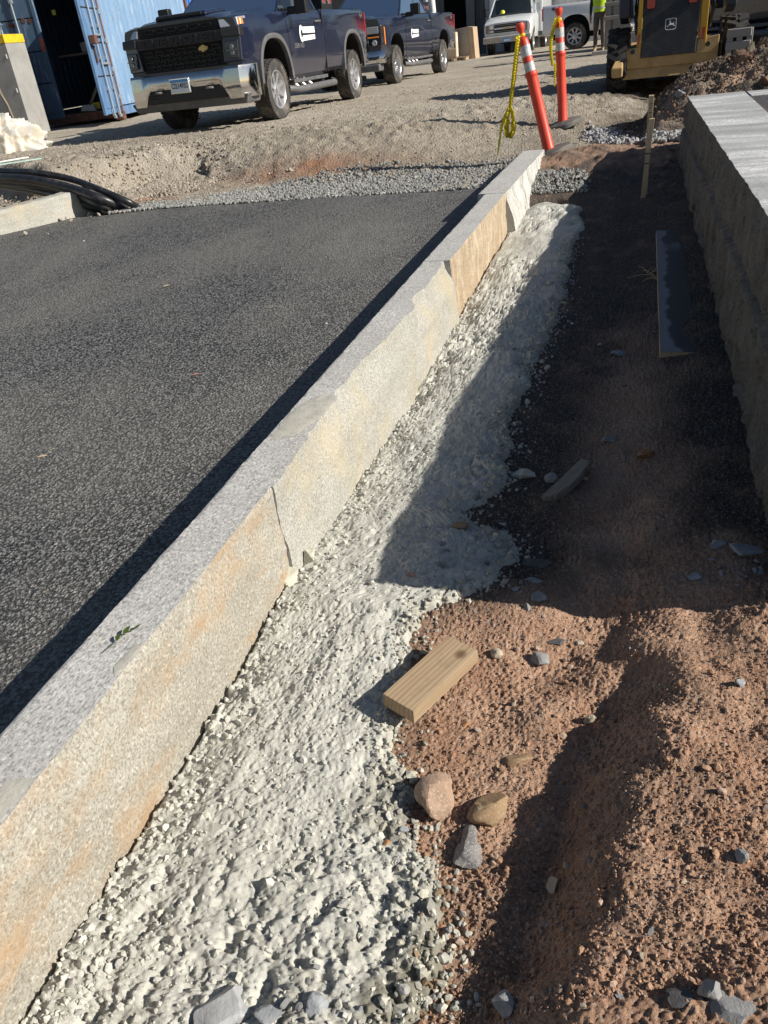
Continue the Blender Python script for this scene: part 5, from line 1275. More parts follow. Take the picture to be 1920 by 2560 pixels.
    for x in np.linspace(-1.02, 1.02, 33):
        ax = abs(x); yy = f - .06 + .10 * max(0, ax - .55) ** 1.3 * 1.6 + (.22 * max(0, ax - .90) / .12 * .9 if ax > .9 else 0)
        zb = .565 if ax < .60 else .565 - .19 * min(1, (ax - .60) / .10); zt = .735 + (.02 if ax > .68 else 0)
        secs.append([Vector((x, yy + .10, zb)), Vector((x, yy + .005, zb)), Vector((x, yy - .012, zb + .03)), Vector((x, yy - .016, (zb + zt) / 2)), Vector((x, yy - .005, zt - .03)), Vector((x, yy + .02, zt)), Vector((x, yy + .14, zt + .004)), Vector((x, yy + .14, zb))])
    mb.loft(secs); mb.build('front_bumper', M_CHROME, root, smooth=35)
    mb = MB(); mb.box((0, f + .0, .50), (1.32, .10, .20)); mb.build('bumper_insert', M_BLACK, root, bevel=.02)
    for x in (-.42, .42):
        m = MB(); m.tube([(x - .05, f - .05, .53), (x - .04, f - .10, .535), (x + .04, f - .10, .535), (x + .05, f - .05, .53)], .016, 8); m.build('tow_hook', M_GREYP, root, smooth=60)
    for k in range(3):
        m = MB(); m.box((-.55 + .0, f - .052, .47 + k * .035), (.16, .006, .012)); m.build('insert_rib', M_BLACKM, root)
    mb = MB(); mb.hexa([(-.92, f + .02, .30), (.92, f + .02, .30), (.95, f + .4, .30), (-.95, f + .4, .30), (-.98, f - .01, .42), (.98, f - .01, .42), (1.0, f + .4, .45), (-1.0, f + .4, .45)]); mb.build('air_dam', M_GREYP, root, bevel=.02)
    # plate
    pl = MB(); pl.box((-.05, f - .085, .595), (.315, .012, .165)); p = pl.build('number_plate', M_PLATE, root, bevel=.006)
    m = MB(); m.box((-.05, f - .0925, .655), (.30, .003, .036)); m.build('plate_band', M_PLATEB, p)
    m = MB(); m.box((-.05, f - .079, .595), (.335, .010, .185)); m.build('plate_frame', M_CHROME, p, bevel=.006)
    text('plate_number', 'CI214932', .086, (-.05, f - .0925, .592), RX, M_PINK, p, .001, .80, bold=.0015)
    # bonnet scoop
    mb = MB(); mb.hexa([(-.42, f + .20, 1.372), (.42, f + .20, 1.372), (.46, f + .75, 1.41), (-.46, f + .75, 1.41), (-.40, f + .23, 1.425), (.40, f + .23, 1.425), (.44, f + .75, 1.455), (-.44, f + .75, 1.455)]); mb.build('bonnet_bulge', M_NAVY, root, bevel=.02)
    mb = MB(); mb.box((0, f + .205, 1.400), (.70, .03, .030), Matrix.Rotation(-.3, 3, 'X')); mb.build('scoop_slot', M_BLACKM, root)
front_heavy(T1, f)
door_decal(T1, 1.0, 1.065, .62, 1.0 + .004)
text('badge', '2500 HD', .085, (1.001, .93, .91), RSIDE, M_SILVER, T1, .004, 1.2, bold=.003)
text('badge', '4x4', .11, (.992, 4.06, 1.30), RSIDE, M_SILVER, T1, .004, 1.1, bold=.004)
def toolbox(loc, rz, w, label):
    root = empty('toolbox', loc, rz, label, 'tool box', 'bed tool boxes')
    mb = MB(); mb.box((0, 0, .11), (w, .5, .22)); mb.build('box_body', M_BLACK, root, bevel=.012)
    mb = MB(); mb.box((0, 0, .235), (w + .03, .54, .03)); mb.build('lid', M_BLACK, root, bevel=.008)
    for y in (-.14, .14):
        m = MB(); m.box((w / 2 + .006, y, .12), (.014, .09, .05)); m.build('lamp', M_RED, root, bevel=.006)
        m = MB(); m.box((w / 2 + .003, y, .12), (.008, .13, .075)); m.build('lamp_bezel', M_SILVER, root, bevel=.004)
toolbox((-5.72, 14.75, GZ + 1.405), 0, .62, 'black tool box with two red lamps on the near navy pickup')
# --- second truck
P2 = dict(paint=M_NAVY2, wb=3.80, front=-.97, seam=.66, cab=2.72, bed=4.92, rim='alloy', w=1.0, mirror=(.22, .12, .23), gap=True, bpil=1.95, aa=.50, ab=.62, step=(.68, 2.5))
T2 = pickup((-6.72, 20.05, GZ), -math.atan2(.22, 3.8), P2, 'navy pickup with tall amber edged headlights parked behind the lettered one')
def front_light(root, f, pm):
    mb = MB(); mb.box((0, f + .10, .98), (1.25, .10, .50)); mb.build('grille_panel', M_BLACKM, root, bevel=.03)
    for k in range(2):
        m = MB(); m.box((0, f + .045, .90 + k * .17), (1.30, .05, .07)); m.build('grille_bar', M_GREYP, root, bevel=.015)
    for s in (1, -1):
        mb = MB(); mb.hexa([(s * .62, f + .03, .78), (s * .93, f + .10, .78), (s * .97, f + .34, .78), (s * .64, f + .3, .78), (s * .60, f + .04, 1.20), (s * .95, f + .12, 1.20), (s * .98, f + .36, 1.20), (s * .62, f + .3, 1.20)]); hl = mb.build('headlight', M_HOUS, root, bevel=.03)
        m = MB(); m.box((s * .965, f + .235, .98), (.03, .06, .34)); m.build('amber_edge', M_AMBER, hl, bevel=.01)
        m = MB(); m.box((s * .76, f + .045, .965), (.26, .02, .025), Matrix.Rotation(s * .22, 3, 'Z')); m.build('amber_bar', M_AMBER, hl, bevel=.008)
        m = MB(); m.box((s * .76, f + .045, 1.10), (.26, .02, .13), Matrix.Rotation(s * .22, 3, 'Z')); m.build('lens', M_LENS, hl, bevel=.02)
        m = MB(); m.lathe([(0, -.02), (.05, -.01), (.06, .02)], (s * .78, f + .04, .86), 18, 'y'); m.build('projector', M_LENS, hl, smooth=50)
    mb = MB(); secs = []
    for x in np.linspace(-1.0, 1.0, 25):
        ax = abs(x); yy = f - .05 + .16 * max(0, ax - .5) ** 1.5 + (.5 * (ax - .9) if ax > .9 else 0); zb, zt = .46, .70
        secs.append([Vector((x, yy + .12, zb)), Vector((x, yy + .01, zb)), Vector((x, yy - .01, zb + .05)), Vector((x, yy - .005, zt - .05)), Vector((x, yy + .03, zt)), Vector((x, yy + .14, zt)), ])
    mb.loft(secs); mb.build('front_bumper', M_CHROME, root, smooth=35)
    mb = MB(); mb.box((0, f + .06, .38), (1.8, .3, .14)); mb.build('air_dam', M_GREYP, root, bevel=.03)
front_light(T2, P2['front'], M_NAVY2)
door_decal(T2, 1.05, .975, .56, 1.0 + .004)
text('badge', '4x4', .10, (.992, 4.62, 1.27), RSIDE, M_SILVER, T2, .004, 1.1, bold=.004)
toolbox((-6.10, 23.3, GZ + 1.405), -.06, .55, 'black tool box with red lamp behind the second navy pickup cab')
for i, (dx, l_) in enumerate(((0, 'white post standing in the second pickup bed, taller of two'), (.16, 'white post standing in the second pickup bed, shorter of two'))):
    mb = MB(); mb.cyl((-6.0 + dx, 24.15, GZ + 1.18), (-6.04 + dx, 24.2, GZ + (2.1 - .35 * i)), .085, n=16); mb.cyl((-6.04 + dx, 24.2, GZ + (2.1 - .35 * i)), (-6.04 + dx, 24.2, GZ + (2.12 - .35 * i)), .092, n=16); tag(mb.build('white_post', plain('white_pvc%d' % i, (.74, .74, .72), .4), smooth=40), l_, 'post', 'white posts in the pickup bed')
# --- white truck, side on, facing away to the right
P3 = dict(paint=M_WPAINT, wb=3.9, front=-.97, seam=.66, cab=2.75, bed=5.02, rim='steel', w=1.0, r=.405, aa=.52, ab=.65)
T3 = pickup((-2.82 + 3.9 + .0, 33.45, GZ), math.radians(90), P3, 'white pickup seen side on behind the person, its tail lamp near the upright post')
text('badge', '4x4', .16, (-.994, 4.55, 1.28), (math.radians(90), 0, math.radians(-90)), M_PINK, T3, .004, 1.3, bold=.005)
# --- dark truck behind the loader
P4 = dict(paint=M_BLKP, wb=3.8, front=-.97, seam=.66, cab=2.75, bed=4.9, rim='steel', flare=True, w=1.0, gap=True)
T4 = pickup((3.15, 14.2, GZ), math.radians(35), P4, 'dark blue pickup with black wheel flare parked past the loader')

# ------------------------------------------------------------------ white cutaway van
M_VANW = paint('van_white', (.66, .68, .69), .35, dirt=.5)
M_VGREY = plain('van_grey_trim', (.22, .22, .225), .6)
def van():
    root = empty('cutaway_van', (-6.03, 38.7, GZ), 0, 'old white van with square headlights and blue plate facing the camera', 'van')
    def sec(y, w, zb, zm, zt): 
        h = [(.0, zb), (.8 * w, zb), (.96 * w, zb + .05), (1.0 * w, zb + .3), (1.0 * w, zm - .12), (.96 * w, zm - .03), (.86 * w, zm), (.5 * w, zt), (0, zt)]
        h = [Vector((x, y, z)) for x, z in h]; return h[1:] + [Vector((-p.x, p.y, p.z)) for p in h[::-1]][1:-1] + [h[0]]
    mb = MB(); mb.loft([sec(-1.0, .95, .55, 1.10, 1.14), (sec(-.9, .985, .5, 1.16, 1.20)), sec(-.3, 1.0, .45, 1.30, 1.33), sec(.15, 1.0, .45, 1.38, 1.40)]); o = mb.build('front_body', [M_VANW, M_BLACKM], None, smooth=30); cut(o, [arch(0, .36, .46, .5)], [(.7, 1.3), (-1.3, -.7)]); o.parent = root
    mb = MB(); mb.loft([sec(.16, 1.0, .45, 1.38, 1.39), sec(1.45, 1.0, .45, 1.40, 1.41)]); mb.build('cab_lower', M_VANW, root, smooth=30)
    mb = MB(); mb.hexa([(-.78, .72, 1.98), (.78, .72, 1.98), (.82, 1.5, 1.98), (-.82, 1.5, 1.98), (-.7, .8, 2.08), (.7, .8, 2.08), (.75, 1.5, 2.1), (-.75, 1.5, 2.1)]); mb.build('roof', M_VANW, root, bevel=.03)
    for s in (1, -1):
        for ya, yc in ((.02, .70), (1.36, 1.42)):
            m = MB(); a = Vector((s * .93, ya, 1.37)); c = Vector((s * .80, yc, 2.0)); u = Vector((0, .09, 0)); v = Vector((-s * .06, 0, 0)); m.hexa([a, a + u, a + u + v, a + v, c, c + u, c + u + v, c + v]); m.build('pillar', M_VANW, root, bevel=.01)
        m = MB(); m.add([(s * .90, .12, 1.38), (s * .90, 1.38, 1.38), (s * .79, 1.42, 1.98), (s * .79, .76, 1.98)], [(0, 1, 2, 3)]); m.build('side_window', M_GLASS, root)
        m = MB(); m.box((s * 1.16, .25, 1.55), (.16, .08, .30)); m.tube([(s * .95, .2, 1.42), (s * 1.12, .22, 1.45), (s * 1.12, .22, 1.65), (s * .94, .25, 1.68)], .012, 6); m.build('mirror', M_BLACK if s < 0 else M_VANW, root)
        wheel(root, s * .85, 0, .36, s, 'steel', .36, .24)
        m = MB(); m.box((s * .70, -1.0, .93), (.34, .06, .30)); m.build('lamp_surround', M_VGREY, root, bevel=.015)
        m = MB(); m.box((s * .66, -1.03, .99), (.20, .02, .13)); m.build('headlight', M_LENS, root, bevel=.012)
        m = MB(); m.box((s * .66, -1.03, .85), (.20, .015, .07)); m.build('side_lamp', M_LENS, root, bevel=.01)
        m = MB(); m.box((s * .85, -.985, .93), (.06, .05, .24)); m.build('indicator', M_AMBER, root, bevel=.008)
    m = MB(); m.add([(-.88, .04, 1.38), (.88, .04, 1.38), (.76, .72, 1.99), (-.76, .72, 1.99)], [(0, 1, 2, 3)]); m.build('windscreen', M_GLASS, root)
    m = MB(); m.box((0, .30, 1.42), (1.7, .45, .06)); m.build('dashboard', M_DASH, root)
    m = MB(); m.box((0, 1.35, 1.6), (1.7, .1, .9)); m.build('bulkhead', M_DASH, root)
    mb = MB(); mb.box((0, -.985, .93), (1.06, .06, .30)); mb.build('grille_panel', M_BLACKM, root)
    for k in range(4):
        m = MB(); m.box((0, -1.02, .83 + k * .068), (1.04, .03, .022)); m.build('grille_bar', M_VGREY, root)
    m = MB(); m.box((0, -1.03, .935), (1.06, .03, .055)); m.build('grille_centre_bar', M_CHROME, root, bevel=.008)
    m = MB(); m.prism([(-.10, 0), (-.05, .03), (-.02, .045), (.04, .045), (.10, .0), (.05, -.03), (.02, -.045), (-.04, -.045)], -1.06, -1.045, 'y'); o = m.build('bowtie_emblem', M_GOLD, root); o.location = (0, 0, .935)
    mb = MB(); mb.box((0, -1.08, .54), (2.0, .14, .24)); mb.build('front_bumper', plain('van_bumper', (.40, .385, .36), .5, dirt=((.25, .2, .15), 4, .7)), root, bevel=.04)
    p = MB(); p.box((0, -1.155, .50), (.31, .012, .16)); pl = p.build('number_plate', M_PLATEB, root, bevel=.005)
    m = MB(); m.box((0, -1.1625, .49), (.24, .003, .07)); m.build('plate_number', M_PLATE, pl)
    mb = MB(); mb.box((0, 4.3, 1.75), (2.3, 5.6, 2.5)); mb.build('cargo_box', M_VANW, root, bevel=.03)
    for s in (1, -1):
        wheel(root, s * .85, 4.4, .36, s, 'steel', .36, .24)
    mb = MB(); mb.box((0, 3.3, .44), (.9, 6.5, .14)); mb.build('chassis', M_BLACKM, root)
    h = MB(); h.lathe([(.13, 0), (.135, .012), (.115, .02), (.11, .06), (.085, .11), (.04, .135), (0, .14)], n=24); ht = h.build('hard_hat', plain('hat_yellow', (.60, .62, .03), .35), None, smooth=60)
    ht.location = (-6.40, 38.92, GZ + 1.455); tag(ht, 'yellow hard hat on the dashboard of the white van', 'hard hat')
van()
# ------------------------------------------------------------------ skid-steer loader, rear towards the camera
M_YEL = plain('loader_yellow', (.60, .33, .02), .45, var=.12, scale=4, dirt=((.20, .13, .07), 5, .6))
M_YELD = plain('loader_yellow_dusty', (.42, .28, .12), .7, var=.2, scale=5, dirt=((.16, .12, .08), 4, .8))
M_LDARK = plain('loader_dark', (.022, .026, .034), .45, var=.2, dirt=((.10, .09, .08), 6, .5))
M_LBLUE = plain('loader_arm', (.018, .028, .050), .35, var=.15)
M_LTYRE = plain('loader_tyre', (.020, .020, .021), .9, var=.3, bump=.4, bscale=60, dirt=((.08, .07, .06), 5, .6))
M_EMB = plain('emblem_white', (.75, .76, .76), .5)
def loader():
    Y0, ZG = 12.2, .25; xc = .14
    root = empty('skid_steer_loader', (xc, Y0, ZG), 0, 'yellow and black skid steer loader with slotted rear door and leaping deer emblem', 'loader')
    # heights below are above its own ground
    mb = MB(); mb.hexa([(-.555, .0, .335), (.60, .0, .335), (.60, 1.9, .30), (-.555, 1.9, .30), (-.555, .0, .475), (.60, .0, .475), (.60, 1.9, .60), (-.555, 1.9, .60)]); mb.build('rear_frame', M_YELD, root, bevel=.015)
    mb = MB(); mb.hexa([(-.56, -.01, .22), (.56, -.01, .22), (.56, 1.6, .2), (-.56, 1.6, .2), (-.555, .02, .333), (.59, .02, .333), (.59, 1.6, .333), (-.555, 1.6, .333)]); mb.build('belly_pan', M_YELD, root)
    for s, x0, x1 in ((-1, -.555, -.345), (1, .33, .60)):
        mb = MB(); mb.hexa([(x0, -.012, .44), (x1, -.012, .44), (x1, .5, .44), (x0, .5, .44), (x0 + .01, .0, .565 if s < 0 else .60), (x1 - .004, .0, .585 if s < 0 else .63), (x1, .5, .60), (x0, .5, .60)]); e = mb.build('frame_ear', M_YELD, root, bevel=.01)
        m = MB(); m.lathe([(.028, -.006), (.028, .004), (.012, .004)], ((x0 + x1) / 2, -.014, .535), 14, 'y'); m.build('lifting_eye', M_LDARK, e)
    # bumper horn at the corner
    mb = MB(); mb.hexa([(-.70, -.16, .26), (-.56, -.16, .26), (-.56, -.02, .26), (-.69, -.02, .26), (-.71, -.17, .38), (-.56, -.17, .38), (-.56, -.02, .46), (-.67, -.02, .46)]); mb.build('bumper_horn', M_YELD, root, bevel=.02)
    # rear door with slots
    mb = MB(); mb.hexa([(-.345, -.03, .455), (.325, -.03, .455), (.325, .1, .455), (-.345, .1, .455), (-.345, .05, 1.16), (.345, .05, 1.16), (.345, .2, 1.16), (-.345, .2, 1.16)]); door = mb.build('engine_door', M_LDARK, root, bevel=.012)
    def face(u, v): return Vector((u, -.0315 + (v - .455) * .08 / .705, v))
    vm = MB(); rows = 27
    for r_ in range(rows):
        v = .485 + r_ * .0225
        for c_ in range(17):
            u = -.325 + c_ * .0385 + (.019 if r_ % 2 else 0)
            if u > .305 or (abs(u) < .075 and abs(v - .80) < .085) or (v > .96 and (u < -.21 or u > .19)): continue
            a = face(u, v); b = face(u + .026, v); c = face(u + .026, v + .010); d = face(u, v + .010); o_ = Vector((0, -.0012, 0))
            vm.add([a + o_, b + o_, c + o_, d + o_], [(0, 1, 2, 3)])
    vs_ = vm.build('vent_slots', M_BLACKM, door); vs_['kind'] = 'stuff'
    # emblem: rounded frame and leaping deer
    cx, cz = .0, .80
    def rr(w, h, r_, n=5):
        out = []
        for (sx, sy, a0) in ((1, 1, 0), (-1, 1, 90), (-1, -1, 180), (1, -1, 270)):
            for k in range(n + 1):
                a = math.radians(a0 + 90 * k / n); out.append((sx * (w - r_) + r_ * math.cos(a), sy * (h - r_) + r_ * math.sin(a)))
        return out
    m = MB(); o_ = rr(.066, .062, .020); i_ = rr(.060, .056, .016); n = len(o_)
    vs = [face(cx + x, cz + z) + Vector((0, -.003, 0)) for x, z in o_] + [face(cx + x, cz + z) + Vector((0, -.003, 0)) for x, z in i_]
    m.add(vs, [(k, (k + 1) % n, n + (k + 1) % n, n + k) for k in range(n)]); em = m.build('emblem', M_EMB, door)
    deer = [(-.048, -.026), (-.030, -.010), (-.018, -.006), (-.014, .008), (-.010, .020), (-.024, .020), (-.026, .025), (-.012, .032), (-.008, .030), (-.002, .026), (.0, .010), (.020, .008), (.032, .006), (.037, .018), (.040, .010), (.036, -.004), (.042, -.014), (.052, -.026), (.048, -.030), (.030, -.016), (.018, -.010), (.004, -.010), (-.008, -.012), (-.020, -.014), (-.038, -.018), (-.030, -.028), (-.036, -.032), (-.046, -.020)]
    m = MB(); m.add([face(cx + x, cz + z) + Vector((0, -.003, 0)) for x, z in deer], [tuple(range(len(deer)))]); m.build('leaping_deer', M_EMB, em)
    for pts in (((-.012, .032), (-.016, .046), (-.010, .052)), ((-.006, .030), (-.002, .044), (-.006, .052)), ((-.016, .042), (-.024, .048), (-.024, .052))):
        m = MB(); m.tube([face(cx + x, cz + z) + Vector((0, -.003, 0)) for x, z in pts], .0022, 5); m.build('antler', M_EMB, em)
    # lamps
    for u, v in ((-.255, 1.055), (.245, 1.065)):
        m = MB(); m.prism([(u + x, v + z) for x, z in rr(.050, .062, .022)], -.02, .06, 'y'); b = m.build('rear_lamp', M_RED, door); 
        m = MB(); m.prism([(u + x, v + z) for x, z in rr(.058, .070, .026)], .0, .05, 'y'); m.build('lamp_bezel', M_BLACKM, b)
    # yellow side covers, flanked by red reflectors
    for s, x0, x1 in ((-1, -.405, -.350), (1, .352, .44)):
        mb = MB(); mb.hexa([(x0, .02, .50), (x1, -.02, .50), (x1, .10, .50), (x0, .45, .50), (x0, .06, 1.30), (x1, .03, 1.30), (x1, .2, 1.30), (x0, .5, 1.30)]); c = mb.build('side_cover', M_YEL, root, bevel=.008)
        m = MB(); m.box(((x0 + x1) / 2, -.005 if s > 0 else .008, .66), (.030, .008, .13)); m.build('reflector', M_RED, c)
    # cab, rear lamp, towers and lift arms
    mb = MB(); mb.hexa([(-.36, .12, 1.17), (.36, .12, 1.17), (.40, 1.2, 1.0), (-.40, 1.2, 1.0), (-.36, .45, 2.05), (.36, .45, 2.05), (.38, 1.2, 2.05), (-.38, 1.2, 2.05)]); mb.build('cab', M_LDARK, root, bevel=.02)
    mb = MB(); mb.box((.03, .08, 1.22), (.55, .05, .10)); mb.build('hood_panel', M_LBLUE, root, bevel=.01)
    m = MB(); m.box((-.245, .04, 1.225), (.14, .06, .12)); hb = m.build('work_lamp', M_BLACK, root, bevel=.01)
    m = MB(); m.lathe([(0, -.012), (.045, -.008), (.05, .0), (.05, .02)], (-.245, .01, 1.225), 18, 'y'); m.build('lens', M_LENS, hb, smooth=50)
    for s in (-1, 1):
        mb = MB(); x0 = -.575 if s < 0 else .70
        mb.hexa([(x0 - .07, .10, .92), (x0 + .07, .10, .92), (x0 + .07, .45, .85), (x0 - .07, .45, .85), (x0 - .09, .05, 1.50), (x0 + .07, .05, 1.50), (x0 + .07, .45, 1.50), (x0 - .09, .45, 1.50)]); mb.build('lift_tower', M_LBLUE, root, bevel=.025)
        mb = MB(); mb.hexa([(x0 - .06, .1, 1.42), (x0 + .06, .1, 1.42), (x0 + .06, 2.4, .9), (x0 - .06, 2.4, .9), (x0 - .06, .1, 1.6), (x0 + .06, .1, 1.6), (x0 + .06, 2.4, 1.05), (x0 - .06, 2.4, 1.05)]); mb.build('lift_arm', M_LBLUE, root, bevel=.02)
        mb = MB(); mb.tube([(s * .47 + .05, .30, .95), (s * .50 + .05, .55, 1.25), (s * .52 + .05, .9, 1.5)], .035, 10); mb.build('lift_cylinder', M_CHROME, root, smooth=60)
        mb = MB(); mb.tube([(s * .44 + .03, .15, .72), (s * .47 + .03, .16, .92), (s * .42 + .03, .25, 1.1), (s * .48 + .03, .3, 1.4)], .022, 8); mb.build('hydraulic_hose', M_BLACK, root, smooth=60)
    for s in (-1, 1):
        for y in (.35, 1.35):
            t = MB(); r_ = .395; w = .26; t.lathe([(r_ * .45, -w * .4), (r_ * .6, -w * .5), (r_ * .88, -w * .5), (r_ * .97, -w * .44), (r_, -w * .3), (r_, w * .3), (r_ * .97, w * .44), (r_ * .88, w * .5), (r_ * .6, w * .5), (r_ * .45, w * .4)], (0, 0, 0), 40, 'x')
            for k in range(18):
                for j in (-1, 1):
                    R = Matrix.Rotation(2 * math.pi * (k + .25 * j) / 18, 3, 'X') @ Matrix.Rotation(j * .5, 3, 'Z'); t.box(Matrix.Rotation(2 * math.pi * (k + .25 * j) / 18, 3, 'X') @ Vector((j * w * .26, 0, r_ + .008)), (w * .50, .05, .035), R)
            o = t.build('tyre', M_LTYRE, root, smooth=40); o.location = (s * .645 + (.0 if s < 0 else .16), y, r_)
loader()
# grey slotted plastic block standing beside the loader
def slotted():
    root = empty('plastic_pallet', (.95, 12.02, .40), -.06, 'grey slotted plastic pallet standing upright beside the loader', 'pallet')
    M = plain('grey_pallet', (.27, .26, .25), .7, var=.15, dirt=((.15, .12, .1), 6, .5))
    for z in (.06, .20, .34, .475):
        m = MB(); m.box((0, 0, z), (.285, .05, .095)); m.build('slat', M, root, bevel=.012)
    for x in (-.10, .01, .125):
        m = MB(); m.box((x, .012, .27), (.07, .045, .50)); m.build('rib', M, root, bevel=.008)
    m = MB(); m.box((-.02, .05, .27), (.26, .02, .52)); m.build('back_sheet', M_BLACKM, root)
slotted()

# ------------------------------------------------------------------ shipping container
def cont_mat(name, a, b, rust=.5, scale=2.2):
    n = N(name); co = n.coord()
    c = n.mix(n.ramp(n.noise(n.coord(scale=(2, 2, .5)), scale, 5, .65), [(.3, 0.), (.7, 1.)]), a, b)
    c = n.mix(n.ramp(n.noise(n.coord(scale=(5, 5, .7)), 3, 5, .7), [(.55, 0.), (.72, .4)]), c, (.55, .62, .68))
    c = n.mix(n.ramp(n.noise(co, 4.5, 6, .75), [(.60, 0.), (.66, rust)]), c, (.20, .065, .035))
    return n.done(c, .6, n.bump(n.noise(co, 30, 4), .15, .004))
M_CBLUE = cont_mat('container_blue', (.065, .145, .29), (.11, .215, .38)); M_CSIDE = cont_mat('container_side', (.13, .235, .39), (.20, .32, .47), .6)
M_CDARK = cont_mat('container_painted_shade', (.055, .105, .18), (.075, .135, .22), .25); M_CIN = plain('container_inside', (.05, .045, .04), .9)  # M_CDARK: shade put into the blue of the closed door and far side
M_RUST = plain('rust', (.12, .055, .038), .9, var=.4, scale=9, bump=.4); M_ROD = plain('galvanised_rod', (.36, .40, .44), .5, .5, var=.15)
M_REDPR = plain('red_primer', (.50, .12, .07), .8, var=.3, scale=10)
def container():
    root = empty('shipping_container', (-10.72, 15.9, GZ), math.radians(11.5), 'faded blue shipping container with one lock rod door swung open', 'container')
    W, L, H, z0 = 2.44, 6.06, 2.6, .17
    # corrugated side, roof, back, floor
    def corr(n, pitch, d):
        pts = []; y = .12
        while y < L - .1:
            pts += [(y, 0), (y + pitch * .35, 0), (y + pitch * .5, -d), (y + pitch * .85, -d)]; y += pitch
        return pts
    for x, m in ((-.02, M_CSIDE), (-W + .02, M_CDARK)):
        c = corr(0, .28, .036); mb = MB(); sg = 1 if x > -1 else -1
        vs = [(x + sg * q[1], q[0], z0 + .12) for q in c] + [(x + sg * q[1], q[0], H - .1) for q in c]; n = len(c)
        mb.add(vs, [(k, k + 1, n + k + 1, n + k) for k in range(n - 1)]); o = mb.build('side_wall', m, root); s = o.modifiers.new('s', 'SOLIDIFY'); s.thickness = .004
    mb = MB(); mb.box((-W / 2, L / 2, H), (W, L, .03)); mb.build('roof', M_CBLUE, root)
    mb = MB(); mb.box((-W / 2, L - .02, H / 2), (W, .03, H - .2)); mb.build('back_wall', M_CIN, root)
    mb = MB(); mb.box((-W / 2, L / 2, z0 + .04), (W - .06, L - .1, .05)); mb.build('floor', M_CIN, root)
    mb = MB(); mb.box((-W / 2, 1.2, 1.3), (W - .2, .02, 2.2)); 
    for x in (-.06, -W + .06):
        for y in (.06, L - .06):
            m = MB(); m.box((x, y, (H + z0) / 2), (.13, .13, H - z0)); m.build('corner_post', M_CBLUE if x < -1 else M_RUST, root, bevel=.008)
            m = MB(); m.box((x, y, .10), (.17, .17, .15)); m.build('corner_casting', M_RUST, root, bevel=.01)
    for x in (-.03, -W + .03):
        m = MB(); m.box((x, L / 2, z0 + .02), (.06, L - .2, .16)); m.build('bottom_rail', M_CBLUE, root, bevel=.006)
        m = MB(); m.box((x, L / 2, H - .04), (.07, L - .2, .12)); m.build('top_rail', M_CBLUE, root, bevel=.006)
    m = MB(); m.box((-W / 2, .04, z0 - .02), (W - .3, .10, .16)); m.build('door_sill', M_RUST, root, bevel=.008)
    m = MB(); m.box((-W / 2, .04, H - .05), (W - .26, .10, .14)); m.build('door_header', M_CBLUE, root, bevel=.008)
    for i, (yy, zz, a) in enumerate(((.35, 1.25, .0), (1.4, 1.9, .0))):
        pass
    def door(mat, name, primer):
        """leaf in its own plane: x 0..-1.16 from the hinge, outer face towards -y"""
        d = bpy.data.objects.new(name, None); COL.objects.link(d); d.parent = root; d.empty_display_size = .1
        for k in range(4):
            za = z0 + .10 + k * .575; m = MB(); m.box((-.58, 0, za + .285), (1.10, .04, .555)); m.build('door_panel', mat, d, bevel=.012)
            if k: m = MB(); m.box((-.58, .004, za + .004), (1.06, .03, .03)); m.build('door_groove', M_BLACKM, d)
        m = MB(); m.box((-.58, .012, 1.36), (1.13, .03, 2.36)); m.build('door_back', mat, d)
        for x in (-.045, -1.125):
            m = MB(); m.box((x, -.005, 1.36), (.085, .06, 2.38)); m.build('door_stile', M_RUST if (primer and x > -.5) else mat, d, bevel=.01)
        for x in (-.36, -.72):
            m = MB(); m.cyl((x, -.055, .14), (x, -.055, 2.55), .018, n=10); m.build('lock_rod', M_ROD, d, smooth=50)
            for zz in (.16, .62, 1.15, 1.70, 2.3):
                m = MB(); m.box((x, -.045, zz), (.075, .05, .06)); m.build('rod_bracket', M_ROD, d, bevel=.006)
            m = MB(); m.box((x, -.06, .12), (.07, .05, .06)); m.build('cam', M_ROD, d, bevel=.008)
        for zz in (1.06, 1.55):
            m = MB(); m.box((-.50, -.075, zz), (.42, .016, .035)); m.build('handle', M_ROD, d, bevel=.004)
        for zz in (.45, .95, 1.45, 1.95):
            m = MB(); m.box((-.03, -.035, zz), (.14, .03, .085)); m.build('hinge', M_ROD, d, bevel=.006)
        return d
    dr = door(M_CBLUE, 'open_door', True); dr['label'] = 'sunlit faded blue door leaf swung open'; dr.location = (.03, -.01, 0); dr.rotation_euler = (0, 0, math.radians(95))
    m = MB(); m.box((-.98, -.09, 1.46), (.17, .12, .15)); m.build('lock_box', M_RUST, dr, bevel=.012)
    m = MB(); m.box((-.93, -.05, 1.22), (.05, .02, .30)); m.build('hasp', M_RUST, dr)
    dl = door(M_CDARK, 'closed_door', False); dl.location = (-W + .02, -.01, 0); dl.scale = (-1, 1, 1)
    for x, zz in ((-1.00, 1.95), (-.86, 1.97), (-.62, 1.90), (-.54, 1.92)):
        m = MB(); m.lathe([(.045, -.003), (.045, .003)], (x, -.024, zz), 18, 'y'); m.build('primer_spot', M_RUST, dl)
    m = MB(); m.box((-1.125, -.038, 1.52), (.08, .006, .24)); m.build('primer_patch', M_REDPR, dl)
    return root
container()
mb = MB(); mb.hexa([(-3, 0, .0), (-.3, 0, .0), (-.3, 4, .0), (-3, 4, .0), (-3, 0, 2.6), (-.3, 0, 2.6), (-.3, 4, 2.6), (-3, 4, 2.6)])
root = empty('shipping_container', (-12.6, 22.6, GZ), math.radians(8), 'bright blue shipping container beyond the faded one', 'container')
m = MB(); m.box((-1.22, 3, 1.35), (2.44, 6, 2.5)); m.build('shell', plain('bright_blue', (.05, .16, .50), .5, var=.15), root, bevel=.02)
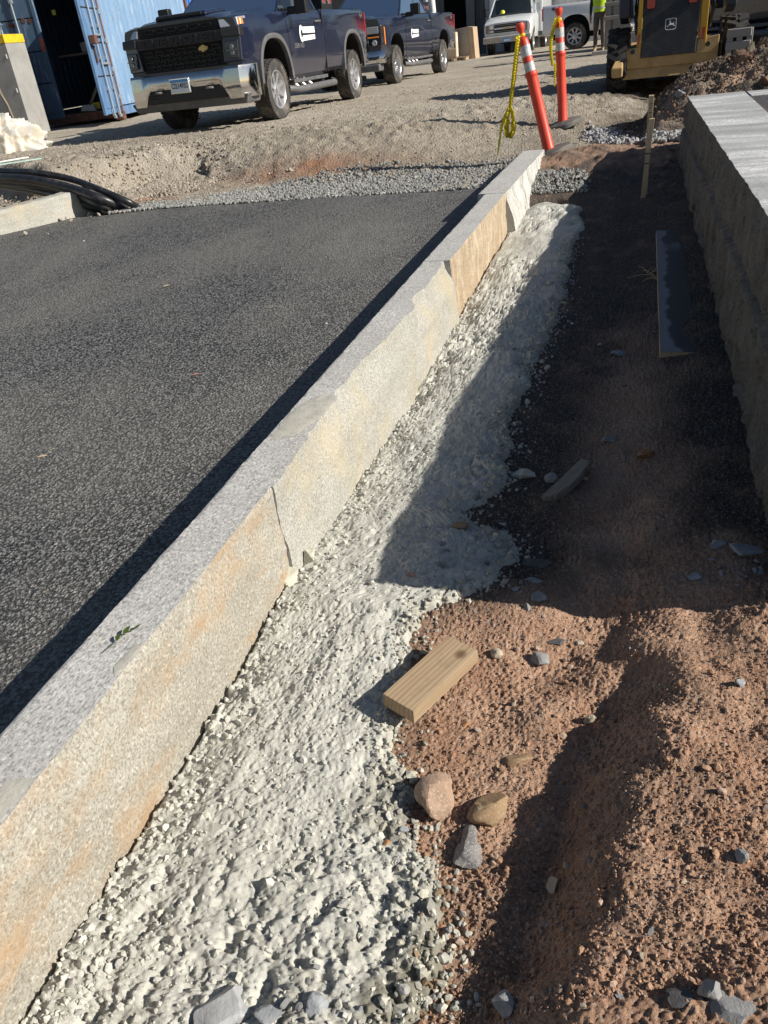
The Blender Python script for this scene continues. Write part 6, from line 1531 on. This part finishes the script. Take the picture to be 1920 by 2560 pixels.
for k in range(20):
    m = MB(); m.box((.012, .25 + k * .29, 1.35), (.03, .12, 2.3)); m.build('rib', MATS['bright_blue'], root, bevel=.008)
# things inside the open container
def inside(name, loc, size, mat, label, cat, rot=(0, 0, 0), taper=None):
    m = MB(); m.box((0, 0, size[2] / 2), size, None, 0, taper); o = m.build(name, mat, bevel=min(size) * .15); o.location = Matrix.Translation((-10.72, 15.9, GZ)) @ Matrix.Rotation(math.radians(11.5), 4, 'Z') @ Vector(loc); o.rotation_euler = rot; tag(o, label, cat)
M_CYEL = plain('plastic_yellow', (.62, .42, .03), .5); M_CGRY = plain('sack_grey', (.42, .40, .37), .8)
inside('tool_case', (-.72, .55, .25), (.16, .2, .14), M_CYEL, 'yellow case on the floor of the dark container', 'case', (0, 0, .3))
inside('bucket', (-.36, .5, .25), (.17, .17, .24), M_CYEL, 'yellow bucket just inside the container doorway', 'bucket', (0, 0, .2), (1.2, 1.2))
inside('sack', (-.85, .35, .24), (.34, .3, .12), M_CGRY, 'grey sack slumped on the container floor', 'sack', (0, .1, .5), (.7, .7))
inside('plank', (-.95, .6, .3), (.06, .03, .9), M_OLDWOOD, 'thin board leaning in the container, steeper of two', 'board', (.2, .75, .2)); inside('plank', (-.75, .5, .28), (.05, .03, .7), M_OLDWOOD, 'thin board leaning in the container, flatter of two', 'board', (.1, .95, .3))
inside('shelf_board', (-1.0, 1.3, 1.30), (1.2, .4, .04), M_OLDWOOD, 'grey shelf deep inside the container', 'shelf'); inside('carton', (-.95, 1.3, 1.34), (.22, .2, .2), M_CGRY, 'pale carton on the shelf in the container', 'carton')
inside('yellow_note', (-1.05, .35, 2.02), (.09, .02, .09), plain('olive_card', (.40, .38, .06), .7), 'small yellow green card hanging in the container doorway', 'card')

# ------------------------------------------------------------------ grey cabinet with yellow top, blue bowl
M_CAB = plain('cabinet_grey', (.30, .295, .285), .55, var=.15, scale=3, dirt=((.16, .14, .12), 2.5, .5)); M_CABY = plain('cabinet_yellow', (.66, .46, .02), .5, dirt=((.12, .1, .05), 14, .5))
root = empty('steel_cabinet', (-11.72, 14.2, GZ), .05, 'tall grey steel cabinet with a yellow top rim in front of the container', 'cabinet')
m = MB(); m.box((-.75, .30, .78), (1.5, .6, 1.56)); m.build('body', M_CAB, root, bevel=.012)
m = MB(); m.box((-.75, .30, 1.635), (1.51, .61, .145)); m.build('top_rim', M_CABY, root, bevel=.01)
for k in range(6):
    m = MB(); m.lathe([(.008, 0), (.008, .006)], (-.12 - k * .14, -.008, 1.60), 8, 'y'); m.build('rivet', M_BLACK, root)
for zz in (1.35, .78):
    m = MB(); m.box((-.06, -.004, zz), (.022, .01, .07)); m.build('slot', M_DECAL, root, bevel=.004)
m = MB(); m.tube([(-.46, -.008, .95), (-.43, -.012, .75), (-.36, -.01, .55), (-.33, -.008, .3)], .02, 6); m.build('rust_streak', M_OLDWOOD, root)
m = MB(); m.lathe([(.13, 0), (.22, .16), (.235, .165), (.235, .175), (.21, .17), (.12, .015)], n=28); o = m.build('bowl', plain('bowl_blue', (.14, .26, .58), .4), smooth=50); o.location = (-12.12, 14.42, GZ + 1.708); tag(o, 'blue plastic bowl on top of the grey cabinet', 'bowl')

# ------------------------------------------------------------------ buildings behind
def clad_mat(name, a): return plain(name, a, .6, var=.12, scale=2, dirt=(tuple(x * .6 for x in a), 1.5, .4))
M_DKWALL = clad_mat('dark_cladding', (.085, .09, .095)); M_LTWALL = clad_mat('pale_cladding', (.44, .46, .48))
def building(loc, w, h, dpt, mat, label, openings=(), pitch=.3, rz=0):
    root = empty('shed', loc, rz, label, 'building')
    segs = []; x = 0
    for a, b, zt in sorted(openings): segs.append((x, a, 0, h)); segs.append((a, b, zt, h)); x = b
    segs.append((x, w, 0, h))
    for a, b, z0_, z1_ in segs:
        if b - a < .02: continue
        m = MB(); m.box(((a + b) / 2, .06, (z0_ + z1_) / 2), (b - a, .1, z1_ - z0_)); m.build('wall', mat, root)
        k = a + pitch / 2
        while k < b:
            q = MB(); q.box((k, .0, (z0_ + z1_) / 2), (.06, .04, z1_ - z0_ - .02)); q.build('wall_rib', mat, root); k += pitch
    m = MB(); m.box((w / 2, dpt, h / 2), (w, .1, h)); m.build('wall', mat, root)
    for x_ in (.05, w - .05):
        m = MB(); m.box((x_, dpt / 2 + .06, h / 2), (.1, dpt - .12, h)); m.build('wall', mat, root)
    m = MB(); m.prism([(-.3, h), (w / 2, h + w * .12), (w + .3, h), (w + .3, h + .12), (w / 2, h + w * .12 + .12), (-.3, h + .12)], -.4, dpt + .4, 'y'); m.build('roof', mat, root)
    m = MB(); m.box((w / 2, dpt / 2, .02), (w - .2, dpt - .2, .04)); m.build('floor', M_CIN, root)
    return root
b1 = building((-19.5, 44.0, GZ), 11.4, 4.6, 9, M_DKWALL, 'dark grey clad shed with a wide black doorway behind the second pickup', ((9.4, 10.95, 3.4),))
m = MB(); m.box((10.72, -.06, 1.7), (.42, .06, 3.4)); m.build('sliding_door', plain('door_grey', (.17, .175, .18), .6), b1)
building((-8.08, 44.0, GZ), 9.0, 4.4, 9, M_LTWALL, 'pale grey ribbed shed right behind the white van')
building((2.0, 52.0, GZ), 14.0, 4.2, 9, M_LTWALL, 'pale shed far behind the loader')
# boxes and panels on a pallet before the dark shed
M_CARD = plain('cardboard', (.42, .31, .21), .85, var=.12, scale=4); M_PLY = plain('panel_grey', (.32, .285, .25), .8, var=.12, scale=3); M_PALL = wood_mat('pallet_wood', (.36, .26, .16), (.48, .36, .24), (3, 60, 60))
root = empty('carton', (-7.86, 34.6, GZ + .13), .08, 'tall tan carton standing on a pallet behind the second pickup', 'carton')
m = MB(); m.box((0, .3, .43), (.62, .6, .86)); m.build('carton_body', M_CARD, root, bevel=.015)
m = MB(); m.box((.315, .3, .43), (.012, .56, .82)); m.build('carton_side', plain('carton_pale', (.60, .50, .38), .8), root)
m = MB(); m.box((.324, .32, .62), (.006, .24, .2)); m.build('carton_label', M_DECAL, root)
root = empty('pallet', (-7.70, 34.9, GZ), .08, 'wooden pallet under the tan carton', 'pallet')
for k in range(5):
    m = MB(); m.box((0, -.45 + k * .22, .115), (1.1, .10, .022)); m.build('deck_board', M_PALL, root)
for x in (-.48, 0, .48):
    m = MB(); m.box((x, 0, .055), (.09, 1.0, .09)); m.build('bearer', M_PALL, root)
root = empty('insulated_panel', (-7.45, 35.5, GZ), -.06, 'grey box panel with pale edge leaning by the shed doorway', 'panel')
m = MB(); m.hexa([(-.9, 0, 0), (.28, 0, 0), (.28, .7, 0), (-.9, .7, 0), (-.9, 0, 1.02), (.22, 0, 1.12), (.22, .7, 1.12), (-.9, .7, 1.02)]); m.build('panel_face', M_PLY, root, bevel=.012)
m = MB(); m.hexa([(.285, -.01, 0), (.50, .0, 0), (.50, .68, 0), (.285, .7, 0), (.225, -.01, 1.12), (.43, .0, 1.09), (.43, .68, 1.09), (.225, .7, 1.12)]); m.build('panel_edge', M_CARD, root, bevel=.01)
# clutter under the second pickup's far side
for i, (x, y, s_, m_, l_) in enumerate(((-8.1, 21.8, .18, M_SRUST, 'orange red block on the ground beneath the second pickup'), (-8.0, 23.4, .30, M_OLDWOOD, 'weathered timber offcut beneath the second pickup'))):
    m = MB(); m.box((0, 0, .07), (s_ * 2, s_, .14)); o = m.build('offcut', m_, bevel=.012); o.location = (x, y, GZ); o.rotation_euler = (0, 0, .4 * i); tag(o, l_, 'offcut')
# grey site cabinet with skid
root = empty('portable_cabin', (-1.34, 24.3, GZ), .03, 'tall grey ribbed plastic cabin on a low skid beside the person', 'portable cabin')
M_PT = plain('cabin_grey', (.16, .155, .15), .6, var=.12); M_PT2 = plain('cabin_skid', (.30, .29, .27), .7)
m = MB(); m.box((.5, .5, 1.1), (1.0, 1.0, 2.2)); m.build('body', M_PT, root, bevel=.02)
for x in (.08, .92):
    m = MB(); m.box((x, -.02, 1.1), (.12, .06, 2.16)); m.build('corner_rib', M_PT, root, bevel=.015)
for z_ in (.80, 1.10):
    m = MB(); m.box((.5, -.03, z_), (1.06, .09, .10)); m.build('band', M_PT, root, bevel=.02)
m = MB(); m.box((.5, -.02, 1.0), (.62, .05, 1.9)); m.build('door_leaf', M_PT, root, bevel=.015)
m = MB(); m.box((.30, -.15, .04), (1.2, .5, .12)); m.build('skid', M_PT2, root, bevel=.015)
# white box body seen between the cabin and the loader
root = empty('box_trailer', (.0, 27.5, GZ), 0, 'white ribbed box trailer glimpsed under the loader arm', 'trailer')
m = MB(); m.box((.9, 1.5, 1.35), (2.3, 3.0, 1.9)); m.build('box', M_VANW, root, bevel=.02)
for k in range(7):
    m = MB(); m.box((-.1 + k * .33, -.02, 1.35), (.05, .05, 1.86)); m.build('rib', M_VANW, root, bevel=.008)
wheel(root, -.05, 1.5, .36, -1, 'steel', .36, .22); wheel(root, 1.85, 1.5, .36, 1, 'steel', .36, .22)
m = MB(); m.box((.9, 1.5, .36), (1.7, .08, .08)); m.build('axle', M_BLACKM, root)

# ------------------------------------------------------------------ person walking by
M_VEST = plain('hi_vis', (.55, .80, .03), .6, var=.1); M_SHIRT = plain('dark_shirt', (.03, .03, .035), .85); M_TROU = plain('work_trousers', (.13, .105, .085), .9, var=.25, scale=12, bump=.5, bscale=25, bdist=.01); M_SKIN = plain('skin', (.42, .22, .15), .6); M_BOOT = plain('tan_boot', (.36, .23, .11), .8); M_HAIR = plain('dark_hair', (.03, .022, .016), .8); M_SILV = plain('vest_band', (.55, .56, .55), .4)
def person():
    root = empty('person', (-1.58, 26.0, GZ), 0, 'person in yellow hi-vis vest, dark sleeves and grey brown trousers, walking with arm lowered', 'person')
    J = {}; V = []; E = []; Rr = []
    def v(k, x, y, z, r): J[k] = len(V); V.append((x, y, z)); Rr.append(r)
    def e(a, b): E.append((J[a], J[b]))
    v('pel', 0, 0, .96, (.155, .115)); v('waist', 0, 0, 1.10, (.145, .105)); v('chest', 0, .02, 1.34, (.175, .12)); v('neckb', 0, .01, 1.50, (.085, .07)); v('neck', 0, 0, 1.56, (.055, .055)); v('jaw', 0, -.015, 1.63, (.065, .075)); v('head', 0, -.01, 1.71, (.078, .095)); v('crown', 0, 0, 1.79, (.062, .075))
    for a, b in (('pel', 'waist'), ('waist', 'chest'), ('chest', 'neckb'), ('neckb', 'neck'), ('neck', 'jaw'), ('jaw', 'head'), ('head', 'crown')): e(a, b)
    for s, sw in ((-1, -.06), (1, .10)):
        t = 'l' if s < 0 else 'r'
        v(t + 'hip', s * .09, 0, .90, (.095, .10)); v(t + 'knee', s * .10, -sw * .9, .50, (.068, .072)); v(t + 'calf', s * .10, -sw * .2, .34, (.062, .068)); v(t + 'ank', s * .105, sw * .8, .10, (.045, .05)); v(t + 'ball', s * .115, sw * .8 - .13, .045, (.045, .035)); v(t + 'toe', s * .12, sw * .8 - .19, .04, (.038, .03))
        for a, b in (('hip', 'knee'), ('knee', 'calf'), ('calf', 'ank'), ('ank', 'ball'), ('ball', 'toe')): e(t + a, t + b)
        e('pel', t + 'hip')
        v(t + 'sho', s * .19, .01, 1.44, (.068, .068)); v(t + 'elb', s * .245, .03 - sw * .5, 1.16, (.05, .05)); v(t + 'fore', s * .25, -.02 - sw * .8, 1.02, (.043, .043)); v(t + 'wri', s * .25, -.05 - sw, .90, (.032, .03))
        v(t + 'palm', s * .25, -.06 - sw, .85, (.040, .026)); v(t + 'palm2', s * .248, -.07 - sw, .81, (.038, .022))
        e('chest', t + 'sho'); e(t + 'sho', t + 'elb'); e(t + 'elb', t + 'fore'); e(t + 'fore', t + 'wri'); e(t + 'wri', t + 'palm'); e(t + 'palm', t + 'palm2')
        for k, (dx, ln) in enumerate(((-.026, .062), (-.009, .07), (.009, .066), (.025, .052))):
            v(t + 'f%d' % k, s * .248 + dx * .3, -.07 - sw + dx, .795, (.010, .010)); v(t + 'g%d' % k, s * .244 + dx * .3, -.075 - sw + dx, .795 - ln * .55, (.009, .009)); v(t + 'h%d' % k, s * .234 + dx * .3, -.07 - sw + dx, .795 - ln, (.008, .008))
            e(t + 'palm2', t + 'f%d' % k); e(t + 'f%d' % k, t + 'g%d' % k); e(t + 'g%d' % k, t + 'h%d' % k)
        v(t + 'th0', s * .232, -.105 - sw, .845, (.011, .011)); v(t + 'th1', s * .224, -.12 - sw, .805, (.009, .009)); e(t + 'palm', t + 'th0'); e(t + 'th0', t + 'th1')
    me = bpy.data.meshes.new('body'); me.from_pydata(V, E, []); o = link('body', me, [M_TROU, M_SHIRT, M_SKIN, M_BOOT, M_HAIR])
    sk = o.modifiers.new('skin', 'SKIN'); sk.use_smooth_shade = True
    for i, sv in enumerate(me.skin_vertices[0].data): sv.radius = Rr[i] if isinstance(Rr[i], tuple) else (Rr[i], Rr[i]); sv.use_root = (i == 0)
    sb = o.modifiers.new('sub', 'SUBSURF'); sb.levels = sb.render_levels = 2
    dg = bpy.context.evaluated_depsgraph_get(); nm = bpy.data.meshes.new_from_object(o.evaluated_get(dg)); o.modifiers.clear(); o.data = nm
    nm.materials.clear()
    for m_ in (M_TROU, M_SHIRT, M_SKIN, M_BOOT, M_HAIR): nm.materials.append(m_)
    for p in nm.polygons:
        c = p.center; arm = abs(c.x) > .205
        if c.z < .14: k = 3
        elif arm and .70 < c.z < .915: k = 2
        elif c.z > 1.73 or (c.z > 1.62 and c.y > .02): k = 4
        elif c.z > 1.53: k = 2
        elif c.z > 1.0 or arm and c.z > .9: k = 1
        else: k = 0
        p.material_index = k; p.use_smooth = True
    o.parent = root
    # face
    for s in (-1, 1):
        m = MB(); m.lathe([(0, -.012), (.012, 0), (0, .012)], (s * .032, -.092, 1.70), 10, 'y'); m.build('eye', M_DECAL, root, smooth=60)
        m = MB(); m.lathe([(0, -.006), (.028, 0), (.02, .012)], (s * .080, .0, 1.69), 10, 'x'); m.build('ear', M_SKIN, root, smooth=60)
    m = MB(); m.hexa([(-.016, -.095, 1.655), (.016, -.095, 1.655), (.012, -.08, 1.655), (-.012, -.08, 1.655), (-.006, -.098, 1.70), (.006, -.098, 1.70), (.006, -.08, 1.70), (-.006, -.08, 1.70)]); m.build('nose', M_SKIN, root, bevel=.005)
    m = MB(); m.box((0, -.088, 1.635), (.045, .012, .01)); m.build('mouth', plain('lips', (.32, .13, .10), .6), root, bevel=.004)
    # vest over the torso
    m = MB(); secs = []
    for z_, a, b in ((.98, .185, .145), (1.08, .185, .14), (1.22, .20, .15), (1.36, .215, .155), (1.46, .16, .12), (1.50, .10, .09)):
        secs.append([Vector((math.cos(2 * math.pi * k / 24) * a, math.sin(2 * math.pi * k / 24) * b + .008, z_)) for k in range(24)])
    m.loft(secs); m.build('vest', M_VEST, root, smooth=60)
    for z_ in (1.08, 1.22):
        m = MB(); m.loft([[Vector((math.cos(2 * math.pi * k / 24) * a * 1.015, math.sin(2 * math.pi * k / 24) * b * 1.02 + .008, z_ + h)) for k in range(24)] for h, a, b in ((-.025, .187, .142), (.025, .192, .146))]); m.build('vest_band', M_SILV, root, smooth=60)
person()

# ------------------------------------------------------------------ trees beyond the yard
M_BARK = plain('bark', (.10, .075, .055), .95, var=.3, scale=8, bump=.6, bscale=20, bdist=.03)
def leaf_mat():
    n = N('tree_leaf'); r_ = n.n('NewGeometry').outputs['Random Per Island']
    c = n.ramp(r_, [(0, (.030, .055, .012)), (.5, (.055, .095, .022)), (1, (.10, .14, .035))])
    return n.done(c, .55, None, Specular_IOR_Level=.3)
M_TLEAF = leaf_mat()
def tree(h, rad, seed):
    r_ = np.random.default_rng(seed); root = empty('tree', (0, 0, 0))
    mb = MB(); mb.tube([(0, 0, 0), (.1, 0, h * .2), (-.05, .1, h * .45), (.1, 0, h * .75)], [.24, .19, .14, .05], 10)
    tips = []
    for k in range(11):
        a = r_.uniform(0, 6.28); z0 = h * r_.uniform(.25, .6); q = Vector((math.cos(a) * rad * r_.uniform(.5, .9), math.sin(a) * rad * r_.uniform(.5, .9), z0 + h * r_.uniform(.12, .35))); mb.tube([(0, 0, z0), (q.x * .5, q.y * .5, (z0 + q.z) / 2 - .1), q], [.09, .06, .02], 6); tips.append(q)
    mb.build('trunk', M_BARK, root, smooth=60)
    n = 2600; cl = np.array([t[:] for t in tips] + [(0, 0, h * .85), (.4, .3, h * .7), (-.5, -.2, h * .75)])
    c = cl[r_.integers(0, len(cl), n)] + r_.normal(0, 1, (n, 3)) * np.array([rad * .27, rad * .27, h * .085])
    d1 = r_.normal(size=(n, 3)); d1 /= np.linalg.norm(d1, axis=1)[:, None]; d2 = np.cross(d1, r_.normal(size=(n, 3))); d2 /= np.linalg.norm(d2, axis=1)[:, None]
    s_ = r_.uniform(.12, .26, (n, 1)); V = np.stack([c - d1 * s_, c - d2 * s_ * .5, c + d1 * s_, c + d2 * s_ * .5], 1).reshape(-1, 3)
    link('crown', mesh_np('crown', V, np.arange(n * 4).reshape(-1, 4), False), M_TLEAF, root); return root
protos = [tree(7.5, 2.6, 5), tree(9.0, 3.0, 6)]
spots = [(-16, 56, 'broad tree directly behind the dark shed'), (-11, 58, 'tree between the dark shed and the pale one'), (-4, 57, 'tree behind the pale ribbed shed'), (-23, 50, 'tree past the end of the dark shed'), (-26, 38, 'tree behind the containers, nearest of its row'), (-25, 30, 'second tree behind the containers'), (4, 63, 'tree behind the far pale shed'), (12, 64, 'tree past the far pale shed'), (20, 60, 'tree at the far end of the yard beyond the spoil heap'), (28, 55, 'tree far beyond the spoil heap'), (-32, 44, 'outermost tree behind the containers'), (34, 47, 'tree far off past the granite wall'), (38, 38, 'farthest tree past the granite wall'), (40, 28, 'lone tree in line with the granite wall'), (16, 66, 'tall tree in the gap past the far pale shed'), (24, 62, 'tree second past the far pale shed'), (31, 58, 'tree third past the far pale shed'), (36, 55, 'tree fourth past the far pale shed'), (42, 52, 'tree fifth past the far pale shed'), (48, 48, 'tree sixth past the far pale shed'), (46, 40, 'tree seventh past the far pale shed'), (52, 36, 'tree eighth past the far pale shed')]
for i, (x, y, l_) in enumerate(spots):
    t = protos[i] if i < 2 else copy_tree(protos[i % 2]); t.location = (x, y, GZ - .05); t.rotation_euler = (0, 0, i * 1.3); s_ = 1 + .12 * math.sin(i * 2.1); t.scale = (s_ * 1.2, s_ * 1.2, s_)
    tag(t, l_, 'tree', 'trees beyond the yard')
